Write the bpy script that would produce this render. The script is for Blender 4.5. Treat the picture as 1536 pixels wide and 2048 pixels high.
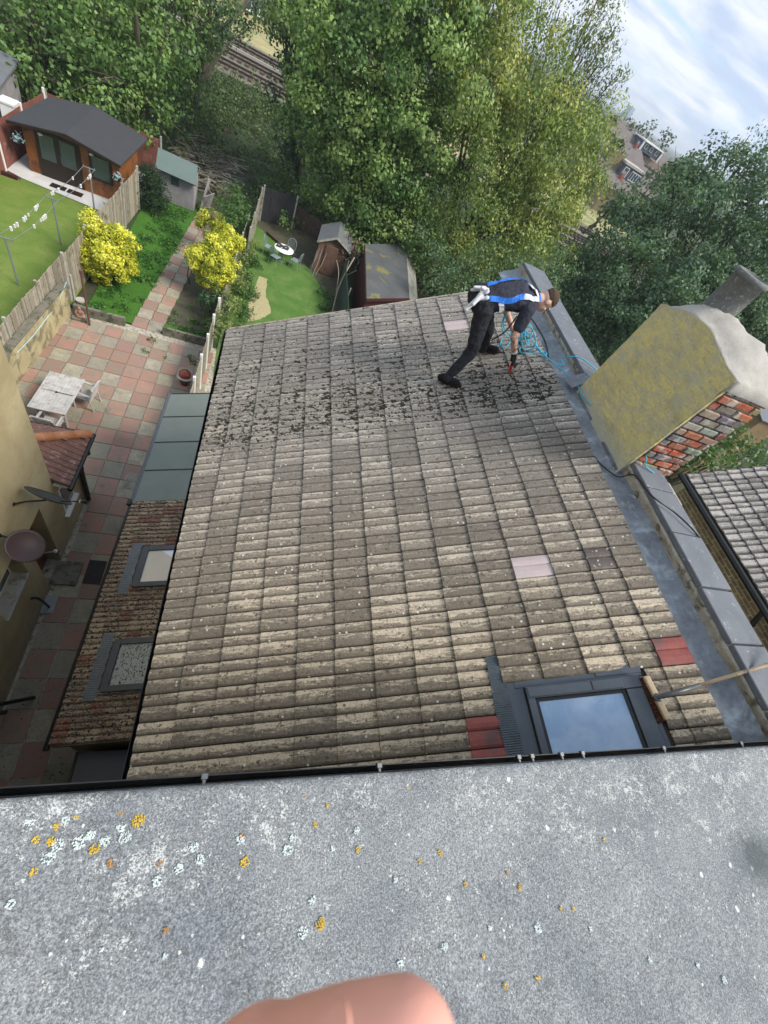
import bpy, bmesh, math, random
import numpy as np
from mathutils import Vector, Matrix, Euler
S = bpy.context.scene
for o in list(bpy.data.objects): bpy.data.objects.remove(o)
COL = S.collection
random.seed(7)
# ------------------------------------------------------------------ camera
cam = bpy.data.cameras.new('camera'); camo = bpy.data.objects.new('camera', cam); COL.objects.link(camo)
cam.sensor_fit = 'VERTICAL'; cam.sensor_height = 24; cam.sensor_width = 18; cam.lens = 9.6987
cam.clip_start = 0.01; cam.clip_end = 12000
cr = Vector((0.91895379, -0.08185308, 0.38577714)); cu = Vector((-0.15329714, 0.82714991, 0.54066904)); cf = Vector((0.36335095, 0.55598839, -0.74756471))
CP = Vector((0, 0, 12))
m = Matrix((cr, cu, -cf)).transposed().to_4x4(); m.translation = CP
camo.matrix_world = m
cam.dof.use_dof = True; cam.dof.focus_distance = 4.5; cam.dof.aperture_fstop = 11
S.camera = camo
# ------------------------------------------------------------------ world and sun
SUN_EL = math.radians(48); SUN_AZ = math.radians(118)      # azimuth measured from +Y towards +X
w = bpy.data.worlds.new('World'); S.world = w; w.use_nodes = True
nt = w.node_tree; N = nt.nodes; L = nt.links; N.clear()
def nn(t, **k):
    n = N.new(t)
    for a, b in k.items(): setattr(n, a, b)
    return n
sky = nn('ShaderNodeTexSky'); sky.sky_type = 'NISHITA'; sky.sun_disc = False
sky.sun_elevation = SUN_EL; sky.sun_rotation = SUN_AZ; sky.altitude = 50; sky.dust_density = 2.0; sky.ozone_density = 1.5
tc = nn('ShaderNodeTexCoord'); sp = nn('ShaderNodeSeparateXYZ'); L.new(tc.outputs['Generated'], sp.inputs[0])
ab = nn('ShaderNodeMath', operation='MAXIMUM'); L.new(sp.outputs['Z'], ab.inputs[0]); ab.inputs[1].default_value = 0.0
zz = nn('ShaderNodeMath', operation='ADD'); L.new(ab.outputs[0], zz.inputs[0]); zz.inputs[1].default_value = 0.16
dv = nn('ShaderNodeVectorMath', operation='DIVIDE'); cb = nn('ShaderNodeCombineXYZ')
for i in range(3): L.new(zz.outputs[0], cb.inputs[i])
L.new(tc.outputs['Generated'], dv.inputs[0]); L.new(cb.outputs[0], dv.inputs[1])
mp = nn('ShaderNodeMapping'); mp.inputs['Rotation'].default_value = (0, 0, 0.9); mp.inputs['Scale'].default_value = (0.75, 1.1, 1.0); L.new(dv.outputs[0], mp.inputs[0])
n1 = nn('ShaderNodeTexNoise'); n1.inputs['Scale'].default_value = 1.25; n1.inputs['Detail'].default_value = 9; n1.inputs['Roughness'].default_value = 0.52; n1.inputs['Distortion'].default_value = 0.5
L.new(mp.outputs[0], n1.inputs[0])
r1 = nn('ShaderNodeValToRGB'); L.new(n1.outputs[0], r1.inputs[0])
r1.color_ramp.elements[0].position = 0.34; r1.color_ramp.elements[0].color = (0, 0, 0, 1)
r1.color_ramp.elements[1].position = 0.50; r1.color_ramp.elements[1].color = (1, 1, 1, 1)
n2 = nn('ShaderNodeTexNoise'); n2.inputs['Scale'].default_value = 2.1; n2.inputs['Detail'].default_value = 7; n2.inputs['Roughness'].default_value = 0.5; n2.inputs['Distortion'].default_value = 0.3
L.new(mp.outputs[0], n2.inputs[0])
r2 = nn('ShaderNodeValToRGB'); L.new(n2.outputs[0], r2.inputs[0])
r2.color_ramp.elements[0].position = 0.40; r2.color_ramp.elements[0].color = (3.5, 4.25, 5.6, 1)
r2.color_ramp.elements[1].position = 0.60; r2.color_ramp.elements[1].color = (5.9, 6.15, 6.5, 1)
mx = nn('ShaderNodeMix', data_type='RGBA'); L.new(r1.outputs[0], mx.inputs[0]); mxs = nn('ShaderNodeMix', data_type='RGBA'); mxs.inputs[0].default_value = 0.75; L.new(sky.outputs[0], mxs.inputs[6]); mxs.inputs[7].default_value = (3.9, 5.3, 6.9, 1); L.new(mxs.outputs[2], mx.inputs[6]); L.new(r2.outputs[0], mx.inputs[7])
bg = nn('ShaderNodeBackground'); bg.inputs[1].default_value = 0.1; L.new(mx.outputs[2], bg.inputs[0])
wo = nn('ShaderNodeOutputWorld'); L.new(bg.outputs[0], wo.inputs[0])
sl = bpy.data.lights.new('sun', 'SUN'); sl.energy = 3.0; sl.angle = math.radians(22); sl.color = (1.0, 0.93, 0.82)
so = bpy.data.objects.new('sun', sl); COL.objects.link(so)
sd = Vector((math.sin(SUN_AZ)*math.cos(SUN_EL), math.cos(SUN_AZ)*math.cos(SUN_EL), math.sin(SUN_EL)))
so.rotation_euler = sd.to_track_quat('Z', 'Y').to_euler(); so.location = (20, 20, 60)
vs = S.view_settings; vs.view_transform = 'Standard'; vs.look = 'None'; vs.gamma = 1; vs.exposure = 0.82; vs.use_curve_mapping = False
S.render.engine = 'CYCLES'; S.cycles.max_bounces = 6; S.cycles.transparent_max_bounces = 8

# ------------------------------------------------------------------ material helpers
def mat(name):
    m = bpy.data.materials.new(name); m.use_nodes = True; t = m.node_tree
    b = t.nodes['Principled BSDF']; return m, t, b
def node(t, kind, ins=None, **k):
    n = t.nodes.new(kind)
    for a, v in k.items(): setattr(n, a, v)
    for a, v in (ins or {}).items():
        if isinstance(v, bpy.types.NodeSocket): t.links.new(v, n.inputs[a])
        else: n.inputs[a].default_value = v
    return n
def noise(t, vec, scale, detail=4, rough=0.55, dist=0.0):
    return node(t, 'ShaderNodeTexNoise', {'Vector': vec, 'Scale': scale, 'Detail': detail, 'Roughness': rough, 'Distortion': dist}).outputs[0]
def ramp(t, fac, *st):
    n = node(t, 'ShaderNodeValToRGB', {0: fac}); e = n.color_ramp.elements
    while len(e) < len(st): e.new(0.5)
    for i, (p, c) in enumerate(st):
        e[i].position = p; e[i].color = (c, c, c, 1) if isinstance(c, (int, float)) else (*c, 1)
    return n.outputs[0]
def mixc(t, fac, a, b, mode='MIX'):
    n = node(t, 'ShaderNodeMix', data_type='RGBA', blend_type=mode)
    for i, v in ((0, fac), (6, a), (7, b)):
        if isinstance(v, bpy.types.NodeSocket): t.links.new(v, n.inputs[i])
        else: n.inputs[i].default_value = v if i == 0 else (*v, 1)
    return n.outputs[2]
def math_(t, op, a, b=0.0, clamp=False):
    n = node(t, 'ShaderNodeMath', operation=op, use_clamp=clamp)
    for i, v in ((0, a), (1, b)):
        if isinstance(v, bpy.types.NodeSocket): t.links.new(v, n.inputs[i])
        else: n.inputs[i].default_value = v
    return n.outputs[0]
def objc(t): return node(t, 'ShaderNodeTexCoord').outputs['Object']
def mapv(t, v, scale=(1, 1, 1), rot=(0, 0, 0)):
    return node(t, 'ShaderNodeMapping', {'Vector': v, 'Scale': scale, 'Rotation': rot}).outputs[0]
def bump(t, b, h, strength=0.4, dist=0.01):
    n = node(t, 'ShaderNodeBump', {'Height': h, 'Strength': strength, 'Distance': dist}); t.links.new(n.outputs[0], b.inputs['Normal'])
def setc(t, b, c):
    if isinstance(c, bpy.types.NodeSocket): t.links.new(c, b.inputs['Base Color'])
    else: b.inputs['Base Color'].default_value = (*c, 1)
def plain(name, c, rough=0.6, var=0.35, scale=6.0, fine=40.0, bm=0.3, bd=0.004, metal=0.0, dirt=None, attr=False, spec=0.4):
    """weathered surface: colour varied by coarse and fine noise, optional dirt colour in patches"""
    m, t, b = mat(name); v = objc(t)
    n1 = noise(t, v, scale, 6, 0.6); n2 = noise(t, v, fine, 5, 0.65)
    f = math_(t, 'ADD', math_(t, 'MULTIPLY', n1, 0.6), math_(t, 'MULTIPLY', n2, 0.4))
    k = ramp(t, f, (0.3, 1-var), (0.7, 1+var*0.6))
    base = node(t, 'ShaderNodeAttribute', attribute_name='Col').outputs[0] if attr else c
    col = mixc(t, 1.0, base, k, 'MULTIPLY')
    if dirt:
        dc, lo, hi, ds = dirt
        col = mixc(t, ramp(t, noise(t, v, ds, 7, 0.65, 0.4), (lo, 0.0), (hi, 1.0)), col, dc)
    setc(t, b, col); b.inputs['Roughness'].default_value = rough; b.inputs['Metallic'].default_value = metal
    b.inputs['Specular IOR Level'].default_value = spec
    if bm: bump(t, b, f, bm, bd)
    return m
def leafmat(name, trans=0.3, rough=0.5):
    m, t, b = mat(name); a = node(t, 'ShaderNodeAttribute', attribute_name='Col').outputs[0]
    setc(t, b, a); b.inputs['Roughness'].default_value = rough; b.inputs['Specular IOR Level'].default_value = 0.35
    tr = node(t, 'ShaderNodeBsdfTranslucent', {'Color': mixc(t, 1.0, a, (1.25, 1.35, 0.6), 'MULTIPLY')})
    ms = node(t, 'ShaderNodeMixShader', {0: trans, 1: b.outputs[0], 2: tr.outputs[0]})
    t.links.new(ms.outputs[0], t.nodes['Material Output'].inputs[0]); return m
M = {}
# ------------------------------------------------------------------ mesh helpers
class MB:
    def __init__(s): s.v = []; s.f = []; s.c = []; s.cur = (0.5, 0.5, 0.5)
    def add(s, vs, fs, col=None):
        n = len(s.v); s.v.extend(tuple(p) for p in vs)
        for f in fs: s.f.append(tuple(i+n for i in f)); s.c.append(col or s.cur)
        return s
    def box(s, a, b, col=None, rz=0.0, at=None):
        (x0, y0, z0), (x1, y1, z1) = a, b
        vs = [(x0, y0, z0), (x1, y0, z0), (x1, y1, z0), (x0, y1, z0), (x0, y0, z1), (x1, y0, z1), (x1, y1, z1), (x0, y1, z1)]
        return s.add(vs, [(0, 3, 2, 1), (4, 5, 6, 7), (0, 1, 5, 4), (1, 2, 6, 5), (2, 3, 7, 6), (3, 0, 4, 7)], col)
    def bar(s, p, q, w, h, up=(0, 0, 1), col=None):
        p = Vector(p); q = Vector(q); d = (q-p).normalized(); up = Vector(up)
        if abs(d.dot(up)) > 0.98: up = Vector((1, 0, 0))
        sx = d.cross(up).normalized()*w/2; sy = sx.cross(d).normalized()*h/2
        vs = [p-sx-sy, p+sx-sy, p+sx+sy, p-sx+sy, q-sx-sy, q+sx-sy, q+sx+sy, q-sx+sy]
        return s.add(vs, [(0, 3, 2, 1), (4, 5, 6, 7), (0, 1, 5, 4), (1, 2, 6, 5), (2, 3, 7, 6), (3, 0, 4, 7)], col)
    def tube(s, pts, r, n=8, col=None, caps=True):
        P = [Vector(p) for p in pts]; rs = r if isinstance(r, (list, tuple)) else [r]*len(P)
        vs = []; prev = None
        for i, p in enumerate(P):
            d = (P[min(i+1, len(P)-1)]-P[max(i-1, 0)])
            d = d.normalized() if d.length > 1e-9 else Vector((0, 0, 1))
            if prev is None: a = d.orthogonal().normalized()
            else:
                a = prev-d*prev.dot(d); a = a.normalized() if a.length > 1e-6 else d.orthogonal().normalized()
            prev = a; b_ = d.cross(a)
            for k in range(n):
                an = 2*math.pi*k/n; vs.append(p+(a*math.cos(an)+b_*math.sin(an))*rs[i])
        fs = [(i*n+k, i*n+(k+1) % n, (i+1)*n+(k+1) % n, (i+1)*n+k) for i in range(len(P)-1) for k in range(n)]
        if caps: fs += [tuple(range(n-1, -1, -1)), tuple((len(P)-1)*n+k for k in range(n))]
        return s.add(vs, fs, col)
    def lathe(s, c, prof, n=20, col=None, axis=None):
        c = Vector(c); ax = Vector(axis).normalized() if axis else Vector((0, 0, 1)); a = ax.orthogonal().normalized(); b_ = ax.cross(a)
        vs = [c+ax*h+(a*math.cos(2*math.pi*k/n)+b_*math.sin(2*math.pi*k/n))*r for r, h in prof for k in range(n)]
        fs = [(i*n+k, i*n+(k+1) % n, (i+1)*n+(k+1) % n, (i+1)*n+k) for i in range(len(prof)-1) for k in range(n)]
        fs += [tuple(range(n-1, -1, -1)), tuple((len(prof)-1)*n+k for k in range(n))]
        return s.add(vs, fs, col)
    def blob(s, c, r, col=None, sq=(1, 1, 1), seed=0, lv=1, rough=0.15):
        bm_ = bmesh.new(); bmesh.ops.create_icosphere(bm_, subdivisions=lv, radius=1.0); rn = random.Random(seed)
        vs = [Vector(c)+Vector((v.co.x*sq[0], v.co.y*sq[1], v.co.z*sq[2]))*r*(1+rn.uniform(-rough, rough)) for v in bm_.verts]
        fs = [tuple(v.index for v in f.verts) for f in bm_.faces]; bm_.free(); return s.add(vs, fs, col)
    def prism(s, poly, z0, z1, col=None):
        n = len(poly); vs = [(x, y, z0) for x, y in poly]+[(x, y, z1) for x, y in poly]
        return s.add(vs, [tuple(range(n-1, -1, -1)), tuple(range(n, 2*n))]+[(i, (i+1) % n, n+(i+1) % n, n+i) for i in range(n)], col)
    def build(s, name, m, parent=None, smooth=False, bevel=0.0, seg=1):
        me = bpy.data.meshes.new(name); me.from_pydata(s.v, [], s.f); me.validate(); me.update()
        if len(me.polygons) == len(s.f):
            at = me.attributes.new('Col', 'FLOAT_COLOR', 'FACE')
            at.data.foreach_set('color', np.array([(*c, 1.0) for c in s.c], dtype=np.float32).ravel())
        if m: me.materials.append(m)
        o = bpy.data.objects.new(name, me); COL.objects.link(o)
        if parent: o.parent = parent; o.matrix_parent_inverse = parent.matrix_world.inverted()
        if smooth:
            me.polygons.foreach_set('use_smooth', [True]*len(me.polygons))
        if bevel:
            md = o.modifiers.new('bevel', 'BEVEL'); md.width = bevel; md.segments = seg; md.limit_method = 'ANGLE'
        return o
def empty(name, loc, label=None, cat=None, group=None):
    o = bpy.data.objects.new(name, None); COL.objects.link(o); o.location = loc; o.empty_display_size = 0.2
    o.matrix_world = Matrix.Translation(Vector(loc))
    tag(o, label, cat, group); return o
def tag(o, label=None, cat=None, group=None, kind=None):
    if label: o['label'] = label
    if cat: o['category'] = cat
    if group: o['group'] = group
    if kind: o['kind'] = kind
    return o
def smoothpts(pts, k=6):
    P = [Vector(p) for p in pts]; out = []
    for i in range(len(P)-1):
        p0, p1, p2, p3 = P[max(i-1, 0)], P[i], P[i+1], P[min(i+2, len(P)-1)]
        for j in range(k):
            t = j/k; out.append(0.5*((2*p1)+(-p0+p2)*t+(2*p0-5*p1+4*p2-p3)*t*t+(-p0+3*p1-3*p2+p3)*t**3))
    out.append(P[-1]); return out
def npmesh(name, V, F, C, m, parent=None, smooth=False):
    """big quad mesh from arrays: V (n,3), F (k,4), C (k,3) face colours"""
    me = bpy.data.meshes.new(name); nv, nf = len(V), len(F)
    me.vertices.add(nv); me.vertices.foreach_set('co', V.astype(np.float32).ravel())
    me.loops.add(nf*4); me.loops.foreach_set('vertex_index', F.astype(np.int32).ravel())
    me.polygons.add(nf); me.polygons.foreach_set('loop_start', np.arange(nf, dtype=np.int32)*4); me.polygons.foreach_set('loop_total', np.full(nf, 4, dtype=np.int32))
    me.update(calc_edges=True)
    at = me.attributes.new('Col', 'FLOAT_COLOR', 'FACE'); at.data.foreach_set('color', np.concatenate([C, np.ones((nf, 1))], 1).astype(np.float32).ravel())
    me.materials.append(m); o = bpy.data.objects.new(name, me); COL.objects.link(o)
    if parent: o.parent = parent; o.matrix_parent_inverse = parent.matrix_world.inverted()
    return o
# ------------------------------------------------------------------ surfaces
def tile_mat(name, dark, tan, moss=True, spots=True, green=None, mossall=0.0, tanamt=0.5, fade=True):
    m, t, b = mat(name); v = objc(t)
    a = node(t, 'ShaderNodeAttribute', attribute_name='T').outputs[0]; s = node(t, 'ShaderNodeSeparateColor', {0: a})
    R_, G_, B_ = s.outputs[0], s.outputs[1], s.outputs[2]; sy = node(t, 'ShaderNodeSeparateXYZ', {0: v}).outputs
    st = noise(t, mapv(t, v, (4.0, 22, 4.0)), 2.4, 8, 0.7, 0.3); big = noise(t, v, 1.1, 4, 0.6)
    fine = noise(t, v, 55, 6, 0.75); grit = noise(t, v, 260, 3, 0.7)
    f = math_(t, 'ADD', math_(t, 'MULTIPLY', G_, 0.24), math_(t, 'MULTIPLY', st, 0.86))
    f = math_(t, 'ADD', f, math_(t, 'MULTIPLY', math_(t, 'SUBTRACT', R_, 0.5), 0.12))
    f = math_(t, 'ADD', f, math_(t, 'MULTIPLY', math_(t, 'SUBTRACT', big, 0.5), 0.30))
    f = math_(t, 'ADD', f, math_(t, 'MULTIPLY', math_(t, 'SUBTRACT', fine, 0.5), 0.22))
    if fade:                                             # newer looking, warmer and paler crust low on the roof near the house, greyer away from it
        yy = math_(t, 'MULTIPLY', sy[1], 0.17)
        f = math_(t, 'ADD', f, ramp(t, yy, (0.0, 0.10), (0.16, 0.07), (0.30, 0.0)))
        pale = mixc(t, ramp(t, yy, (0.10, 0.0), (0.50, 1.0)), tan, (0.45, 0.41, 0.355)); base_ = mixc(t, ramp(t, yy, (0.15, 0.0), (0.75, 1.0)), dark, (0.235, 0.222, 0.208))
    else: pale, base_ = tan, dark
    th = 0.80-tanamt*0.25
    col = mixc(t, ramp(t, f, (th-0.11, 0.0), (th-0.01, 0.35), (th+0.03, 1.0)), base_, pale)
    col = mixc(t, 1.0, col, ramp(t, R_, (0.0, 0.86), (1.0, 1.12)), 'MULTIPLY')
    col = mixc(t, 1.0, col, ramp(t, fine, (0.28, 0.62), (0.5, 1.0), (0.72, 1.30)), 'MULTIPLY')
    col = mixc(t, 1.0, col, ramp(t, grit, (0.3, 0.72), (0.7, 1.26)), 'MULTIPLY')
    col = mixc(t, ramp(t, noise(t, v, 30, 5, 0.65), (0.59, 0.0), (0.62, 0.85)), col, tuple(x*0.4 for x in dark))
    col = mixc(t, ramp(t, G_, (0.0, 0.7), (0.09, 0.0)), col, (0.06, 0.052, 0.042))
    if green: col = mixc(t, ramp(t, noise(t, v, 5, 6, 0.6), (0.42, 0.0), (0.62, 0.8)), col, green)
    if spots:
        for sc, th, c, seedv in ((19, 0.10, (0.62, 0.62, 0.57), 0.0), (9, 0.055, (0.66, 0.66, 0.62), 7.3)):
            vo = node(t, 'ShaderNodeTexVoronoi', {'Vector': mapv(t, v, (1, 1, 1.2)), 'Scale': sc, 'Randomness': 1.0})
            cs = node(t, 'ShaderNodeSeparateColor', {0: vo.outputs['Color']}).outputs
            sz = ramp(t, cs[0], (0.72, 0.0), (0.86, 1.0)); ds = math_(t, 'SUBTRACT', math_(t, 'MULTIPLY', sz, th*1.9), math_(t, 'ADD', vo.outputs['Distance'], math_(t, 'MULTIPLY', math_(t, 'SUBTRACT', fine, 0.5), 0.12)))
            col = mixc(t, ramp(t, ds, (0.0, 0.0), (0.02, 0.85)), col, c)
    if moss:
        wgt = ramp(t, math_(t, 'MULTIPLY', sy[1], 0.1), (0.0, 0.0), (0.29, 0.1), (0.345, 0.85), (0.375, 1.03), (0.42, 0.88), (0.50, 0.70), (0.6, 0.5)) if not mossall else None
        mn = noise(t, mapv(t, v, (13, 19, 13)), 1.3, 5, 0.58, 0.15)
        if wgt: mm = math_(t, 'ADD', mn, math_(t, 'MULTIPLY', math_(t, 'SUBTRACT', wgt, 1.0), 0.22))
        else: mm = math_(t, 'ADD', mn, mossall-0.1)
        mk = ramp(t, mm, (0.54, 0.0), (0.565, 1.0)); mk2 = ramp(t, mm, (0.49, 0.0), (0.52, 1.0), (0.55, 0.0))
        col = mixc(t, math_(t, 'MULTIPLY', mk2, 0.6), col, (0.52, 0.49, 0.43)); col = mixc(t, mk, col, mixc(t, fine, (0.018, 0.017, 0.012), (0.055, 0.05, 0.034)))
        h = math_(t, 'ADD', math_(t, 'MULTIPLY', mk, 1.2), fine)
    else: h = math_(t, 'ADD', fine, math_(t, 'MULTIPLY', grit, 0.3))
    setc(t, b, col); b.inputs['Roughness'].default_value = 0.9; b.inputs['Specular IOR Level'].default_value = 0.2
    bump(t, b, h, 0.55, 0.006); return m
M['tile'] = tile_mat('concrete_tile', (0.19, 0.162, 0.128), (0.50, 0.42, 0.31), tanamt=0.46)
M['tile_new'] = plain('pale_pink_tile', (0.45, 0.375, 0.38), 0.7, 0.15, 8, 60)
M['tile_red'] = plain('red_tile', (0.27, 0.075, 0.065), 0.7, 0.35, 9, 50, dirt=((0.12, 0.07, 0.07), 0.5, 0.66, 5))
M['tile_black'] = plain('blackened_tile', (0.11, 0.09, 0.08), 0.6, 0.4, 9, 60, dirt=((0.5, 0.5, 0.48), 0.60, 0.64, 26))
M['tile_ext'] = tile_mat('mottled_old_tile', (0.13, 0.085, 0.06), (0.36, 0.28, 0.19), mossall=0.09, tanamt=0.75, fade=False, spots=False)
M['tile_right'] = tile_mat('neighbour_tile', (0.16, 0.15, 0.14), (0.38, 0.355, 0.33), moss=False, tanamt=0.8, fade=False)
M['tile_brown'] = plain('red_brown_tile', (0.17, 0.085, 0.065), 0.75, 0.35, 5, 50, dirt=((0.34, 0.27, 0.24), 0.56, 0.7, 7))
M['ridge'] = plain('orange_hip_tile', (0.38, 0.16, 0.075), 0.75, 0.3, 9, 60, dirt=((0.45, 0.38, 0.33), 0.6, 0.7, 30))
M['lead'] = plain('lead_sheet', (0.19, 0.21, 0.235), 0.45, 0.55, 3.2, 22, metal=0.3, dirt=((0.40, 0.46, 0.48), 0.54, 0.74, 4.5), bm=0.35, bd=0.008)
M['slate'] = plain('coping_slab', (0.125, 0.138, 0.158), 0.75, 0.28, 4, 55, dirt=((0.33, 0.34, 0.34), 0.62, 0.68, 16))
M['mortar'] = plain('weathered_mortar', (0.40, 0.37, 0.31), 0.95, 0.45, 7, 45, dirt=((0.12, 0.11, 0.08), 0.52, 0.62, 9), bm=0.9, bd=0.02)
M['cream'] = plain('cream_mortar', (0.38, 0.36, 0.325), 0.9, 0.28, 6, 70, bm=0.7, bd=0.01, dirt=((0.36, 0.34, 0.31), 0.55, 0.7, 8))
M['brickattr'] = plain('brick', (0, 0, 0), 0.9, 0.5, 14, 90, bm=0.8, bd=0.008, attr=True, dirt=((0.40, 0.37, 0.31), 0.53, 0.62, 9))
M['attr'] = plain('painted', (0, 0, 0), 0.7, 0.3, 8, 60, attr=True)
M['pipe'] = plain('black_plastic', (0.012, 0.013, 0.014), 0.35, 0.5, 12, 80, bm=0.1)
M['greypipe'] = plain('grey_plastic', (0.09, 0.10, 0.11), 0.4, 0.35, 8, 60, bm=0.1)
M['frame'] = plain('grey_painted_metal', (0.085, 0.10, 0.12), 0.42, 0.2, 5, 60, metal=0.3, bm=0.1)
M['apron'] = plain('pleated_lead_apron', (0.15, 0.18, 0.21), 0.5, 0.3, 8, 60, metal=0.4)
M['white'] = plain('white_paint', (0.75, 0.75, 0.73), 0.5, 0.12, 6, 60, bm=0.1)
M['clip'] = plain('galvanised_clip', (0.16, 0.17, 0.18), 0.4, 0.2, metal=0.8)
def limechimney():
    m, t, b = mat('lichened_render'); v = objc(t)
    st = noise(t, mapv(t, v, (2, 2, 7), (0.75, 0, 0)), 3.0, 8, 0.68, 0.6); f2 = noise(t, v, 38, 7, 0.75); f3 = noise(t, v, 4.5, 6, 0.62, 0.5)
    col = mixc(t, ramp(t, math_(t, 'ADD', math_(t, 'MULTIPLY', st, 0.55), math_(t, 'MULTIPLY', f2, 0.45)), (0.42, 0.0), (0.58, 1.0)), (0.44, 0.41, 0.28), (0.68, 0.57, 0.20))
    col = mixc(t, ramp(t, f3, (0.50, 0.0), (0.68, 0.8)), col, (0.44, 0.44, 0.33))
    col = mixc(t, ramp(t, noise(t, v, 60, 6, 0.8), (0.58, 0.0), (0.66, 0.7)), col, (0.55, 0.53, 0.40))
    col = mixc(t, ramp(t, noise(t, v, 2.4, 5, 0.6), (0.55, 0.0), (0.7, 0.6)), col, (0.20, 0.17, 0.08))
    pz = node(t, 'ShaderNodeSeparateXYZ', {0: v}).outputs[2]
    col = mixc(t, ramp(t, math_(t, 'ADD', math_(t, 'MULTIPLY', math_(t, 'SUBTRACT', pz, 10.1), 1.0), math_(t, 'MULTIPLY', f3, 0.25)), (0.16, 0.9), (0.30, 0.0)), col, (0.42, 0.42, 0.35))
    setc(t, b, col); b.inputs['Roughness'].default_value = 0.95; bump(t, b, math_(t, 'ADD', f2, st), 0.9, 0.012); return m
M['lime'] = limechimney()
def render_mat():
    m, t, b = mat('yellow_render'); v = objc(t)
    a = noise(t, v, 0.9, 6, 0.62, 0.5); c = noise(t, v, 7, 6, 0.65); f = noise(t, v, 60, 5, 0.7)
    col = mixc(t, ramp(t, a, (0.36, 0.0), (0.62, 1.0)), (0.35, 0.29, 0.165), (0.47, 0.40, 0.24))
    col = mixc(t, ramp(t, math_(t, 'ADD', math_(t, 'MULTIPLY', c, 0.6), math_(t, 'MULTIPLY', a, 0.4)), (0.54, 0.0), (0.66, 0.55)), col, (0.27, 0.26, 0.21))
    z = node(t, 'ShaderNodeSeparateXYZ', {0: v}).outputs[2]
    col = mixc(t, math_(t, 'MULTIPLY', ramp(t, z, (0.0, 1.0), (1.3, 0.0)), ramp(t, c, (0.40, 0.2), (0.6, 0.95))), col, (0.27, 0.25, 0.22))
    col = mixc(t, 1.0, col, ramp(t, f, (0.3, 0.85), (0.7, 1.12)), 'MULTIPLY')
    setc(t, b, col); b.inputs['Roughness'].default_value = 0.93; bump(t, b, math_(t, 'ADD', f, c), 0.5, 0.006); return m
M['render'] = render_mat()
def felt_mat():
    m, t, b = mat('lichened_felt'); v = objc(t)
    g = noise(t, v, 210, 3, 0.85); g2 = noise(t, v, 85, 5, 0.8); bl = noise(t, v, 3.2, 6, 0.62, 0.4); sm = noise(t, v, 16, 6, 0.65)
    col = mixc(t, ramp(t, bl, (0.35, 0.0), (0.65, 1.0)), (0.13, 0.142, 0.155), (0.195, 0.207, 0.216))
    col = mixc(t, ramp(t, sm, (0.58, 0.0), (0.72, 0.5)), col, (0.10, 0.10, 0.095))
    x, y, z = node(t, 'ShaderNodeSeparateXYZ', {0: v}).outputs
    edge = ramp(t, math_(t, 'ADD', y, 1.0), (1.006, 0.0), (1.034, 0.8)); col = mixc(t, edge, col, (0.27, 0.32, 0.35))
    col = mixc(t, 1.0, col, ramp(t, g, (0.30, 0.38), (0.48, 0.95), (0.66, 2.0)), 'MULTIPLY')
    col = mixc(t, 1.0, col, ramp(t, g2, (0.3, 0.62), (0.7, 1.38)), 'MULTIPLY')
    # pale crust: dense fine clusters, thicker towards the roof edge and to the right
    den = math_(t, 'ADD', ramp(t, math_(t, 'ADD', y, 1.0), (0.45, 0.0), (0.70, 0.35), (0.93, 1.0), (1.0, 0.75)), ramp(t, math_(t, 'MULTIPLY', x, 0.33), (0.3, 0.0), (0.6, 0.3)))
    wn = noise(t, v, 34, 6, 0.75, 0.3); wf = noise(t, v, 190, 4, 0.8)
    f = math_(t, 'ADD', math_(t, 'ADD', math_(t, 'MULTIPLY', wn, 0.55), math_(t, 'MULTIPLY', wf, 0.75)), math_(t, 'MULTIPLY', den, 0.075))
    f = math_(t, 'ADD', f, math_(t, 'MULTIPLY', math_(t, 'SUBTRACT', noise(t, v, 5, 4, 0.6), 0.5), 0.24))
    mk = ramp(t, f, (0.762, 0.0), (0.80, 0.8)); col = mixc(t, mk, col, (0.54, 0.56, 0.56))
    h = math_(t, 'ADD', g, mk)
    for sc, lo, hi, c in ((17, 0.88, 0.93, (0.66, 0.66, 0.64)), (44, 0.80, 0.9, (0.62, 0.62, 0.60))):
        vo = node(t, 'ShaderNodeTexVoronoi', {'Vector': v, 'Scale': sc}); cs = node(t, 'ShaderNodeSeparateColor', {0: vo.outputs['Color']}).outputs
        sz = math_(t, 'MULTIPLY', ramp(t, cs[0], (lo, 0.0), (hi, 1.0)), 0.16)
        wob = math_(t, 'MULTIPLY', math_(t, 'SUBTRACT', noise(t, v, 110, 4, 0.75), 0.5), 0.35)
        k = ramp(t, math_(t, 'SUBTRACT', sz, math_(t, 'ADD', vo.outputs['Distance'], wob)), (0.0, 0.0), (0.02, 0.9))
        col = mixc(t, math_(t, 'MULTIPLY', k, ramp(t, wf, (0.36, 0.15), (0.5, 1.0))), col, c); h = math_(t, 'ADD', h, math_(t, 'MULTIPLY', k, 0.6))
    # dark blurred oval patch by the right-hand side
    dx = math_(t, 'MULTIPLY', math_(t, 'SUBTRACT', x, 2.18), 5.5); dy = math_(t, 'MULTIPLY', math_(t, 'ADD', y, 0.34), 9.0)
    d = math_(t, 'SQRT', math_(t, 'ADD', math_(t, 'MULTIPLY', dx, dx), math_(t, 'MULTIPLY', dy, dy)))
    d = math_(t, 'ADD', d, math_(t, 'MULTIPLY', math_(t, 'SUBTRACT', sm, 0.5), 1.2)); col = mixc(t, ramp(t, d, (0.2, 0.75), (1.0, 0.0)), col, (0.05, 0.065, 0.07))
    setc(t, b, col); b.inputs['Roughness'].default_value = 0.85; b.inputs['Specular IOR Level'].default_value = 0.3; bump(t, b, h, 0.7, 0.0025); return m
M['felt'] = felt_mat()
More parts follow.
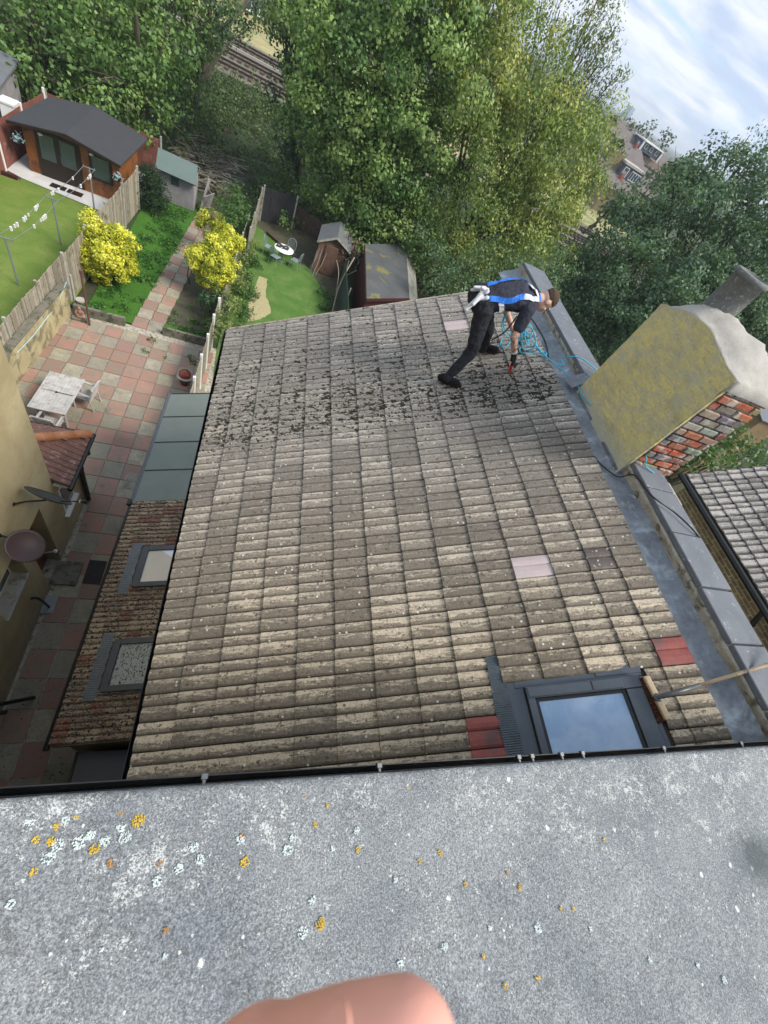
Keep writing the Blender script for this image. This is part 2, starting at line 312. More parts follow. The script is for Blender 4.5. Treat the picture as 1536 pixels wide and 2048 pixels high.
def brick_mat(name, c1, c2, mort, sc=1.0):
    m, t, b = mat(name); v = objc(t); x, y, z = node(t, 'ShaderNodeSeparateXYZ', {0: v}).outputs
    cv = node(t, 'ShaderNodeCombineXYZ', {0: math_(t, 'ADD', x, y), 1: z}).outputs[0]
    br = node(t, 'ShaderNodeTexBrick', {'Vector': cv, 'Scale': 1.0, 'Color1': (*c1, 1), 'Color2': (*c2, 1), 'Mortar': (*mort, 1), 'Mortar Size': 0.009*sc, 'Mortar Smooth': 0.3, 'Bias': 0.0, 'Brick Width': 0.235*sc, 'Row Height': 0.079*sc})
    col = mixc(t, 1.0, br.outputs[0], ramp(t, noise(t, v, 5, 6, 0.65), (0.3, 0.6), (0.7, 1.3)), 'MULTIPLY')
    setc(t, b, col); b.inputs['Roughness'].default_value = 0.93; bump(t, b, math_(t, 'SUBTRACT', noise(t, v, 50, 4, 0.7), br.outputs[1]), 0.5, 0.008); return m
M['yellowbrick'] = brick_mat('stock_brick', (0.25, 0.19, 0.10), (0.17, 0.13, 0.075), (0.42, 0.38, 0.27))
def glass_mat(name, tint=(0.05, 0.07, 0.09), dirt=0.0, ior=1.5, cloud_tone=None):
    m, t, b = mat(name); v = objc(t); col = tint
    if cloud_tone: col = mixc(t, ramp(t, noise(t, v, 65, 4, 0.7), (0.66, 0.0), (0.69, 0.8)), mixc(t, ramp(t, noise(t, v, 4.5, 5, 0.6, 0.4), (0.4, 0.0), (0.65, 1.0)), tint, cloud_tone), (0.35, 0.40, 0.42))  # blotches paint reflected clouds into the pane colour; specks are dirt
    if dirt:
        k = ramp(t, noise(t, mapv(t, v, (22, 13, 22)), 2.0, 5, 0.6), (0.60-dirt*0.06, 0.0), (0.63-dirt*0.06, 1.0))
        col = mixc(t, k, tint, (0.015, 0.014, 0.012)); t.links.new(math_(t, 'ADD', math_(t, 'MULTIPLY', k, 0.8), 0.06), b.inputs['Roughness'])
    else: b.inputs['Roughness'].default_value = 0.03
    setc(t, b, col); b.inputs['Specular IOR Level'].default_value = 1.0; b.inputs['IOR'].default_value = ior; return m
M['glass'] = glass_mat('window_glass'); M['skyglass'] = glass_mat('skylight_glass', (0.13, 0.26, 0.47), 0.0, 1.7, (0.24, 0.38, 0.56)); M['dirtyglass'] = glass_mat('dirty_skylight_glass', (0.30, 0.36, 0.38), 1.0)  # skyglass blues paint the reflected sky into the pane
# ------------------------------------------------------------------ tile roofs
def tile_roof(name, P, us, y0, wd, cols, prof, m, parent=None, skip=(), seed=1, lift=0.018, only=None, jit=0.005, attr_only=None):
    """P(u,y,h) -> xyz; us = course lines from eave upwards; each tile has its own vertices: rolled profile, raised tail, tail face"""
    rn = random.Random(seed); V = []; F = []; T = []; lap = 0.055
    for i in range(len(us)-1):
        for j in range(cols):
            if only is not None and (i, j) not in only: continue
            if (i, j) in skip: continue
            a, b_ = us[i]+rn.uniform(-jit, jit), us[i+1]+lap; rr = rn.random(); tw = rn.uniform(-0.003, 0.003); hz = rn.uniform(0, 0.004); n0 = len(V); k = len(prof)
            gu = (-0.006, 0.0, 0.4, 1.0)
            for gi, s in enumerate((0.0, 0.012, 0.45, 1.0)):
                u_ = a+(b_-a)*s
                for t_, h_, g_ in prof:
                    hh = h_+lift*(1-s)+hz+tw*(t_-0.5)*2
                    if gi == 0: hh -= 0.006
                    V.append(P(u_, y0+j*wd+t_*wd*0.992, hh)); T.append((rr, g_, s, 1))
            for t_, h_, g_ in prof:                       # tail face dropping to the course below
                V.append(P(a+0.004, y0+j*wd+t_*wd*0.992, h_*0.35-0.004)); T.append((rr, 0.0, 0, 1))
            for q in range(3):
                for p in range(k-1): F.append((n0+q*k+p, n0+(q+1)*k+p, n0+(q+1)*k+p+1, n0+q*k+p+1))
            for p in range(k-1): F.append((n0+4*k+p, n0+p, n0+p+1, n0+4*k+p+1))
            for p, fl in ((0, 0), (k-1, 1)):              # side edges
                V.append(P(a, y0+j*wd+prof[p][0]*wd*0.992, -0.01)); V.append(P(b_, y0+j*wd+prof[p][0]*wd*0.992, -0.02)); T += [(rr, 0, 0, 1)]*2
                s0, s1 = n0+p, n0+3*k+p; e0, e1 = len(V)-2, len(V)-1
                F.append((e0, e1, s1, s0) if fl else (s0, s1, e1, e0))
    me = bpy.data.meshes.new(name); me.from_pydata(V, [], F); me.update()
    at = me.attributes.new('T', 'FLOAT_COLOR', 'POINT'); at.data.foreach_set('color', np.array(T, dtype=np.float32).ravel())
    me.materials.append(m); o = bpy.data.objects.new(name, me); COL.objects.link(o)
    if parent: o.parent = parent; o.matrix_parent_inverse = parent.matrix_world.inverted()
    return o
SL = math.radians(28.83); CU, SU = math.cos(SL), math.sin(SL)
def RP(u, y, h=0.0):                                     # main tiled slope: u up the slope, y along the eave, h out of the roof
    x = u*CU; z = 12+u*SU; off = -3.354
    sag = 0.010*math.sin(y*1.3+u*0.8)+0.008*math.sin(u*2.1-y*0.7)
    d = off+h+sag
    return (x-SU*d, y, z+CU*d)
ROOF_US = [-2.209, -1.919, -1.613, -1.3, -0.985, -0.671, -0.363, -0.045, 0.263, 0.582, 0.881, 1.204, 1.507, 1.735, 1.925]
PROF = [(0.0, -0.010, 0.0), (0.02, 0.006, 0.0), (0.10, 0.014, 0.1), (0.28, 0.016, 0.5), (0.46, 0.011, 1.0), (0.54, 0.007, 0.9), (0.56, 0.0, 0.1), (0.58, 0.007, 0.0), (0.65, 0.014, 0.1), (0.78, 0.016, 0.6), (0.93, 0.010, 1.0), (0.98, 0.007, 0.8), (1.0, -0.010, 0.1)]
Y0 = 0.379-0.2*4
def main_roof():
    h = empty('rear_wing', (1.6, 2.9, 0), 'rear wing under a long slope of mossy grey brown concrete tiles the man is cleaning', 'house wing')
    cols = 31
    skip2 = {(i, j) for i in (9, 10, 11, 12) for j in range(0, 5)} | {(8, j) for j in range(6)} | {(10, 27), (10, 9), (13, 5), (12, 9)}
    roof = tile_roof('tile_slope', RP, ROOF_US, Y0, 0.2, cols, PROF, M['tile'], h, skip2, 3)
    def rep(cells, m, nm, lab):
        for c in cells:
            o = tile_roof(nm, RP, ROOF_US, Y0, 0.2, cols, PROF, m, roof, (), 5, only={c}); o['label'] = lab
    rep([(10, 27), (10, 9)], M['tile_new'], 'replacement_tile', 'clean pale pink replacement tile')
    tile_roof('cut_tile', RP, [0.263, 0.45], Y0, 0.2, 6, PROF, M['tile'], roof, (), 19, only={(0, 0)}); tile_roof('cut_tile', RP, [0.263, 0.45], Y0, 0.2, 6, PROF, M['tile'], roof, (), 19, only={(0, 4), (0, 5)})
    for c in (1, 2, 3): o = tile_roof('replacement_tile', RP, [0.263, 0.45], Y0, 0.2, 6, PROF, M['tile_red'], roof, (), 5, only={(0, c)}); o['label'] = 'dark red replacement tile'
    rep([(13, 5)], M['tile_red'], 'replacement_tile', 'dark red replacement tile')
    rep([(12, 9)], M['tile_black'], 'replacement_tile', 'blackened tile with white droppings')
    tile_roof('cut_tile', RP, [1.60, 1.735], Y0, 0.2, 5, PROF, M['tile'], roof, (), 9)['label'] = 'cut tiles beside the roof window'
    # underlay board closing the roof, walls
    b = MB()
    q = [RP(-2.17, -0.6, -0.035), RP(2.3, -0.6, -0.035), RP(2.3, 5.83, -0.035), RP(-2.17, 5.83, -0.035)]; lo = [(x, y, z-0.16) for x, y, z in q]
    b.add(q+lo, [(0, 1, 2, 3), (7, 6, 5, 4), (0, 4, 5, 1), (1, 5, 6, 2), (2, 6, 7, 3), (3, 7, 4, 0)]); b.build('roof_deck', M['mortar'], h)
    w_ = MB(); w_.add([(-0.18, -0.4, 0), (-0.18, 5.72, 0), (3.5, 5.72, 0), (3.5, -0.4, 0), (-0.18, -0.4, 7.86), (-0.18, 5.72, 7.86), (3.5, 5.72, 9.8), (3.5, -0.4, 9.8)], [(0, 1, 5, 4), (1, 2, 6, 5), (2, 3, 7, 6), (3, 0, 4, 7)]); w_.build('wall', M['yellowbrick'], h)
    g = MB(); e0 = Vector(RP(-2.235, -0.4, -0.045)); e1 = Vector(RP(-2.235, 5.88, -0.045))
    n = 8; vs = []
    for e in (e0, e1):
        for k in range(n+1):
            a = math.pi*k/n; vs.append((e.x-0.012-math.cos(a)*0.036, e.y, e.z-math.sin(a)*0.05))
        for k in range(n, -1, -1):
            a = math.pi*k/n; vs.append((e.x-0.012-math.cos(a)*0.031, e.y, e.z-math.sin(a)*0.045))
    q_ = 2*(n+1); g.add(vs, [(i, (i+1) % q_, q_+(i+1) % q_, q_+i) for i in range(q_)]+[tuple(range(q_))]); g.build('gutter', M['pipe'], h)
    # far verge: black tiles edge and mortar
    vv = MB(); vv.bar(RP(-2.2, 5.86, -0.03), RP(2.0, 5.86, -0.03), 0.03, 0.06); vv.build('verge', M['mortar'], h)
    ms = MB(); rn = random.Random(77)
    for _ in range(1500):
        u = rn.uniform(-2.15, 1.85); y = 3.4+abs(rn.gauss(0, 1.0)) if rn.random() < 0.8 else rn.uniform(3.3, 5.8)
        if u > 0.6 and rn.random() < 0.6: y = 3.45+abs(rn.gauss(0, 0.3))
        if y > 5.8: continue
        for c_ in range(rn.choice((1, 1, 2, 3))):
            s_ = rn.uniform(0.008, 0.020); k_ = rn.uniform(0.6, 1.5); ms.blob(RP(u+rn.gauss(0, 0.022), y+rn.gauss(0, 0.010), 0.018), s_, (0.026*k_, 0.024*k_, 0.014*k_), (1.25, 0.9, 0.65), rn.random(), 1, 0.3)
    ms.build('moss_clumps', M['attr'], roof)['kind'] = 'stuff'
    # lead gutter between the tiles and the party wall
    def leadx(u, k): return u
    lm = MB(); ys = np.linspace(-0.6, 6.3, 150); us = np.array([1.90, 1.955, 2.0, 2.07, 2.14, 2.20, 2.235]); V = []
    rn = random.Random(2)
    for y in ys:
        for a, u in enumerate(us):
            hh = (-0.012, -0.008, -0.006, -0.008, -0.006, 0.006, 0.05)[a]+0.004*math.sin(y*7+u*9)+0.003*math.sin(y*19+a)
            for ys_ in (0.55, 2.35, 3.6, 5.0):
                hh += 0.007*math.exp(-((y-ys_)/0.018)**2)
            p = RP(u, y, hh); V.append(p)
    k = len(us); lm.add(V, [(i*k+j, i*k+j+1, (i+1)*k+j+1, (i+1)*k+j) for i in range(len(ys)-1) for j in range(k-1)])
    lo_ = lm.build('lead_gutter', M['lead'], h, smooth=True)
    # roof window
    skyl = MB()
    U0, U1, T_ = 0.60, 1.575, 0.60
    def slab(mb, u0, u1, y0, y1, h0, h1, col=None):
        vs = [RP2(u0, y0, h0), RP2(u1, y0, h0), RP2(u1, y1, h0), RP2(u0, y1, h0), RP2(u0, y0, h1), RP2(u1, y0, h1), RP2(u1, y1, h1), RP2(u0, y1, h1)]
        mb.add(vs, [(0, 3, 2, 1), (4, 5, 6, 7), (0, 1, 5, 4), (1, 2, 6, 5), (2, 3, 7, 6), (3, 0, 4, 7)], col)
    def RP2(u, y, h_): x = u*CU; z = 12+u*SU; d = -3.354+h_; return (x-SU*d, y, z+CU*d)
    fr = MB(); slab(fr, 0.60, 0.72, -0.45, 0.60, 0.0, 0.026); slab(fr, 0.66, 1.575, 0.535, 0.60, 0.0, 0.03); slab(fr, 1.535, 1.575, -0.45, 0.53, 0.0, 0.032); slab(fr, 1.25, 1.575, 0.555, 0.615, 0.03, 0.036)
    skyo = fr.build('skylight', M['frame'], h, bevel=0.003); skyo['label'] = 'roof window in grey metal flashing with a broom leaning beside it'
    f2 = MB(); slab(f2, 0.725, 0.775, -0.45, 0.53, 0.0, 0.065); slab(f2, 0.725, 1.53, 0.455, 0.535, 0.0, 0.068); slab(f2, 1.415, 1.53, -0.45, 0.452, 0.0, 0.063)
    slab(f2, 0.735, 1.18, 0.462, 0.528, 0.068, 0.074); slab(f2, 1.19, 1.40, 0.462, 0.528, 0.068, 0.074)
    f2.build('frame', M['frame'], skyo, bevel=0.004)
    f3 = MB(); slab(f3, 0.777, 0.80, -0.45, 0.452, 0.0, 0.045); slab(f3, 1.392, 1.413, -0.45, 0.452, 0.0, 0.047); slab(f3, 0.80, 1.392, 0.432, 0.453, 0.0, 0.044); f3.build('inner_bead', M['pipe'], skyo)
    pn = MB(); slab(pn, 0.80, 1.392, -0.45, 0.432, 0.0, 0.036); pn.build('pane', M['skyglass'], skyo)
    ap = MB(); V = []; ny = 170
    for i in range(ny+1):
        y = -0.45+i*(1.23)/ny
        for u in (0.49, 0.53, 0.57, 0.61): V.append(RP2(u+0.004*math.sin(y*11), y, 0.034+(0.007 if i % 2 else 0.0)+0.005*math.sin(y*31)))
    ap.add(V, [(i*4+j, i*4+j+1, (i+1)*4+j+1, (i+1)*4+j) for i in range(ny) for j in range(3)]); ap.build('pleated_apron', M['apron'], skyo)
    # loose debris above window
    return h
def chimney_and_wall():
    XW = 3.52
    h = empty('party_wall', (3.7, 3.0, 0), 'parapet party wall capped with dark grey slabs and carrying a lichened rendered chimney', 'wall')
    mb = MB(); mb.box((XW+0.02, -0.4, 0), (3.80, 6.22, 10.19)); mb.build('brick_wall', M['yellowbrick'], h)
    # rough mortar fillet along the inner side
    fl = MB(); ys = np.linspace(-0.5, 6.25, 240); V = []; rn = random.Random(5)
    for i, y in enumerate(ys):
        e = 0.010*math.sin(y*5)+rn.uniform(-0.008, 0.008)
        V += [(XW+0.025+e, y, 10.03), (XW+0.012+e*0.7, y, 10.12+rn.uniform(-0.01, 0.01)), (XW-0.004+rn.uniform(-0.006, 0.006), y, 10.165+rn.uniform(-0.006, 0.004)), (XW-0.012+rn.uniform(-0.004, 0.004), y, 10.192), (XW+0.1, y, 10.19)]
    fl.add(V, [(i*5+j, i*5+j+1, (i+1)*5+j+1, (i+1)*5+j) for i in range(len(ys)-1) for j in range(4)]); fl.build('mortar_fillet', M['mortar'], h, smooth=True)
    # coping slabs
    cuts = [(-0.5, 0.22), (0.23, 0.66), (0.67, 1.10), (1.11, 1.60), (1.61, 2.08), (2.09, 2.40)] + [(3.62, 4.05), (4.06, 4.72), (4.73, 5.40), (5.41, 6.24)]
    rn = random.Random(8)
    for k, (a, b_) in enumerate(cuts):
        dz = rn.uniform(-0.004, 0.006); dx = rn.uniform(-0.006, 0.006)
        c = MB(); c.box((XW+0.0+dx, a, 10.195+dz), (3.90+dx, b_-0.004, 10.24+dz)); c.build('coping_slab', M['slate'], h, bevel=0.006)
    # chimney
    ch = MB()
    x0, x1, y0, y1, z0, z1 = XW-0.03, 4.06, 2.37, 3.535, 10.04, 11.17
    def hump(y): return float(np.interp(y, [2.37, 2.54, 2.70, 2.91, 3.06, 3.21, 3.535], [0.05, 0.055, 0.085, 0.13, 0.125, 0.105, 0.0]))
    nx, nz = 18, 18; V = []; rn = random.Random(4)
    for i in range(nx+1):
        for j in range(nz+1):
            y = y0+(y1-y0)*i/nx; z = z0+(z1-z0+hump(y))*j/nz
            e = 0.006*math.sin(y*9+z*5)+rn.uniform(-0.003, 0.003)
            if j == nz: z += rn.uniform(-0.006, 0.006)
            if i == 0: y += rn.uniform(-0.008, 0.008)
            V.append((x0-0.014-e, y, z))
    ch.add(V, [(i*(nz+1)+j, i*(nz+1)+j+1, (i+1)*(nz+1)+j+1, (i+1)*(nz+1)+j) for i in range(nx) for j in range(nz)])
    n0 = len(V)
    e = [(x0+0.03, y0, z0), (x0+0.03, y0, z1), (x0+0.03, y1, z0), (x0+0.03, y1, z1+0.01)]
    ch.box((x0+0.004, y0+0.005, z0), (x0+0.03, y1-0.003, z1-0.01)); chim = ch.build('chimney', M['lime'], h)
    chim['label'] = 'rendered chimney face covered in yellow green lichen'
    # brick core with individually laid bricks on the near face
    bk = MB(); bk.cur = (0.46, 0.42, 0.35); bk.box((x0+0.032, y0+0.03, z0-0.3), (x1-0.01, y1-0.02, z1-0.01))
    pal = [(0.38, 0.12, 0.065), (0.34, 0.10, 0.06), (0.36, 0.11, 0.06), (0.20, 0.18, 0.155), (0.28, 0.255, 0.22), (0.40, 0.15, 0.085), (0.17, 0.155, 0.14), (0.26, 0.21, 0.15), (0.22, 0.085, 0.065), (0.36, 0.13, 0.08)]
    rn = random.Random(12); z = z0-0.22; r_ = 0
    while z < z1-0.06:
        x = x0+0.03; w_ = 0.105 if r_ % 2 else 0.215
        while x < x1-0.02:
            xe = min(x+w_, x1)
            if xe-x > 0.03:
                pr_ = rn.uniform(0.0, 0.022); c = rn.choice(pal)
                bk.box((x+0.008+rn.uniform(0, 0.005), y0+0.005-pr_, z+0.008+rn.uniform(-0.002, 0.003)), (xe-0.008, y0+0.06, z+0.064), tuple(v*rn.uniform(0.8, 1.2) for v in c))
            x = xe; w_ = 0.215
        z += 0.075; r_ += 1
    bk.build('brickwork', M['brickattr'], chim, bevel=0.004)
    # mortar capping that slopes up to the pot
    cp = MB(); nx, ny = 16, 22; V = []; rn = random.Random(6)
    X0, X1, YA, YB = x0+0.002, x1+0.05, y0-0.012, y1+0.004
    for i in range(nx+1):
        for j in range(ny+1):
            fx, fy = i/nx, j/ny; x = X0+(X1-X0)*fx; y = YA+(YB-YA)*fy
            ed = min(fx, 1-fx)*2; ey = min(fy, 1-fy)*2
            d = math.hypot((x-3.80)/0.30, (y-3.28)/0.36); d2 = math.hypot((x-3.9)/0.35, (y-2.78)/0.42)
            zz_ = z1-0.004+hump(y)*(1-0.6*fx)+0.15*max(0, 1-d)**0.9+0.13*max(0, 1-d2)**0.9+0.05*min(1, fx*4)*min(1, ey*3)
            if 0 < i < nx and 0 < j < ny: zz_ += rn.uniform(-0.007, 0.007)
            V.append((x+rn.uniform(-0.006, 0.006), y+rn.uniform(-0.006, 0.006), zz_))
    cp.add(V, [(i*(ny+1)+j, (i+1)*(ny+1)+j, (i+1)*(ny+1)+j+1, i*(ny+1)+j+1) for i in range(nx) for j in range(ny)])
    for q_ in range(ny+1): V_ = cp.v[q_]; cp.v[q_] = (x0+0.004, V_[1], V_[2])
    rim = [i*(ny+1) for i in range(nx+1)]+[nx*(ny+1)+j for j in range(1, ny+1)]+[i*(ny+1)+ny for i in range(nx-1, -1, -1)]+[j for j in range(ny-1, 0, -1)]
    base = len(cp.v); cp.add([(cp.v[i][0]*0.99+3.79*0.01, cp.v[i][1]*0.99+2.98*0.01, z1-0.05) for i in rim], [])
    nr = len(rim); cp.f += [(rim[i], base+i, base+(i+1) % nr, rim[(i+1) % nr]) for i in range(nr)]; cp.c += [cp.cur]*nr
    cp.build('mortar_cap', M['cream'], chim, smooth=True)
    pt = MB(); pt.lathe((3.79, 3.29, 11.2), [(0.148, 0.0), (0.142, 0.2), (0.138, 0.43), (0.155, 0.435), (0.160, 0.455), (0.155, 0.475), (0.12, 0.48), (0.115, 0.3), (0.11, 0.1)], 28)
    pt.build('chimney_pot', M['potclay'], chim, smooth=True)
    # far lead flashing where the coping meets the chimney
    lf = MB(); lf.add([(3.40, 3.55, 10.10), (3.55, 3.55, 10.26), (3.86, 3.56, 10.27), (3.86, 3.66, 10.255), (3.52, 3.68, 10.255), (3.36, 3.72, 10.09)], [(0, 1, 4, 5), (1, 2, 3, 4)]); lf.build('lead_flashing', M['lead'], h)
    lf = MB(); lf.box((3.475, 2.36, 10.02), (3.505, 3.60, 10.115)); lf.build('lead_flashing', M['lead'], h, bevel=0.01)
    cr_ = MB(); cr_.box((3.88, 1.98, 9.96), (4.02, 2.28, 10.20)); cr_.build('kneeler_stone', M['cream'], h, bevel=0.02)
    return h
M['potclay'] = plain('sooty_chimney_pot', (0.15, 0.155, 0.15), 0.85, 0.45, 6, 40, dirt=((0.33, 0.33, 0.31), 0.56, 0.66, 34), bm=0.5)
def main_house():
    h = empty('main_house', (1.5, -3, 0), 'grey felt flat roof speckled with white and orange lichen in the foreground', 'house')
    nx, ny = 60, 14; mb = MB(); V = []; rn = random.Random(3)
    X0, X1 = -1.6, 5.2
    for i in range(nx+1):
        x = X0+(X1-X0)*i/nx; ed = 0.050-0.0105*(x-0.0)
        for y, z in ((-6, 10.55), (-2.5, 10.585), (-1.0, 10.595), (-0.3, 10.598), (ed-0.055, 10.60), (ed-0.03, 10.606), (ed-0.012, 10.609), (ed, 10.602), (ed+0.003, 10.585), (ed, 10.52)):
            V.append((x, y+(rn.uniform(-0.0015, 0.0015) if y > 0 else 0), z+0.002*math.sin(x*5+y*4)))
    k = 10; mb.add(V, [(i*k+j, (i+1)*k+j, (i+1)*k+j+1, i*k+j+1) for i in range(nx) for j in range(k-1)]); mb.build('felt_roof', M['felt'], h, smooth=True)
    # fascia, gutter and clips
    g = MB(); n = 8; vs = []
    for x in (X0, X1):
        yb = 0.050-0.0105*x+0.004
        for k in range(n+1):
            a = math.pi*k/n; vs.append((x, yb+0.011-math.cos(a)*0.011, 10.575-math.sin(a)*0.04))
        for k in range(n, -1, -1):
            a = math.pi*k/n; vs.append((x, yb+0.011-math.cos(a)*0.008, 10.575-math.sin(a)*0.036))
    q_ = 2*(n+1); g.add(vs, [(i, (i+1) % q_, q_+(i+1) % q_, q_+i) for i in range(q_)]+[tuple(range(q_))]); g.build('gutter', M['pipe'], h)
    for px in ((0.071, 0.06, 10.58)[0], (0.587, 0.056, 10.58)[0], (1.138, 0.05, 10.58)[0], (1.199, 0.052, 10.58)[0], (1.341, 0.05, 10.58)[0], (1.449, 0.046, 10.58)[0], (1.917, 0.044, 10.58)[0], (2.465, 0.038, 10.58)[0]):
        yb = 0.050-0.0105*px+0.024; c = MB(); c.box((px-0.009, yb-0.010, 10.566), (px+0.009, yb+0.006, 10.582)); c.box((px-0.005, yb-0.025, 10.576), (px+0.005, yb-0.008, 10.580)); c.build('gutter_clip', M['clip'], h, bevel=0.002)
    w_ = MB(); w_.box((-6.5, -6, 0), (3.5, -0.43, 7.0)); w_.box((X0+0.02, -5.9, 6.9), (3.5, -0.40, 10.5)); w_.build('wall', M['yellowbrick'], h)
    f = MB(); f.box((X0+0.02, -0.4, 10.35), (3.49, 0.028, 10.52)); f.build('fascia', M['white'], h)
    # crusty lichen rosettes where the photograph shows the larger ones
    yl = MB(); wl = MB(); rn = random.Random(9)
    def ros(mb, p, r, c):
        x, y = p[0], p[1]
        for k in range(max(14, int(r*r*420000))):
            a = rn.uniform(0, 6.283); d = r*math.sqrt(rn.random())*(1 if c[2] < 0.2 else rn.choice((0.75, 1, 1)))
            if c[2] > 0.2 and r > 0.012 and d < r*0.35 and rn.random() < 0.7: continue
            s = rn.uniform(0.0010, 0.0024); k_ = rn.uniform(0.8, 1.15)
            mb.blob((x+d*math.cos(a)*1.0, y+d*math.sin(a)*0.95, 10.6025+0.002*math.sin(x*5+y*4)), s, tuple(v_*k_ for v_ in c), (1, 1, 0.45), rn.random(), 0, 0.3)
    Y_ = (0.52, 0.35, 0.035); O_ = (0.36, 0.19, 0.06)
    for p, r in (((0.018, 0.022, 10.6), 16), ((-0.069, -0.012, 10.6), 17), ((-0.204, 0.01, 10.6), 9), ((-0.149, -0.057, 10.6), 13), ((-0.239, -0.034, 10.6), 10), ((-0.269, -0.029, 10.6), 9), ((-0.236, -0.008, 10.6), 8), ((0.193, -0.121, 10.6), 13), ((0.39, -0.264, 10.6), 15), ((-0.255, -0.085, 10.6), 9), ((0.673, 0.003, 10.6), 9), ((0.599, 0.014, 10.6), 13), ((0.41, -0.022, 10.6), 7), ((0.374, -0.064, 10.6), 8), ((0.496, -0.13, 10.6), 8), ((0.682, -0.179, 10.6), 8), ((0.754, -0.167, 10.6), 9), ((0.824, -0.248, 10.6), 8), ((1.013, -0.279, 10.6), 8), ((0.902, -0.464, 10.6), 8), ((1.012, -0.468, 10.6), 8), ((1.403, -0.206, 10.6), 9), ((1.149, -0.344, 10.6), 6), ((1.195, -0.352, 10.6), 6), ((0.847, -0.398, 10.6), 7)):
        ros(yl, p, r*0.00085, Y_)
    for p, r in (((-0.11, 0.01, 10.6), 9), ((-0.108, -0.087, 10.6), 9), ((-0.006, -0.1, 10.6), 7), ((0.181, -0.068, 10.6), 7), ((0.031, -0.221, 10.6), 6), ((0.978, -0.242, 10.6), 7), ((1.014, -0.276, 10.6), 7), ((0.347, 0.004, 10.6), 6)):
        ros(yl, p, r*0.00095, O_)
    for p, r in (((0.345, -0.273, 10.6), 13), ((1.048, -0.374, 10.6), 14), ((0.731, -0.362, 10.6), 12), ((0.368, -0.218, 10.6), 10), ((0.6, -0.368, 10.6), 11), ((0.495, -0.089, 10.6), 11), ((-0.234, -0.065, 10.6), 15), ((-0.224, -0.042, 10.6), 14), ((-0.09, -0.043, 10.6), 15), ((-0.103, -0.023, 10.6), 12), ((-0.131, -0.046, 10.6), 13), ((-0.183, -0.042, 10.6), 16), ((-0.164, -0.032, 10.6), 12), ((0.067, -0.079, 10.6), 12), ((0.085, -0.103, 10.6), 13), ((0.04, -0.116, 10.6), 12), ((-0.004, -0.133, 10.6), 12), ((0.176, -0.076, 10.6), 12), ((0.3, -0.11, 10.6), 15), ((0.312, -0.085, 10.6), 10), ((-0.28, -0.135, 10.6), 10), ((0.038, -0.263, 10.6), 6), ((-0.09, -0.232, 10.6), 5), ((0.421, -0.121, 10.6), 9), ((0.549, -0.44, 10.6), 8), ((1.445, -0.506, 10.6), 9), ((-0.346, 0.033, 10.6), 14), ((-0.292, 0.01, 10.6), 13), ((-0.223, 0.003, 10.6), 11), ((0.602, -0.209, 10.6), 9), ((1.245, -0.405, 10.6), 8), ((1.735, -0.6, 10.6), 11), ((0.884, -0.348, 10.6), 8), ((1.641, -0.55, 10.6), 9)):
        ros(wl, p, r*0.0009, (0.50, 0.57, 0.56))
    o = yl.build('orange_lichen', M['attr'], h); o['kind'] = 'stuff'; o = wl.build('white_lichen', M['attr'], h); o['kind'] = 'stuff'
    return h
# ------------------------------------------------------------------ ground and garden surfaces
def grass_mat(name, a, b_, c, sc=1.2, stripes=0.0):
    m, t, b = mat(name); v = objc(t)
    n1 = noise(t, v, sc, 6, 0.62, 0.3); n2 = noise(t, v, 9, 6, 0.7); n3 = noise(t, v, 70, 4, 0.8)
    col = mixc(t, ramp(t, n1, (0.36, 0.0), (0.62, 1.0)), a, b_)
    col = mixc(t, ramp(t, math_(t, 'ADD', math_(t, 'MULTIPLY', n2, 0.6), math_(t, 'MULTIPLY', n1, 0.4)), (0.52, 0.0), (0.64, 0.8)), col, c)
    col = mixc(t, 1.0, col, ramp(t, n3, (0.3, 0.55), (0.7, 1.45)), 'MULTIPLY')
    setc(t, b, col); b.inputs['Roughness'].default_value = 0.9; b.inputs['Specular IOR Level'].default_value = 0.15; bump(t, b, math_(t, 'ADD', n3, n2), 0.9, 0.03); return m
M['earth'] = plain('rough_ground', (0.045, 0.045, 0.025), 0.95, 0.5, 0.5, 8, dirt=((0.03, 0.055, 0.015), 0.45, 0.55, 0.9), bm=0.8, bd=0.1)
M['soil'] = plain('bare_soil', (0.075, 0.062, 0.045), 0.95, 0.5, 3, 30, bm=0.9, bd=0.03, dirt=((0.05, 0.09, 0.025), 0.52, 0.6, 4))
M['lawn_a'] = grass_mat('mown_lawn', (0.12, 0.19, 0.035), (0.155, 0.22, 0.045), (0.21, 0.23, 0.075))
M['lawn_b'] = grass_mat('weedy_lawn', (0.045, 0.13, 0.02), (0.06, 0.16, 0.02), (0.04, 0.09, 0.02))
M['lawn_c'] = grass_mat('patchy_lawn', (0.07, 0.15, 0.03), (0.10, 0.19, 0.045), (0.19, 0.20, 0.085))
M['straw'] = grass_mat('worn_dry_grass', (0.36, 0.32, 0.18), (0.42, 0.37, 0.22), (0.24, 0.26, 0.10), 3)
M['slab'] = None
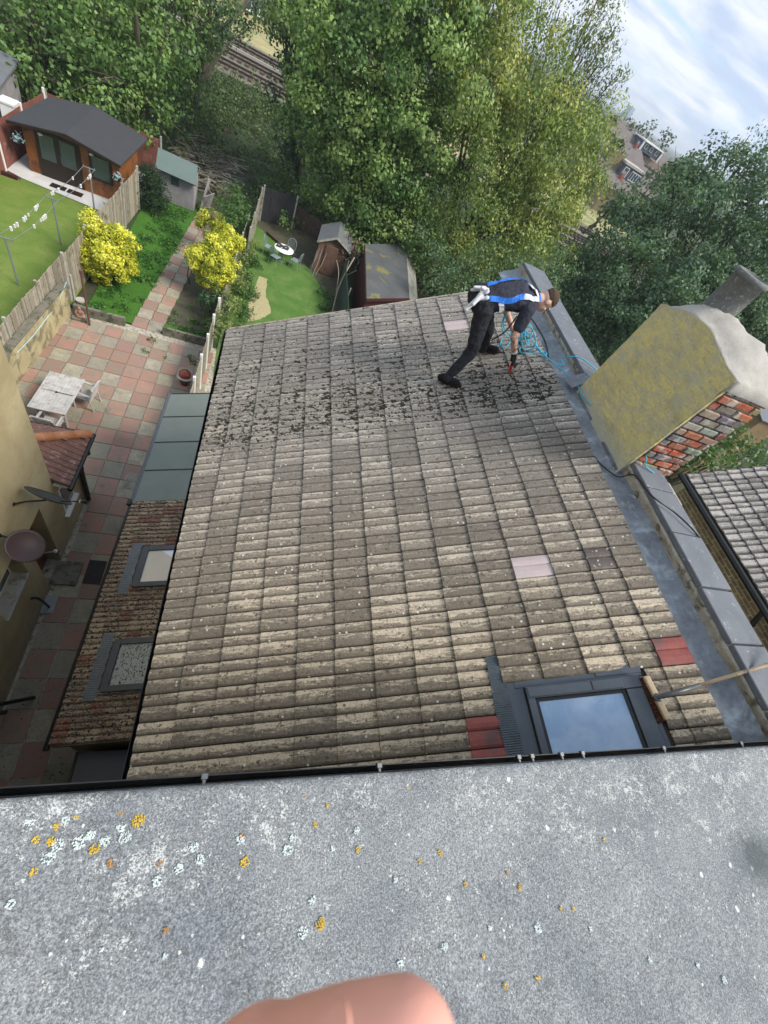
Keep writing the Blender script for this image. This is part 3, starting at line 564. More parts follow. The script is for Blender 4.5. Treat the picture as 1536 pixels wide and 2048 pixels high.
def slab_mat():
    m, t, b = mat('checker_slabs'); v = objc(t); a = node(t, 'ShaderNodeAttribute', attribute_name='Col').outputs[0]
    n1 = noise(t, v, 2.6, 6, 0.65, 0.4); n2 = noise(t, v, 12, 6, 0.7); n3 = noise(t, v, 70, 4, 0.75)
    col = mixc(t, ramp(t, math_(t, 'ADD', math_(t, 'MULTIPLY', n1, 0.5), math_(t, 'MULTIPLY', n2, 0.5)), (0.38, 0.0), (0.60, 0.9)), a, (0.19, 0.175, 0.14))
    col = mixc(t, ramp(t, n2, (0.60, 0.0), (0.75, 0.6)), col, (0.40, 0.37, 0.31)); col = mixc(t, ramp(t, n1, (0.62, 0.0), (0.75, 0.7)), col, (0.09, 0.10, 0.06))
    y = node(t, 'ShaderNodeSeparateXYZ', {0: v}).outputs[1]
    fl = ramp(t, math_(t, 'SUBTRACT', noise(t, mapv(t, v, (14, 9, 9)), 1.6, 4, 0.6), math_(t, 'MULTIPLY', ramp(t, math_(t, 'MULTIPLY', y, 0.12), (0.45, 0.0), (0.62, 1.0)), 0.12)), (0.655, 0.0), (0.665, 1.0))
    col = mixc(t, fl, col, (0.018, 0.017, 0.012))
    col = mixc(t, 1.0, col, ramp(t, n3, (0.3, 0.8), (0.7, 1.2)), 'MULTIPLY')
    setc(t, b, col); b.inputs['Roughness'].default_value = 0.9; bump(t, b, math_(t, 'ADD', n2, n3), 0.5, 0.008); return m
M['slab'] = slab_mat()
def quad(name, pts, m, kind='structure', z=None):
    b = MB(); b.add(pts, [tuple(range(len(pts)))]); o = b.build(name, m); o['kind'] = kind; return o
def setting():
    # one sheet to the horizon, gently uneven beyond the gardens
    xs = np.concatenate([[-9000, -3000, -900, -300, -120], np.linspace(-60, 80, 60), [110, 160, 300, 900, 3000, 9000]]); ys = np.concatenate([[-9000, -300, -40, -10], np.linspace(-5, 120, 60), [150, 200, 300, 600, 1500, 4000, 9000]])
    V = []; rn = random.Random(1)
    for x in xs:
        for y in ys:
            f = 1.0 if (y > 34 or x > 12) and y < 50 else 0.0
            V.append((x, y, -0.05+f*(0.25*math.sin(x*0.7+y*0.4)+rn.uniform(-0.1, 0.1))-0.1*f))
    k = len(ys); b = MB(); b.add(V, [(i*k+j, (i+1)*k+j, (i+1)*k+j+1, i*k+j+1) for i in range(len(xs)-1) for j in range(k-1)]); o = b.build('ground', M['earth']); o['kind'] = 'structure'
    quad('lawn', [(-14, 11, 0), (-6.45, 11, 0), (-6.25, 24.9, 0), (-14, 24.9, 0)], M['lawn_a'])
    quad('lawn', [(-5.9, 16.0, 0.0), (-1.5, 16.0, 0.0), (-1.0, 28, 0.0), (-6.0, 28, 0.0)], M['lawn_b'])
    quad('lawn', [(-1.3, 11, 0), (4.3, 11, 0), (4.0, 27, 0), (1.6, 28.4, 0), (-0.9, 28.8, 0)], M['lawn_c'])
    quad('flower_bed', [(-0.8, 28.2, 0.004), (1.5, 26.6, 0.004), (2.6, 25.4, 0.004), (4.0, 22, 0.004), (4.4, 22, 0.004), (4.4, 28.4, 0.004), (1.4, 31, 0.004), (-0.6, 31, 0.004)], M['soil'])
    quad('flower_bed', [(-3.3, 16.6, 0.006), (-1.6, 16.6, 0.006), (-1.2, 22.5, 0.006), (-3.0, 22.5, 0.006)], M['soil'])
    quad('flower_bed', [(-14, 23.9, 0.006), (-10.4, 23.7, 0.006), (-10.9, 25.8, 0.006), (-14, 25.5, 0.006)], M['soil'])
    # worn strip across the grass
    rn = random.Random(4); P = []
    A = [(-0.154, 18.534, 0.0), (-0.284, 19.538, 0.0), (-0.24, 20.844, 0.0), (-0.024, 22.807, 0.0)]; B = [(0.355, 22.633, 0.0), (0.421, 21.271, 0.0), (0.755, 20.034, 0.0), (0.363, 18.943, 0.0)]
    pts = smoothpts([(p[0], p[1], 0.008) for p in A], 5)+smoothpts([(p[0], p[1], 0.008) for p in B], 5)
    quad('worn_path', [(p.x+rn.uniform(-0.06, 0.06), p.y+rn.uniform(-0.1, 0.1), 0.008) for p in pts], M['straw'])
    # slabs: patio, side passage and path
    rn = random.Random(21)
    def slabs(name, x0, y0, px, py, nx, ny, keep, z=0.03, phase=0, skew=0.0):
        b = MB()
        for i in range(nx):
            for j in range(ny):
                cx, cy = x0+(i+0.5)*px+skew*(j+0.5)*py, y0+(j+0.5)*py
                if not keep(cx, cy): continue
                par = (i+j+phase) % 2; 
                if rn.random() < 0.06: par = 1-par
                c = (0.34, 0.165, 0.125) if par else (0.31, 0.275, 0.205); k = rn.uniform(0.78, 1.2); c = tuple(v*k*rn.uniform(0.96, 1.04) for v in c)
                g_ = 0.011; dz = rn.uniform(-0.006, 0.006); xx0, xx1, yy0, yy1 = cx-px/2+g_, cx+px/2-g_, cy-py/2+g_, cy+py/2-g_
                n = len(b.v); tl = [rn.uniform(-0.004, 0.004) for _ in range(4)]
                b.add([(xx0, yy0, z+dz+tl[0]), (xx1, yy0, z+dz+tl[1]), (xx1, yy1, z+dz+tl[2]), (xx0, yy1, z+dz+tl[3]), (xx0, yy0, z-0.04), (xx1, yy0, z-0.04), (xx1, yy1, z-0.04), (xx0, yy1, z-0.04)], [(0, 1, 2, 3), (4, 5, 1, 0), (5, 6, 2, 1), (6, 7, 3, 2), (7, 4, 0, 3)], c)
        o = b.build(name, M['slab']); o['kind'] = 'structure'; return o
    quad('patio_bed', [(-6.6, -0.4, 0.004), (-0.2, -0.4, 0.004), (-1.2, 15.9, 0.004), (-6.4, 15.9, 0.004)], M['mortar'])
    slabs('patio', -4.14-0.54*5, 11.67-0.64*19, 0.54, 0.64, 12, 26, lambda x, y: y < 15.75 and (-3.55 < x < -1.5 or (y > 8.1 and -6.45 < x < -1.45)), skew=0.012)
    slabs('garden_path', -4.35, 15.85, 0.52, 0.66, 2, 18, lambda x, y: True, skew=0.062, phase=1)
    # railway
    b = MB(); b.box((-70, 54, -0.1), (110, 69, 0.12)); o = b.build('railway_ballast', M['ballast']); o['kind'] = 'structure'
    quad('verge', [(-30, 69, 0.05), (60, 69, 0.05), (60, 100, 0.3), (-30, 100, 0.3)], M['drygrass'])
    for k, y in enumerate((56.3, 60.6, 65.4)):
        h = empty('railway_track', (10, y, 0.12), ('nearest railway track on brown ballast beyond the gardens', 'middle railway track with pale conductor rail beside it', 'farthest railway track beside dry yellow grass')[k], 'railway track', 'railway tracks behind the trees')
        for dy in (-0.72, 0.72):
            r_ = MB(); r_.box((-60, y+dy-0.06, 0.28), (100, y+dy+0.06, 0.46)); r_.build('rail', M['rail'], h)
        s_ = MB(); x = -59
        while x < 99: s_.box((x, y-1.3, 0.10), (x+0.28, y+1.3, 0.30)); x += 0.7
        s_.build('sleepers', M['sleeper'], h)['kind'] = 'stuff'
        if k == 1:
            r_ = MB(); r_.box((-60, y+1.75, 0.3), (100, y+1.95, 0.5)); r_.build('conductor_rail', M['cream'], h)
M['ballast'] = plain('ballast', (0.17, 0.15, 0.12), 0.95, 0.5, 1.5, 12, bm=0.8, bd=0.05, dirt=((0.10, 0.12, 0.05), 0.5, 0.6, 0.6))
M['drygrass'] = plain('dry_verge', (0.34, 0.30, 0.15), 0.95, 0.4, 0.6, 6, bm=0.6, bd=0.1, dirt=((0.14, 0.18, 0.06), 0.5, 0.6, 0.4))
M['rail'] = plain('rusty_rail', (0.06, 0.04, 0.035), 0.6, 0.3, 2, 20, metal=0.4); M['sleeper'] = plain('sleeper', (0.09, 0.07, 0.055), 0.95, 0.3, 3, 20)
M['fence'] = plain('weathered_fence_wood', (0.30, 0.265, 0.205), 0.9, 0.4, 3, 40, attr=True, dirt=((0.14, 0.13, 0.09), 0.52, 0.66, 3))
M['fencedark'] = plain('dark_fence_panel', (0.035, 0.036, 0.04), 0.9, 0.5, 2, 30); M['fencebrown'] = plain('brown_fence_panel', (0.085, 0.06, 0.045), 0.9, 0.4, 2, 30)
M['fencered'] = plain('red_brown_fence', (0.20, 0.075, 0.055), 0.85, 0.35, 2, 30, dirt=((0.30, 0.18, 0.14), 0.55, 0.7, 3))
M['concrete'] = plain('concrete', (0.36, 0.35, 0.31), 0.9, 0.3, 4, 50, dirt=((0.16, 0.16, 0.10), 0.52, 0.64, 3)); M['concdark'] = plain('grimy_concrete', (0.17, 0.16, 0.13), 0.95, 0.4, 3, 50, dirt=((0.06, 0.07, 0.04), 0.5, 0.6, 4))
M['wallyel'] = plain('stained_yellow_render', (0.42, 0.36, 0.21), 0.95, 0.35, 2, 40, dirt=((0.17, 0.15, 0.09), 0.47, 0.60, 2.4), bm=0.6)
def fence(name, p, q, h, label, post=True, boards=0.14, m='fence', postm='concrete', bay=1.9, zj=0.05, topdark=False, h2=None, group=None, seed=0):
    """close-board fence from p to q: one panel part per bay, posts between"""
    p = Vector((*p[:2], 0)); q = Vector((*q[:2], 0)); d = q-p; Ln = d.length; d.normalize(); nrm = Vector((-d.y, d.x, 0))
    root = empty(name, ((p+q)/2)[:], label, 'fence', group); rn = random.Random(seed); nb = max(1, round(Ln/bay)); h2 = h2 or h
    for k in range(nb):
        a = Ln*k/nb+0.05; b_ = Ln*(k+1)/nb-0.05; mb = MB(); hh = h+(h2-h)*(k+0.5)/nb+rn.uniform(-zj, zj); sag = rn.uniform(-0.05, 0.05); x = a
        while x < b_-0.01:
            w_ = min(boards, b_-x); s = (x-a)/(b_-a)
            top = hh+sag*math.sin(s*math.pi)+rn.uniform(-0.012, 0.012); o = nrm*rn.uniform(-0.006, 0.010)
            k_ = rn.uniform(0.62, 1.25); cw = (0.34*k_, 0.30*k_, 0.235*k_)
            mb.bar(p+d*(x+w_/2)+o+Vector((0, 0, 0.04)), p+d*(x+w_/2)+o+Vector((0, 0, top)), w_-0.016, 0.018, up=nrm, col=cw)
            x += w_
        for zz in (0.35, hh*0.55, hh-0.25): mb.bar(p+d*a+nrm*0.03+Vector((0, 0, zz)), p+d*b_+nrm*0.03+Vector((0, 0, zz)), 0.04, 0.07)
        mb.build('fence_panel', M[m], root)
        if k in (0,) and post or post:
            pb = MB(); c = p+d*(Ln*k/nb); pb.box((c.x-0.045, c.y-0.045, 0), (c.x+0.045, c.y+0.045, hh+0.12)); pb.build('post', M[postm], root, bevel=0.01)
    if post:
        pb = MB(); pb.box((q.x-0.045, q.y-0.045, 0), (q.x+0.045, q.y+0.045, h2+0.12)); pb.build('post', M[postm], root, bevel=0.01)
    return root
def gardens():
    fence('board_fence', (-6.75, 10.2), (-6.35, 18.4), 1.72, 'long weathered pale board fence behind the stained yellow garden wall', boards=0.13, seed=1)
    fence('board_fence', (-6.33, 18.45), (-6.05, 25.0), 1.75, 'pale board fence between the striped sunlit lawn and the dark conifer', boards=0.15, seed=2)
    fence('board_fence', (-1.56, 9.5), (-1.36, 17.0), 1.5, 'slatted pale fence with white posts along right edge of checkered patio', boards=0.10, bay=1.25, seed=3, postm='white', zj=0.03)
    fence('board_fence', (-1.34, 17.1), (-1.0, 25.6), 1.3, 'ivy covered fence behind the yellow bushes', boards=0.12, seed=4, postm='concrete')
    fence('board_fence', (-0.78, 23.6), (-0.62, 28.8), 1.65, 'grey board fence with concrete posts behind round green shrub', boards=0.14, seed=5, postm='concrete')
    fence('dark_fence', (-0.52, 28.9), (1.35, 29.4), 1.75, 'black fence panel in corner of the lawn garden', boards=0.2, m='fencedark', bay=1.9, seed=6, postm='concrete')
    fence('brown_fence', (1.4, 30.0), (4.6, 28.6), 1.2, 'low brown fence panel behind the small red brown shed', boards=0.2, m='fencebrown', seed=7, postm='fencebrown')
    # green sheet fence beside the dark roofed shed
    g_ = empty('sheet_fence', (4.3, 22, 0), 'thin dark green sheet fence leaning beside the dark roofed shed', 'fence')
    b = MB(); b.box((4.25, 19.5, 0), (4.28, 24.5, 1.55)); b.build('fence_panel', M['greensheet'], g_)
    for y in (21.3, 24.1): b = MB(); b.tube([(4.33, y, 0), (4.36, y, 1.75)], 0.03, 6); b.build('post', M['concrete'], g_)
    # red fence left of summerhouse
    fence('red_fence', (-11.1, 21.5), (-10.95, 29.2), 1.75, 'red brown panelled fence with white posts left of the summerhouse', boards=0.5, m='fencered', seed=8, postm='white', bay=2.4)
    fence('red_fence', (-10.9, 29.3), (-5.95, 29.6), 1.7, 'red brown fence running behind the summerhouse', boards=0.5, m='fencered', seed=9, postm='concrete', bay=2.4)
    for x, y, s, l in ((-11.6, 27.0, 0.28, 'white plastic box nearest the red fence corner'), (-12.6, 26.2, 0.33, 'larger white plastic box left of the other behind the red fence')):
        r = empty('storage_box', (x, y, 0), l, 'box', 'white boxes behind the red fence'); b = MB(); b.box((x-s, y-s, 0), (x+s, y+s, 1.5)); b.build('body', M['white'], r, bevel=0.03); b = MB(); b.box((x-s-0.03, y-s-0.03, 1.5), (x+s+0.03, y+s+0.03, 1.62)); b.build('lid', M['white'], r, bevel=0.02)
    # low grey-roofed outbuilding, far left
    r = empty('lean_to_shed', (-13.5, 28.5, 0), 'grey roofed outbuilding at the far left behind the white boxes', 'shed')
    b = MB(); b.box((-16, 27.2, 0), (-12.2, 29.8, 1.7)); b.build('wall', M['greywood'], r); b = MB(); b.add([(-16.2, 27.0, 1.7), (-12.0, 27.0, 1.7), (-12.0, 30, 2.3), (-16.2, 30, 2.3), (-16.2, 27.0, 1.62), (-12.0, 27.0, 1.62), (-12.0, 30, 2.2), (-16.2, 30, 2.2)], [(0, 1, 2, 3), (7, 6, 5, 4), (0, 4, 5, 1), (1, 5, 6, 2), (2, 6, 7, 3), (3, 7, 4, 0)]); b.build('roof', M['greyfelt'], r)
    # garden wall with a low coping
    wn, wf = (-6.5, 11.0), (-6.2, 15.56)
    r = empty('garden_wall', (-6.3, 13.3, 0), 'stained yellow rendered garden wall with a blue line strung along it', 'wall')
    b = MB(); 
    def wallbox(mb, p, q, w_, z0, z1):
        P = [(p[0]-w_, p[1]), (p[0], p[1]), (q[0], q[1]), (q[0]-w_, q[1])]; mb.prism(P, z0, z1)
    wallbox(b, wn, wf, 0.2, 0, 1.10); b.build('wall_body', M['wallyel'], r)
    b = MB(); wallbox(b, (wn[0]+0.02, wn[1]), (wf[0]+0.02, wf[1]+0.02), 0.24, 1.102, 1.16); b.build('wall_coping', M['concdark'], r, bevel=0.01)
    l = MB(); pts = [(-6.42, 11.9, 0.92), (-6.36, 12.9, 0.84), (-6.31, 13.8, 0.86), (-6.27, 14.7, 0.86), (-6.18, 15.6, 1.25)]; l.tube(smoothpts(pts, 5), 0.012, 6)
    o = l.build('clothes_line', M['paleblue'], None); tag(o, 'pale blue rope line strung along the yellow garden wall', 'rope')
    for x0, x1, y, l_ in ((-6.15, -4.50, 15.72, 'low concrete retaining wall behind the seated statue'), (-3.22, -1.62, 15.86, 'low concrete retaining wall right of the slab path')):
        b = MB(); b.prism([(x0, y-0.08+(0 if x0 < -4 else 0.03)), (x1, y-0.02), (x1, y+0.09), (x0, y+0.05)], 0, 0.37); o = b.build('retaining_wall', M['concdark'], bevel=0.012); tag(o, l_, 'wall', 'low walls at the end of the patio')
    # posts
    for k, (x, y, hh) in enumerate(((-7.48, 23.25, 1.78), (-7.77, 19.8, 1.75), (-8.05, 16.37, 1.70))):
        r = empty('clothes_post', (x, y, 0), ('clothes post nearest the summerhouse window', 'middle clothes post on the mown lawn', 'clothes post nearest the camera on the mown lawn')[k], 'post', 'clothes posts on the left lawn')
        b = MB(); b.tube([(x, y, 0), (x, y, hh)], 0.032, 8); b.build('pole', M['galv'], r); b = MB(); b.bar((x-0.22, y, hh-0.02), (x+0.22, y, hh-0.02), 0.03, 0.03); b.tube([(x-0.2, y, hh), (x-0.2, y, hh+0.05)], 0.014, 5); b.tube([(x+0.2, y, hh), (x+0.2, y, hh+0.05)], 0.014, 5); b.build('crossbar', M['galv'], r)
    A, B, C_ = Vector((-8.05, 16.37, 1.70)), Vector((-7.77, 19.8, 1.75)), Vector((-7.48, 23.25, 1.78)); rn = random.Random(3)
    for si, sx in enumerate((-0.2, 0.2)):
        b = MB(); pg = []
        r = empty('washing_line', (A.x+sx, 18, 1.6), ('left washing line strung with white pegs', 'right washing line with fewer white pegs')[si], 'washing line', 'washing lines')
        for P, Q in ((A, B), (B, C_)):
            pts = [P.lerp(Q, t/10)+Vector((sx, 0, -0.12*math.sin(math.pi*t/10))) for t in range(11)]; b.tube(pts, 0.008, 4)
        b.build('line', M['galv'], r)
        for k in range(14 if si == 0 else 9):
            t = rn.uniform(0.12, 0.9); P, Q = (A, B) if rn.random() < 0.75 else (B, C_); p = P.lerp(Q, t)+Vector((sx, 0, -0.12*math.sin(math.pi*t)))
            c = MB(); s = rn.uniform(0.05, 0.085); c.box((p.x-s*0.35, p.y-s*0.4, p.z-s*1.4), (p.x+s*0.35, p.y+s*0.4, p.z+0.02)); c.build('peg', M['white'], r)
    r = empty('washing_post', (-5.53, 15.2, 0), 'thin rusty brown pole standing at the patio corner by the statue', 'post'); b = MB(); b.tube([(-5.53, 15.2, 0), (-5.53, 15.2, 2.05)], 0.035, 8); b.build('pole', M['rust'], r); b = MB(); b.tube([(-5.53, 15.2, 2.0), (-5.53, 15.2, 2.12)], 0.055, 8); b.build('cap', M['rust'], r)
    b = MB(); b.tube([(-6.12, 15.85, 0), (-6.12, 15.85, 1.4)], 0.05, 6); o = b.build('garden_post', M['concrete']); tag(o, 'short pale post at the corner above the statue', 'post')
    # statue
    x, y = -6.0+0.12, 15.45; r = empty('statue', (x, y, 0), 'small pink terracotta seated figure statue in patio corner', 'statue')
    b = MB(); b.box((x-0.25, y-0.2, 0), (x+0.25, y+0.2, 0.12)); b.build('plinth', M['concdark'], r, bevel=0.02)
    b = MB(); q = 0.78; z_ = 0.12
    for c_, r_, sq_ in (((0, -0.04, 0.06), 0.17, (1.25, 0.9, 0.42)), ((0, 0, 0.21), 0.115, (1, 0.75, 1.3)), ((0, 0, 0.41), 0.07, (1, 1, 1.2)), ((0, 0, 0.495), 0.033, (1, 1, 1))): b.blob((x+c_[0]*q, y+c_[1]*q, z_+c_[2]*q), r_*q, None, sq_, 1, 2, 0.03)
    for s_ in (-1, 1): b.tube([(x+s_*0.10*q, y, z_+0.30*q), (x+s_*0.165*q, y-0.04, z_+0.17*q), (x+s_*0.03*q, y-0.11, z_+0.12*q)], 0.028, 6)
    b.build('figure', M['terracotta'], r, smooth=True)
    b = MB(); b.lathe((-5.95, 15.9, 0.37), [(0.10, 0), (0.16, 0.10), (0.16, 0.13), (0.1, 0.12)], 12); o = b.build('stone_bowl', M['cream']); tag(o, 'small cream bowl on the low wall above the statue', 'bowl')
    # terracotta pots
    x, y = -1.98, 13.3; r = empty('plant_pot', (x, y, 0), 'stacked red glazed and terracotta pots by the slatted fence', 'pot')
    b = MB(); b.lathe((x, y, 0.03), [(0.13, 0), (0.2, 0.22), (0.24, 0.34), (0.235, 0.37), (0.15, 0.36)], 18); b.build('lower_pot', M['soilpot'], r, smooth=True)
    b = MB(); b.lathe((x, y, 0.38), [(0.26, 0), (0.28, 0.03), (0.2, 0.05)], 20); b.build('saucer', M['cream'], r); b = MB(); b.lathe((x, y, 0.41), [(0.19, 0), (0.215, 0.1), (0.21, 0.14), (0.16, 0.17), (0.13, 0.23), (0.05, 0.25), (0.03, 0.29)], 20); b.build('upper_pot', M['redglaze'], r, smooth=True)
    # drains and mats
    b = MB(); 
    for k in range(14): b.box((-2.98+k*0.027, 5.05, 0.045), (-2.965+k*0.027, 5.72, 0.058))
    for k in range(22): b.box((-3.0, 5.04+k*0.031, 0.045), (-2.6, 5.055+k*0.031, 0.056))
    o = b.build('door_mat', M['rubber']); tag(o, 'black rubber grid mat on the passage slabs', 'mat')
    b = MB(); b.box((-3.62, 4.2, 0.04), (-3.37, 4.66, 0.058)); b.box((-3.60, 4.22, 0.058), (-3.39, 4.64, 0.062)); o = b.build('drain_cover', M['galv']); tag(o, 'pale grey metal drain cover against the yellow house wall', 'drain cover')
    b = MB(); p = [(-2.838, 8.787, 0.0), (-2.403, 8.771, 0.0), (-2.393, 8.157, 0.0), (-2.86, 8.198, 0.0)]
    for k in range(14):
        t0, t1 = k/14, (k+0.55)/14
        L0 = [p[0][i]+(p[3][i]-p[0][i])*t0 for i in range(2)]; L1 = [p[1][i]+(p[2][i]-p[1][i])*t0 for i in range(2)]; K0 = [p[0][i]+(p[3][i]-p[0][i])*t1 for i in range(2)]; K1 = [p[1][i]+(p[2][i]-p[1][i])*t1 for i in range(2)]
        b.add([(*L0, 0.05), (*L1, 0.05), (*K1, 0.05), (*K0, 0.05)], [(0, 1, 2, 3)])
    o = b.build('drain_grating', M['concrete']); tag(o, 'slotted concrete drain grating set in the patio slabs', 'drain cover')
    b = MB(); b.box((-3.66, 4.95, 0.04), (-3.1, 5.6, 0.10)); o = b.build('door_step', M['concdark'], bevel=0.01); tag(o, 'low concrete step outside the red door', 'step')
M['greensheet'] = plain('green_sheet', (0.03, 0.055, 0.045), 0.7, 0.3, 1); M['greywood'] = plain('silvered_boards', (0.27, 0.26, 0.27), 0.9, 0.35, 3, 30); M['greyfelt'] = plain('grey_roof_felt', (0.12, 0.13, 0.14), 0.9, 0.25, 3, 60)
M['paleblue'] = plain('blue_line', (0.35, 0.55, 0.6), 0.7, 0.1); M['galv'] = plain('galvanised_steel', (0.24, 0.27, 0.29), 0.5, 0.2, metal=0.3); M['rust'] = plain('rusty_steel', (0.13, 0.06, 0.04), 0.85, 0.4)
M['terracotta'] = plain('pink_terracotta', (0.40, 0.22, 0.17), 0.85, 0.3); M['soilpot'] = plain('dark_terracotta', (0.12, 0.07, 0.055), 0.8, 0.3); M['redglaze'] = plain('red_glazed', (0.22, 0.045, 0.025), 0.25, 0.2, bm=0.0); M['rubber'] = plain('black_rubber', (0.02, 0.017, 0.02), 0.7, 0.3)
# ------------------------------------------------------------------ furniture
M['teak'] = plain('silvered_garden_wood', (0.46, 0.44, 0.42), 0.85, 0.35, 5, 40, dirt=((0.30, 0.28, 0.25), 0.52, 0.64, 6)); M['gmetal'] = plain('pale_green_metal', (0.22, 0.28, 0.30), 0.5, 0.2)
def local(root, c, rz):
    root.matrix_world = Matrix.Translation(Vector(c)) @ Matrix.Rotation(rz, 4, 'Z')
def lbuild(mb, name, m, root, **k):
    o = mb.build(name, m, None, **k); o.parent = root; return o       # mesh in the thing's own space
def patio_furniture():
    c = (-5.09, 10.77, 0); r = empty('patio_table', c, 'silvery slatted rectangular wooden garden table with a dark umbrella hole', 'table'); local(r, c, math.radians(-2.2))
    b = MB(); hw, hl = 0.46, 0.78
    for sgn in (-1, 1):
        n = 9; y0, y1 = (0.03, hl) if sgn > 0 else (-hl, -0.03)
        for k in range(n):
            x = -hw+0.05+(2*hw-0.1)*(k+0.5)/n; b.box((x-0.044, y0, 0.75), (x+0.044, y1, 0.775))
    for y in (-hl-0.03, -0.028, hl): b.box((-hw, y+0.002, 0.742), (hw, y+0.028, 0.779))
    for x in (-hw-0.005, hw-0.045): b.box((x, -hl-0.028, 0.741), (x+0.05, hl+0.026, 0.778))
    lbuild(b, 'table_top', M['teak'], r)
    b = MB(); b.lathe((-0.02, 0.0, 0.776), [(0.035, 0), (0.04, 0.006), (0.02, 0.007)], 14); b.box((0.02, -0.012, 0.78), (0.38, 0.012, 0.783)); lbuild(b, 'umbrella_hole', M['rubber'], r)
    for x in (-1, 1):
        for y in (-1, 1):
            b = MB(); b.bar((x*0.36, y*0.64, 0), (x*0.36, y*0.60, 0.74), 0.05, 0.05); b.bar((x*0.36, y*0.2, 0), (x*0.36, y*0.60, 0.70), 0.04, 0.04) if False else None; lbuild(b, 'leg', M['teak'], r)
    b = MB(); b.box((-0.38, -0.66, 0.66), (0.38, -0.62, 0.74)); b.box((-0.38, 0.62, 0.66), (0.38, 0.66, 0.74)); b.box((-0.38, -0.62, 0.66), (-0.34, 0.62, 0.74)); b.box((0.34, -0.62, 0.66), (0.38, 0.62, 0.74)); b.box((-0.36, -0.62, 0.12), (0.36, -0.58, 0.16)); b.box((-0.36, 0.58, 0.12), (0.36, 0.62, 0.16)); lbuild(b, 'apron', M['teak'], r)
    def chair(c, rz, label):
        r = empty('wooden_armchair', c, label, 'chair', 'wooden armchairs at the patio table'); local(r, c, rz)
        b = MB()
        for k in range(7): b.box((-0.24+k*0.07, -0.20, 0.42), (-0.182+k*0.07, 0.26, 0.44))
        b.box((-0.27, 0.22, 0.38), (0.27, 0.25, 0.418)); b.box((-0.27, -0.22, 0.38), (0.27, -0.19, 0.418)); lbuild(b, 'seat', M['teak'], r)
        b = MB()
        for z in (0.55, 0.62, 0.69, 0.76, 0.83): b.bar((-0.25, -0.24-(z-0.45)*0.22, z), (0.25, -0.24-(z-0.45)*0.22, z), 0.016, 0.05, up=(0, 0, 1))
        b.bar((-0.27, -0.34, 0.92), (0.27, -0.34, 0.92), 0.03, 0.06); lbuild(b, 'backrest', M['teak'], r)
        for s in (-1, 1):
            b = MB(); b.tube([(s*0.27, -0.36, 0.94), (s*0.27, -0.22, 0.45), (s*0.27, -0.30, 0.0)], 0.026, 6); lbuild(b, 'leg', M['teak'], r)
            b = MB(); b.tube([(s*0.27, 0.24, 0.0), (s*0.27, 0.25, 0.64)], 0.024, 6); lbuild(b, 'leg', M['teak'], r)
            b = MB(); b.bar((s*0.27, -0.27, 0.66), (s*0.27, 0.30, 0.665), 0.06, 0.025); lbuild(b, 'armrest', M['teak'], r)
    chair((-4.55, 11.28, 0), math.radians(82), 'wooden armchair on the right of the table with its back to the path')
    chair((-5.02, 9.82, 0), math.radians(-6), 'wooden armchair tucked under the near end of the patio table')
    # bistro set on the rough lawn
    c = (1.0, 25.0, 0); r = empty('round_table', c, 'small white round garden table half covered by a dark cloth', 'table')
    b = MB(); b.lathe((1.0, 25.0, 0.70), [(0.48, 0), (0.52, 0.01), (0.52, 0.03), (0.48, 0.035)], 26); b.build('table_top', M['white'], r)
    b = MB(); b.tube([(1.0, 25, 0), (1.0, 25, 0.7)], 0.03, 6); b.tube([(0.75, 25, 0.02), (1.25, 25, 0.02)], 0.02, 6); b.tube([(1, 24.75, 0.02), (1, 25.25, 0.02)], 0.02, 6); b.build('pedestal', M['gmetal'], r)
    b = MB(); n = 12; V = []; rn = random.Random(3)
    for i in range(n+1):
        for j in range(n+1): V.append((0.55+0.66*i/n+rn.uniform(-0.01, 0.01)+0.08*j/n, 24.9+0.42*j/n, 0.755+0.03*rn.random()+0.05*math.sin(i*0.9)*math.sin(j*0.6)))
    b.add(V, [(i*(n+1)+j, (i+1)*(n+1)+j, (i+1)*(n+1)+j+1, i*(n+1)+j+1) for i in range(n) for j in range(n)]); o = b.build('folded_cloth', M['darkcloth']); tag(o, 'dark grey cloth lying on the round white table', 'cloth')
    def mchair(c, rz, label):
        r = empty('metal_garden_chair', c, label, 'chair', 'metal chairs around the round table'); local(r, c, rz)
        b = MB(); b.box((-0.21, -0.2, 0.43), (0.21, 0.22, 0.45)); lbuild(b, 'seat', M['gmetal'], r, bevel=0.008)
        b = MB(); b.tube(smoothpts([(-0.22, -0.2, 0.44), (-0.23, -0.27, 0.75), (-0.12, -0.31, 0.93), (0.12, -0.31, 0.93), (0.23, -0.27, 0.75), (0.22, -0.2, 0.44)], 4), 0.014, 6)
        for x in (-0.14, -0.07, 0, 0.07, 0.14): b.tube([(x, -0.2, 0.45), (x, -0.29, 0.91)], 0.009, 4)
        lbuild(b, 'backrest', M['gmetal'], r)
        for x in (-0.2, 0.2):
            for y in (-0.2, 0.2): b = MB(); b.tube([(x, y, 0.44), (x*1.15, y*1.3, 0)], 0.014, 5); lbuild(b, 'leg', M['gmetal'], r)
    mchair((0.22, 25.25, 0), math.radians(-100), 'metal chair left of the round table with tall bent back'); mchair((0.62, 24.45, 0), math.radians(-30), 'metal chair at the near left side of the round table')
    mchair((1.72, 24.85, 0), math.radians(65), 'metal chair at the right side of the round table'); mchair((1.35, 25.75, 0), math.radians(165), 'metal chair behind the round table')
M['darkcloth'] = plain('dark_cloth', (0.035, 0.036, 0.045), 0.95, 0.4)
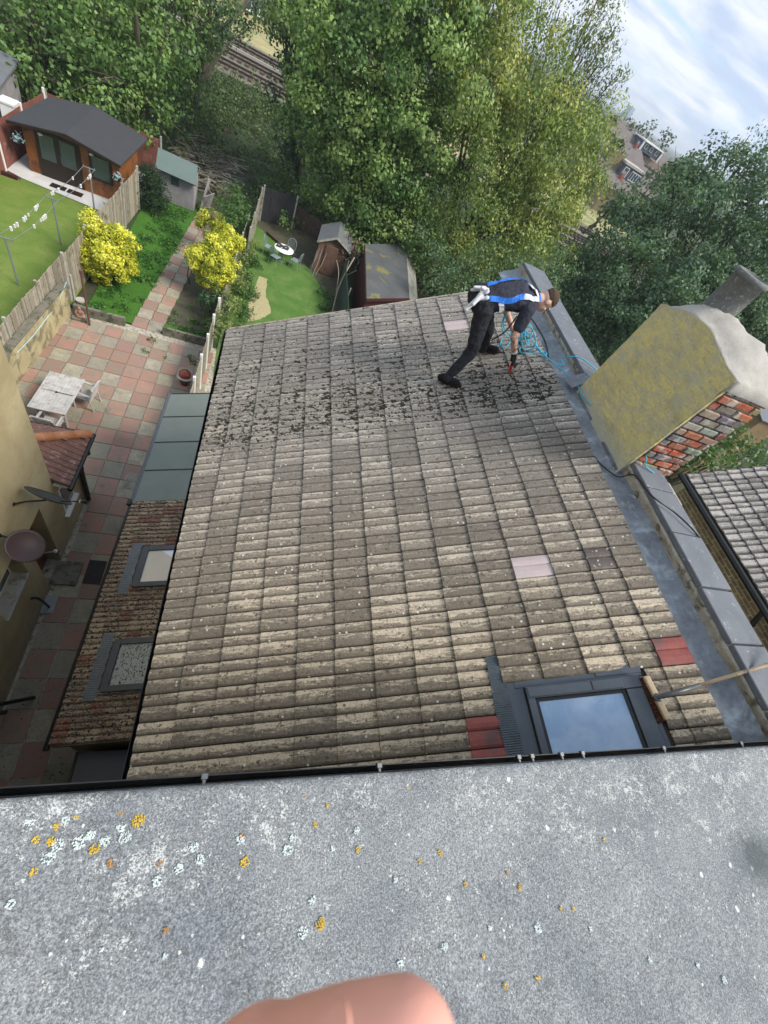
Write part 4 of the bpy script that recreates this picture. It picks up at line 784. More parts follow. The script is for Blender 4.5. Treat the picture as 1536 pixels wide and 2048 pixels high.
M['orangewood'] = plain('stained_log_boards', (0.235, 0.085, 0.022), 0.55, 0.5, 3, 30, dirt=((0.09, 0.035, 0.015), 0.5, 0.64, 2.2)); M['brownpaint'] = plain('dark_brown_paint', (0.022, 0.014, 0.010), 0.5, 0.3); M['roofblack'] = plain('fresh_black_felt', (0.042, 0.044, 0.050), 0.95, 0.18, 2, 80)
M['greenfelt'] = plain('green_mineral_felt', (0.11, 0.15, 0.14), 0.9, 0.15, 2, 70); M['redbrown'] = plain('red_brown_boards', (0.135, 0.075, 0.055), 0.85, 0.4, 3, 30); M['darkfelt'] = plain('worn_grey_felt', (0.085, 0.09, 0.095), 0.9, 0.35, 1.2, 50, dirt=((0.17, 0.16, 0.06), 0.585, 0.66, 1.1)); M['redpaint'] = plain('dark_red_paint', (0.055, 0.013, 0.012), 0.7, 0.35)
M['paving'] = plain('white_paving', (0.50, 0.50, 0.50), 0.85, 0.25, 1.5, 30); M['blueflower'] = plain('pale_blue_flowers', (0.30, 0.45, 0.50), 0.8, 0.5, 30)
def boards(mb, p, q, z0, z1, dz, th=0.02, nrm=(0, -1, 0), rn=random.Random(1)):
    """horizontal lapped boards on the wall from p to q"""
    p = Vector((*p, 0)); q = Vector((*q, 0)); n = Vector(nrm); z = z0
    while z < z1-0.02:
        h_ = min(dz, z1-z); e = rn.uniform(0, 0.004); P = [p+n*(th+e), q+n*(th+e), q+n*(0.004+e), p+n*(0.004+e)]
        mb.add([(P[0].x, P[0].y, z), (P[1].x, P[1].y, z), (P[2].x, P[2].y, z+h_-0.006), (P[3].x, P[3].y, z+h_-0.006), (p.x, p.y, z), (q.x, q.y, z), (q.x, q.y, z+h_-0.006), (p.x, p.y, z+h_-0.006)], [(0, 1, 2, 3), (5, 4, 7, 6), (4, 5, 1, 0), (3, 2, 6, 7), (0, 3, 7, 4), (1, 5, 6, 2)]); z += dz
def slope(mb, a, b_, c, d, th=0.06, col=None):
    up = (Vector(b_)-Vector(a)).cross(Vector(d)-Vector(a)).normalized()
    if up.z < 0: up = -up
    P = [Vector(x) for x in (a, b_, c, d)]; Q = [x-up*th for x in P]; mb.add(P+Q, [(0, 1, 2, 3), (7, 6, 5, 4), (0, 4, 5, 1), (1, 5, 6, 2), (2, 6, 7, 3), (3, 7, 4, 0)], col)
def sheds():
    x0, x1, y0, y1 = -10.35, -6.78, 24.85, 28.2; ez, rz_, xr = 1.86, 2.27, -8.55
    r = empty('summerhouse', (-8.6, 26.5, 0), 'orange brown timber summerhouse with black felt roof and dark double doors', 'summerhouse')
    b = MB(); boards(b, (x0, y0), (x1, y0), 0.04, ez+0.02, 0.115); b.add([(x0, y0-0.012, ez), (x1, y0-0.012, ez), (xr, y0-0.012, rz_-0.03)], [(0, 1, 2)]); boards(b, (x1, y0), (x1, y1), 0.04, ez-0.02, 0.115, nrm=(1, 0, 0)); b.box((x0+0.01, y0+0.01, 0), (x1-0.01, y1, ez-0.03)); b.box((x1-0.05, y0-0.03, 0), (x1+0.03, y0+0.05, ez-0.01)); b.box((x0-0.03, y0-0.03, 0), (x0+0.05, y0+0.05, ez-0.01)); b.build('wall', M['orangewood'], r)
    b = MB(); yf, yb = 24.3, 28.5; slope(b, (-10.72, yf+0.1, ez+0.02), (xr, yf, rz_), (xr, yb, rz_), (-10.45, yb-0.05, ez+0.02)); slope(b, (xr, yf, rz_), (-6.55, yf+0.05, ez+0.02), (-6.30, yb-0.1, ez+0.02), (xr, yb, rz_)); b.build('roof', M['roofblack'], r)
    b = MB(); b.bar((-10.72, yf+0.08, ez-0.04), (xr, yf-0.02, rz_-0.06), 0.03, 0.10, up=(0, 0, 1)); b.bar((xr, yf-0.02, rz_-0.06), (-6.55, yf+0.03, ez-0.04), 0.03, 0.10); b.build('barge_board', M['brownpaint'], r)
    d = MB(); d.box((-9.95, y0-0.05, 0.05), (-8.28, y0-0.021, 1.84)); dd = d.build('double_door', M['brownpaint'], r)
    for a, c in ((-9.78, -9.28), (-9.02, -8.50)):
        g_ = MB(); g_.box((a, y0-0.056, 0.78), (c, y0-0.052, 1.70)); g_.build('pane', M['glass'], dd); g_ = MB()
        for e in ((a-0.02, 0.76, c+0.02, 0.79), (a-0.02, 1.69, c+0.02, 1.72), (a-0.02, 0.79, a+0.004, 1.69), (c-0.004, 0.79, c+0.02, 1.69)): g_.box((e[0], y0-0.062, e[1]), (e[2], y0-0.052, e[3]))
        g_.build('bead', M['greypipe'], dd)
    g_ = MB(); g_.tube([(-9.05, y0-0.09, 0.85), (-9.05, y0-0.09, 1.12)], 0.015, 6); g_.build('handle', M['clip'], dd)
    d = MB(); d.box((-7.95, y0-0.05, 0.70), (-7.05, y0-0.022, 1.74)); ww = d.build('window', M['brownpaint'], r); g_ = MB(); g_.box((-7.83, y0-0.056, 0.80), (-7.16, y0-0.051, 1.64)); g_.build('pane', M['glass'], ww)
    for x in (-9.69, -7.80):
        g_ = MB(); g_.blob((x, y0-0.12, 1.70), 0.075, None, (1.3, 1, 0.7), 1, 2, 0.05); g_.tube([(x, y0-0.02, 1.72), (x, y0-0.1, 1.72)], 0.02, 6); g_.build('wall_lamp', M['white'], r)
    for x, l in ((-10.55, 'hanging basket of pale blue flowers at left corner of summerhouse'), (-6.80, 'hanging basket of pale blue flowers at right corner of summerhouse')):
        h = empty('hanging_basket', (x, y0-0.25, 1.25), l, 'hanging basket', 'flower baskets on the summerhouse'); g_ = MB(); g_.lathe((x, y0-0.25, 1.05), [(0.03, 0), (0.13, 0.10), (0.15, 0.18)], 12); g_.build('basket', M['brownpaint'], h)
        g_ = MB(); rn = random.Random(4)
        for k in range(60): g_.blob((x+rn.gauss(0, 0.12), y0-0.25+rn.gauss(0, 0.12), 1.27+rn.gauss(0, 0.08)), rn.uniform(0.02, 0.045), None, (1, 1, 0.6), k, 1, 0.3)
        g_.build('flowers', M['blueflower'], h)['kind'] = 'stuff'
    b = MB(); b.add([(-11.2, 24.9, 0.03), (-11.1, 24.15, 0.03), (-10.4, 23.9, 0.03), (-6.6, 23.4, 0.03), (-6.4, 24.9, 0.03), (-6.6, 29, 0.03), (-11.1, 29, 0.03)], [(0, 1, 2, 3, 4, 5, 6)]); o = b.build('terrace', M['paving']); o['kind'] = 'structure'
    b = MB(); b.box((-11.25, 23.6, 0), (-10.5, 23.75, 0.14)); b.box((-11.4, 24.1, 0), (-11.25, 24.3, 0.2)); o = b.build('brick_edging', M['redpaint']); tag(o, 'short red edging at the left end of the terrace', 'edging')
    for x, l in ((-9.45, 'brown doormat on the terrace, left of two'), (-8.8, 'brown doormat on the terrace, right of two')):
        b = MB(); b.box((x, 24.05, 0.045), (x+0.58, 24.42, 0.06)); o = b.build('doormat', M['brownpaint']); tag(o, l, 'mat', 'doormats at the summerhouse')
    # small grey shed with green roof
    r = empty('garden_shed', (-4.5, 27.5, 0), 'small silvery grey timber shed with pale green felt roof', 'shed'); b = MB(); X0, X1, Ya, Yb = -5.45, -3.88, 26.9, 28.1
    boards(b, (X0, Ya), (X1, Ya), 0.03, 1.42, 0.12); boards(b, (X1, Ya), (X1, Yb), 0.03, 1.45, 0.12, nrm=(1, 0, 0)); b.box((X0+0.01, Ya+0.01, 0), (X1-0.01, Yb, 1.45)); b.build('wall', M['greywood'], r)
    b = MB(); slope(b, (-5.62, 26.65, 1.45), (-3.72, 26.6, 1.40), (-3.85, 27.7, 1.92), (-5.70, 27.75, 1.95)); slope(b, (-5.70, 27.75, 1.95), (-3.85, 27.7, 1.92), (-3.8, 28.3, 1.6), (-5.7, 28.3, 1.6)); b.build('roof', M['greenfelt'], r)
    b = MB(); b.box((-4.95, Ya-0.04, 0.92), (-4.58, Ya-0.025, 1.30)); b.build('window', M['glass'], r)
    b = MB(); b.bar((-3.6, 27.3, 0.02), (-3.2, 28.2, 0.02), 0.04, 1.6, up=(0.3, 0, 1)); b.bar((-3.55, 27.0, 0), (-3.3, 28.0, 1.4), 0.03, 0.25); o = b.build('leaning_board', M['greywood']); tag(o, 'old grey boards leaning behind the small grey shed', 'boards')
    # small red brown apex shed
    r = empty('garden_shed', (3.4, 26.5, 0), 'small red brown apex shed under the trees by the bare branches', 'shed'); Ya = 25.3
    xl, xr_, xm, ez, pz = 2.75, 4.35, 3.60, 1.75, 2.15
    b = MB(); boards(b, (xl, Ya), (xr_, Ya+0.3), 0.03, ez, 0.12); b.add([(xl, Ya-0.01, ez), (xr_, Ya+0.29, ez), (xm, Ya+0.1, pz)], [(0, 1, 2)]); b.add([(xl, Ya, 0), (xl+0.2, 27.3, 0), (xl+0.2, 27.3, ez), (xl, Ya, ez), (xr_, Ya+0.3, 0), (xr_+0.2, 27.5, 0), (xr_+0.2, 27.5, ez), (xr_, Ya+0.3, ez)], [(0, 1, 2, 3), (5, 4, 7, 6)]); b.build('wall', M['redbrown'], r)
    b = MB(); slope(b, (xl-0.15, Ya-0.1, ez-0.06), (xm, Ya-0.05, pz+0.06), (xm+0.25, 27.5, pz+0.06), (xl+0.1, 27.4, ez-0.06)); slope(b, (xm, Ya-0.05, pz+0.06), (xr_+0.2, Ya+0.15, ez-0.1), (xr_+0.4, 27.7, ez-0.1), (xm+0.25, 27.5, pz+0.06)); b.build('roof', M['greyfelt'], r)
    b = MB(); b.box((3.15, Ya-0.0, 0.05), (3.85, Ya+0.11, 1.6)); b.build('door', M['redbrown'], r)
    b = MB(); b.bar((xl-0.15, Ya-0.13, ez-0.1), (xm, Ya-0.08, pz+0.02), 0.03, 0.1); b.bar((xm, Ya-0.08, pz+0.02), (xr_+0.2, Ya+0.12, ez-0.14), 0.03, 0.1); b.build('barge_board', M['concrete'], r)
    # long dark roofed outbuilding
    r = empty('long_shed', (6.6, 23, 0), 'long dark felt roofed outbuilding with dark red walls and a yellow mossy patch', 'shed')
    A, B, C_, D = (4.92, 19.75, 2.3), (7.45, 21.4, 2.3), (8.05, 28.0, 2.3), (5.2, 25.6, 2.3)
    b = MB(); slope(b, A, B, C_, D, 0.08); b.build('roof', M['darkfelt'], r); b = MB(); slope(b, B, (8.5, 21.7, 1.45), (9.1, 27.8, 1.45), C_, 0.06); b.build('side_slope', M['concrete'], r)
    b = MB(); b.prism([(5.0, 20.0), (7.4, 21.55), (8.5, 21.85), (9.1, 28.0), (5.25, 25.5)], 0, 1.5); b.prism([(5.0, 20.0), (7.4, 21.55), (7.95, 27.8), (5.25, 25.5)], 1.5, 2.2); b.build('wall', M['redpaint'], r)
    b = MB(); b.bar((4.93, 19.72, 2.22), (7.44, 21.36, 2.22), 0.04, 0.14); b.bar((4.9, 19.8, 2.22), (5.18, 25.6, 2.22), 0.04, 0.12); b.build('fascia', M['redpaint'], r)
    # felled wood beside the shed and bare branches
    rn = random.Random(17)
    for k, l_ in enumerate(('leftmost and shortest bare stick leaning on the red brown shed', 'second bare stick from the left leaning on the red brown shed', 'third bare stick from the left leaning on the red brown shed', 'rightmost bare stick leaning on the red brown shed')):
        p = (2.5+k*0.13+rn.uniform(-0.03, 0.03), rn.uniform(24.6, 25.2), 0); q = (p[0]+rn.uniform(0.05, 0.35), 25.25, rn.uniform(1.2, 1.75)); b = MB(); b.tube([p, ((p[0]+q[0])/2+rn.uniform(-0.05, 0.05), 25.0, q[2]*0.5), q], [0.025, 0.02, 0.01], 5); o = b.build('leaning_stick', M['deadwood']); tag(o, l_, 'stick', 'sticks leaning on the shed')
    b = MB(); b.tube(smoothpts([(3.9, 21.6, 0), (4.0, 22.6, 0.8), (4.25, 23.4, 1.4), (4.6, 24.2, 2.0)], 4), 0.035, 6); b.tube(smoothpts([(4.1, 22.9, 1.0), (4.3, 23.6, 1.1), (4.9, 24.0, 1.5)], 4), 0.02, 5); b.tube(smoothpts([(3.95, 22.2, 0.5), (3.9, 23.3, 1.3), (3.7, 24.0, 1.6)], 4), 0.02, 5); o = b.build('bare_branch', M['deadwood']); tag(o, 'long curved bare branch hanging beside the small shed', 'branch')
    for k in range(1):
        b = MB(); y = 27.6-k*0.22; b.bar((0.0+k*0.1, y, 0.1+0.02*k), (2.1+k*0.1, y-2.0, 0.1+0.02*k), 0.12, 0.12); o = b.build('timber_sleeper', M['fencebrown']); tag(o, 'old timber edging laid across the back of the lawn', 'timber', 'timbers edging the lawn')
M['deadwood'] = plain('dead_wood', (0.30, 0.26, 0.20), 0.95, 0.4)
# ------------------------------------------------------------------ neighbouring houses
def neighbour_house():
    r = empty('yellow_rendered_house', (-5, 3, 0), 'neighbouring house with stained yellow render, recessed red door and lean-to of brown tiles', 'house'); X = -3.62; XB = -9
    b = MB()
    # main flank wall (facing the passage) with a window opening and door recess
    b.box((XB, -0.4, 0), (X, 3.43, 1.62)); b.box((XB, -0.4, 1.62), (X, 3.43, 14)); b.box((XB, 3.43, 2.62), (X, 4.53, 14)); b.box((XB, 3.43, 0), (X, 4.53, 1.60)); b.box((XB, 4.53, 0), (X, 4.88, 14))
    b.box((XB, 4.88, 2.45), (X, 5.66, 14)); b.box((XB, 5.66, 0), (X, 6.40, 14)); b.box((XB, 3.43, 1.60), (X-0.32, 4.53, 2.62)); b.box((XB, 4.88, 0), (X-0.34, 5.66, 2.45))
    b.build('wall', M['render'], r)
    b = MB(); b.box((X-0.31, 3.44, 1.60), (X+0.03, 4.52, 1.635)); b.build('window_sill', M['concrete'], r, bevel=0.006)
    wd = MB(); wd.box((X-0.315, 3.45, 1.64), (X-0.28, 4.51, 2.60)); wo_ = wd.build('window', M['white'], r); g_ = MB(); g_.box((X-0.279, 3.52, 1.70), (X-0.274, 3.96, 2.54)); g_.box((X-0.279, 4.02, 1.70), (X-0.274, 4.45, 2.54)); g_.build('pane', M['glass'], wo_)
    dr = MB(); dr.box((X-0.335, 4.93, 0.1), (X-0.28, 5.62, 2.1)); d_ = dr.build('door', M['doorred'], r); g_ = MB(); g_.box((X-0.279, 5.03, 1.15), (X-0.272, 5.52, 1.95)); g_.build('pane', M['dirtyglass'], d_); g_ = MB(); g_.box((X-0.30, 4.90, 2.1), (X-0.27, 5.64, 2.16)); g_.box((X-0.30, 4.89, 0.1), (X-0.26, 4.93, 2.4)); g_.build('door_frame', M['white'], d_)
    g_ = MB(); g_.box((X-0.27, 5.0, 0.95), (X-0.25, 5.5, 1.0)); g_.build('letter_plate', M['clip'], d_)
    # lean-to
    e = MB(); XL = -3.62; e.box((-9, 6.39, 0), (XL, 7.86, 2.28)); e.build('lean_to_wall', M['render'], r)
    wd = MB(); wd.box((XL, 6.50, 0.98), (XL+0.012, 7.12, 1.95)); w2 = wd.build('window', M['white'], r); g_ = MB(); g_.box((XL+0.012, 6.56, 1.04), (XL+0.016, 7.06, 1.88)); g_.build('pane', M['glass'], w2)
    b = MB(); b.box((XL-0.02, 6.42, 0.90), (XL+0.10, 7.18, 0.95)); b.build('window_sill', M['white'], w2)
    # hipped tiles: eaves at +Y and +X
    eav = 2.38; hx, hy = -3.28, 8.05; tx, ty, tz = -4.95, 6.38, 3.32
    prof = [(0.0, 0.0, 0.2), (0.08, 0.022, 0.6), (0.28, 0.024, 0.9), (0.42, 0.004, 0.3), (0.9, 0.002, 0.1), (1.0, 0.0, 0)]
    ln = math.hypot(1.67, 0.94); a = math.atan2(tz-eav, ty-hy); 
    V = []; rs = MB()
    # far slope (descends towards +Y): ribs run along Y
    def Pf(x, s, h): return (x, hy+(ty-hy)*s, eav+(tz-eav)*s+h)
    def Pr(y, s, h): return (hx+(tx-hx)*s, y, eav+(tz-eav)*s+h)
    n = 22
    for k in range(40):                                   # far slope rolls, clipped on the hip
        x0 = -9+k*0.15; x1 = x0+0.15
        for q_ in range(6):
            s0, s1 = q_/6, (q_+1)/6+0.02
            lim = hx+(tx-hx)*s0
            if x1 > lim+0.05: continue
            vs = []
            for s, lf in ((s0, 0.022), (s1, 0.0)):
                for t_, hh, _ in prof: vs.append(Pf(x0+t_*0.15, min(s, 1), hh+lf))
            m_ = len(prof); rs.add(vs, [(i, i+1, m_+i+1, m_+i) for i in range(m_-1)])
    for k in range(12):                                   # right slope rolls
        y0 = 6.38+k*0.15
        for q_ in range(6):
            s0, s1 = q_/6, (q_+1)/6+0.02
            if y0+0.15 > hy+(ty-hy)*s0+0.07: continue
            vs = []
            for s, lf in ((s0, 0.022), (s1, 0.0)):
                for t_, hh, _ in prof: vs.append(Pr(y0+t_*0.15, min(s, 1), hh+lf))
            m_ = len(prof); rs.add(vs, [(i, m_+i, m_+i+1, i+1) for i in range(m_-1)])
    rs.add([(hx, hy, eav-0.03), (-9, hy, eav-0.03), (-9, ty, tz-0.03), (tx, ty, tz-0.03)], [(0, 1, 2, 3)]); rs.add([(hx, hy, eav-0.03), (tx, ty, tz-0.03), (hx, 6.38, eav-0.03)], [(0, 1, 2)])
    ro = rs.build('lean_to_roof', M['tile_brown'], r)
    hp = MB()
    for k in range(6):
        s0, s1 = k/6+0.02, (k+1)/6+0.035
        P0 = Vector((hx, hy, eav+0.03)).lerp(Vector((tx, ty, tz+0.04)), s0); P1 = Vector((hx, hy, eav+0.03)).lerp(Vector((tx, ty, tz+0.04)), s1); hp.tube([P0, P1], [0.115, 0.105], 12)
    hp.build('hip_tiles', M['ridge'], ro, smooth=True)
    g_ = MB(); g_.tube([(hx+0.02, 6.30, eav-0.02), (hx+0.02, hy+0.03, eav-0.03)], 0.055, 8); g_.tube([(hx+0.02, hy+0.04, eav-0.03), (-9, hy+0.04, eav-0.03)], 0.035, 8); g_.tube([(hx+0.02, 7.55, eav-0.05), (hx+0.0, 7.6, eav-0.22)], 0.06, 8); g_.build('gutter', M['pipe'], r)
    g_ = MB(); g_.box((XL, 6.40, 2.28), (hx-0.02, 7.95, 2.33)); g_.build('soffit', M['white'], r)
    g_ = MB(); g_.tube([(XL+0.08, 7.62, 0.0), (XL+0.08, 7.62, 1.45)], 0.065, 10); g_.lathe((XL+0.08, 7.62, 1.45), [(0.075, 0), (0.075, 0.09), (0.04, 0.10)], 12); g_.build('downpipe', M['pipe'], r)
    g_ = MB(); g_.tube(smoothpts([(X, 4.22, 0.92), (X+0.12, 4.24, 0.9), (X+0.14, 4.32, 0.35), (X+0.14, 4.36, 0.05)], 4), 0.03, 8); g_.build('waste_pipe', M['pipe'], r)
    g_ = MB(); g_.tube(smoothpts([(X, 1.75, 1.5), (X+0.12, 1.8, 1.1), (X+0.12, 2.0, 0.2)], 4), 0.05, 8); g_.tube([(X+0.1, 2.0, 0.9), (X+0.5, 2.3, 0.1)], 0.04, 8); g_.build('waste_pipe', M['pipe'], r)
    g_ = MB(); g_.tube(smoothpts([(X+0.012, 4.55, 13), (X+0.012, 4.45, 8), (X+0.012, 4.4, 6.5), (X+0.012, 4.32, 4.9), (X+0.012, 3.6, 3.9), (X+0.012, 3.3, 3.0)], 6), 0.011, 5); g_.build('cable', M['pipe'], r)
M['doorred'] = plain('dark_red_door', (0.17, 0.018, 0.012), 0.4, 0.25, 3)
def dish(name, c, nrm, rx, ry, label, arm, lnb, m, axis=None):
    r = empty(name, c, label, 'satellite dish', 'satellite dishes on the yellow wall'); c = Vector(c); n = Vector(nrm).normalized(); a = Vector(axis).normalized() if axis else n.cross(Vector((0, 0, 1))).normalized(); n = (n-a*n.dot(a)).normalized(); b_ = n.cross(a)
    mb = MB(); V = []; R_, K = 7, 28
    for side, off in ((0, 0.0), (1, -0.012)):
        for i in range(R_+1):
            q = i/R_
            for k in range(K): t = 2*math.pi*k/K; V.append(c+a*math.cos(t)*rx*q+b_*math.sin(t)*ry*q+n*(0.075*q*q+off))
    F = []; m_ = (R_+1)*K
    for i in range(R_):
        for k in range(K): F.append((i*K+k, i*K+(k+1) % K, (i+1)*K+(k+1) % K, (i+1)*K+k)); F.append((m_+i*K+k, m_+(i+1)*K+k, m_+(i+1)*K+(k+1) % K, m_+i*K+(k+1) % K))
    for k in range(K): F.append((R_*K+k, R_*K+(k+1) % K, m_+R_*K+(k+1) % K, m_+R_*K+k))
    mb.add(V, F); mb.build('reflector', M[m], r, smooth=True)
    mb = MB(); mb.tube(arm, 0.018, 6); mb.blob(arm[0], 0.05, None, (0.5, 1, 1), 1, 1, 0.05); mb.build('wall_bracket', M['pipe'], r)
    mb = MB(); mb.tube([c+b_*ry*0.7, lnb], 0.012, 6); mb.build('feed_arm', M['galv' if m == 'dishbrown' else 'pipe'], r); mb = MB(); d = (Vector(lnb)-c).normalized(); mb.tube([Vector(lnb)-d*0.02, Vector(lnb)+d*0.07], 0.035, 8); mb.build('feed_horn', M['pipe'], r); mb = MB(); mb.tube([Vector(lnb)-d*0.035, Vector(lnb)-d*0.02], 0.036, 8); mb.build('horn_cap', M['white'], r)
M['dishgrey'] = plain('dark_grey_dish', (0.035, 0.042, 0.046), 0.5, 0.2, 4, 60); M['dishbrown'] = plain('perforated_brown_dish', (0.055, 0.033, 0.038), 0.5, 0.2, 4, 200)
def right_house():
    r = empty('brick_rear_wing', (12, 2, 0), 'yellow brick rear wing on the right with ribbed grey tile roof', 'house wing')
    sl = math.atan2(0.69, 1.35); cu_, su_ = math.cos(sl), math.sin(sl)
    def P(u, y, h): return (9.75+u*cu_-h*su_, y, 8.0+u*su_+h*cu_)
    pr = [(0, 0, 0), (0.04, 0.012, 0.3), (0.2, 0.014, 1.0), (0.44, 0.012, 1.0), (0.48, 0.0, 0.0), (0.54, 0.002, 0.0), (0.58, 0.026, 0.2), (0.70, 0.036, 0.9), (0.82, 0.026, 0.9), (0.88, 0.002, 0.0), (1, 0, 0)]
    us = [i*0.30 for i in range(0, 27)]; tile_roof('roof', P, us, 5.48-0.3*26, 0.3, 26, pr, M['tile_right'], r, seed=11, lift=0.03)
    b = MB(); b.box((9.95, -4, 0), (19, 5.3, 7.85)); b.build('wall', M['yellowbrick'], r)
    b = MB(); q = [P(0.05, -2.3, -0.03), P(7.9, -2.3, -0.03), P(7.9, 5.45, -0.03), P(0.05, 5.45, -0.03)]; slope(b, *q, th=0.12); b.build('roof_deck', M['brownpaint'], r)
    g_ = MB(); g_.tube([(9.68, -2.3, 7.92), (9.68, 5.5, 7.95)], 0.065, 8); g_.build('gutter', M['pipe'], r)
    g_ = MB(); p = [(9.811, 2.144, 7.9), (9.767, 2.258, 7.8), (10.159, 2.33, 7.4), (10.489, 2.827, 7.2)]; g_.tube([(9.7, 2.2, 7.9), (9.72, 2.05, 7.6), (9.85, 2.0, 7.3), (9.88, 2.2, 6.9), (9.88, 2.75, 6.0), (9.88, 2.8, 0)], 0.05, 8); g_.build('downpipe', M['pipe'], r)
    b = MB(); b.tube([(9.85, 5.35, 8.05), (17, 5.35, 11.6)], 0.03, 6); b.build('verge', M['concrete'], r)
def side_extension():
    r = empty('side_extension', (-1.2, 4.5, 0), 'low side extension with mottled red and tan tiles, two skylights and green felt end', 'extension')
    xe, ze, sl = -1.93, 3.0, math.radians(20); cu_, su_ = math.cos(sl), math.sin(sl)
    def P(u, y, h): return (xe+0.022*(y-1)+u*cu_-h*su_, y, ze+u*su_+h*cu_)
    pr = [(0, 0, 0), (0.1, 0.018, 0.6), (0.35, 0.02, 1), (0.5, 0.002, 0.2), (0.6, 0.018, 0.6), (0.85, 0.02, 1), (1, 0.0, 0)]
    us = [0, 0.24, 0.48, 0.72, 0.96, 1.20, 1.44, 1.66]; cols = 24; w_ = 0.2; y00 = 1.02
    sk = set()
    for (ya, yb) in ((1.80, 2.62), (3.72, 4.55)):
        for j in range(cols):
            yc = y00+(j+0.5)*w_
            if ya < yc < yb: sk |= {(i, j) for i in range(2, 7)}
    ro = tile_roof('tiled_roof', P, us, y00, w_, cols, pr, M['tile_ext'], r, sk, 13, lift=0.025, jit=0.006)
    rn = random.Random(6); cells = [(rn.randrange(7), rn.randrange(cols)) for _ in range(34)]; cells = {c for c in cells if c not in sk}
    for c_ in sorted(cells):
        o = tile_roof('red_tile', lambda u, y, h: P(u, y, h+0.004), us, y00, w_, cols, pr, M['tile_extred'], ro, (), 14, lift=0.025, only={c_}); o['label'] = 'redder tile among the tan ones'
    b = MB(); slope(b, P(0.02, 1.0, -0.01), P(1.66, 1.0, -0.01), P(1.66, 5.83, -0.01), P(0.02, 5.83, -0.01), 0.1); b.build('roof_deck', M['concdark'], r)
    b = MB(); b.box((-1.83, 1.1, 0), (-0.2, 9.25, 2.94)); b.build('wall', M['render'], r)
    # grey green felt panels
    pts = [(P(0.0, y, 0), y) for y in (5.80,)]
    for k in range(4):
        ya, yb = 5.81+k*0.91, 5.81+(k+1)*0.91-0.02; b = MB(); slope(b, P(0.02, ya, 0.03), P(1.66, ya, 0.03), P(1.66, yb, 0.03), P(0.02, yb, 0.03), 0.05); b.build('felt_panel', M['panel'], r)
        b = MB(); b.bar(P(0.03, yb+0.01, 0.035), P(1.66, yb+0.01, 0.035), 0.022, 0.02); b.build('panel_joint', M['pipe'], r)
    b = MB(); b.bar(P(-0.02, 5.78, 0.0), P(-0.02, 9.5, 0.0), 0.11, 0.08); b.build('edge_trim', M['greypipe'], r, bevel=0.02); b = MB(); b.tube([P(-0.07, 5.72, 0.03), P(-0.07, 5.86, 0.03)], 0.05, 8); b.build('gutter_stop', M['pipe'], r)
    b = MB(); b.tube([P(-0.05, 0.95, -0.02), P(-0.05, 5.78, -0.02)], 0.045, 8); b.build('gutter', M['pipe'], r)
    for (ya, yb, gm, lb) in ((1.80, 2.62, 'dirtyglass', 'skylight with pane covered in dark debris'), (3.72, 4.55, 'skyglass2', 'skylight with half bright reflecting pane')):
        s = MB()
        def sl_(mb, u0, u1, y0, y1, h0, h1):
            vs = [P(u0, y0, h0), P(u1, y0, h0), P(u1, y1, h0), P(u0, y1, h0), P(u0, y0, h1), P(u1, y0, h1), P(u1, y1, h1), P(u0, y1, h1)]; mb.add(vs, [(0, 3, 2, 1), (4, 5, 6, 7), (0, 1, 5, 4), (1, 2, 6, 5), (2, 3, 7, 6), (3, 0, 4, 7)])
        sl_(s, 0.50, 1.62, ya-0.08, yb+0.08, 0.0, 0.03); so_ = s.build('skylight', M['frame'], r, bevel=0.004); so_['label'] = lb
        s = MB(); sl_(s, 0.56, 0.68, ya-0.04, yb+0.04, 0.03, 0.10); sl_(s, 0.68, 1.6, ya-0.04, ya+0.06, 0.03, 0.10); sl_(s, 0.68, 1.6, yb-0.06, yb+0.04, 0.03, 0.10); s.build('frame', M['frame'], so_, bevel=0.005)
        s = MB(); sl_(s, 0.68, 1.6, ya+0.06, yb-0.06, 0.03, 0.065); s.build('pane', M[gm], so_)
        s = MB(); V = []; nn_ = 60
        for i in range(nn_+1):
            y = ya-0.16+(yb-ya+0.32)*i/nn_
            for u in (0.30, 0.37, 0.44, 0.51): V.append(P(u+0.012*math.sin(y*30), y, 0.045+(0.005 if i % 2 else 0)))
        s.add(V, [(i*4+j, i*4+j+1, (i+1)*4+j+1, (i+1)*4+j) for i in range(nn_) for j in range(3)]); s.build('pleated_apron', M['apron'], so_)
    # black glazed canopy at the near end and mossy slab
    c = empty('dark_opening_sheet', (-1.2, 0.4, 2.4), 'black sheet added for the shadowed opening at the near end of the passage', 'dark opening')
    b = MB(); b.box((-1.62, -0.38, 2.30), (-0.22, 0.98, 2.33)); b.build('pane', M['opening_black'], c)
    for k in range(3): b = MB(); b.box((-1.62, -0.35+k*0.42, 2.335), (-0.22, -0.32+k*0.42, 2.36)); b.build('opening_bar', M['frame'], c)
    b = MB(); b.box((-1.66, -0.38, 0), (-1.62, 0.98, 2.36)); b.build('side_frame', M['brownpaint'], c)
    b = MB(); b.box((-2.45, -0.35, 0.0), (-1.75, 1.0, 0.34)); o = b.build('mossy_slab', M['concdirt'], bevel=0.015); tag(o, 'raised concrete slab littered with moss beside the dark opening', 'slab')
    b = MB(); b.box((-1.1, 9.55, 0.05), (-0.2, 11.4, 0.9)); o = b.build('timber_deck', M['greywood']); tag(o, 'pale plank surface between the slatted fence and roof edge', 'decking')
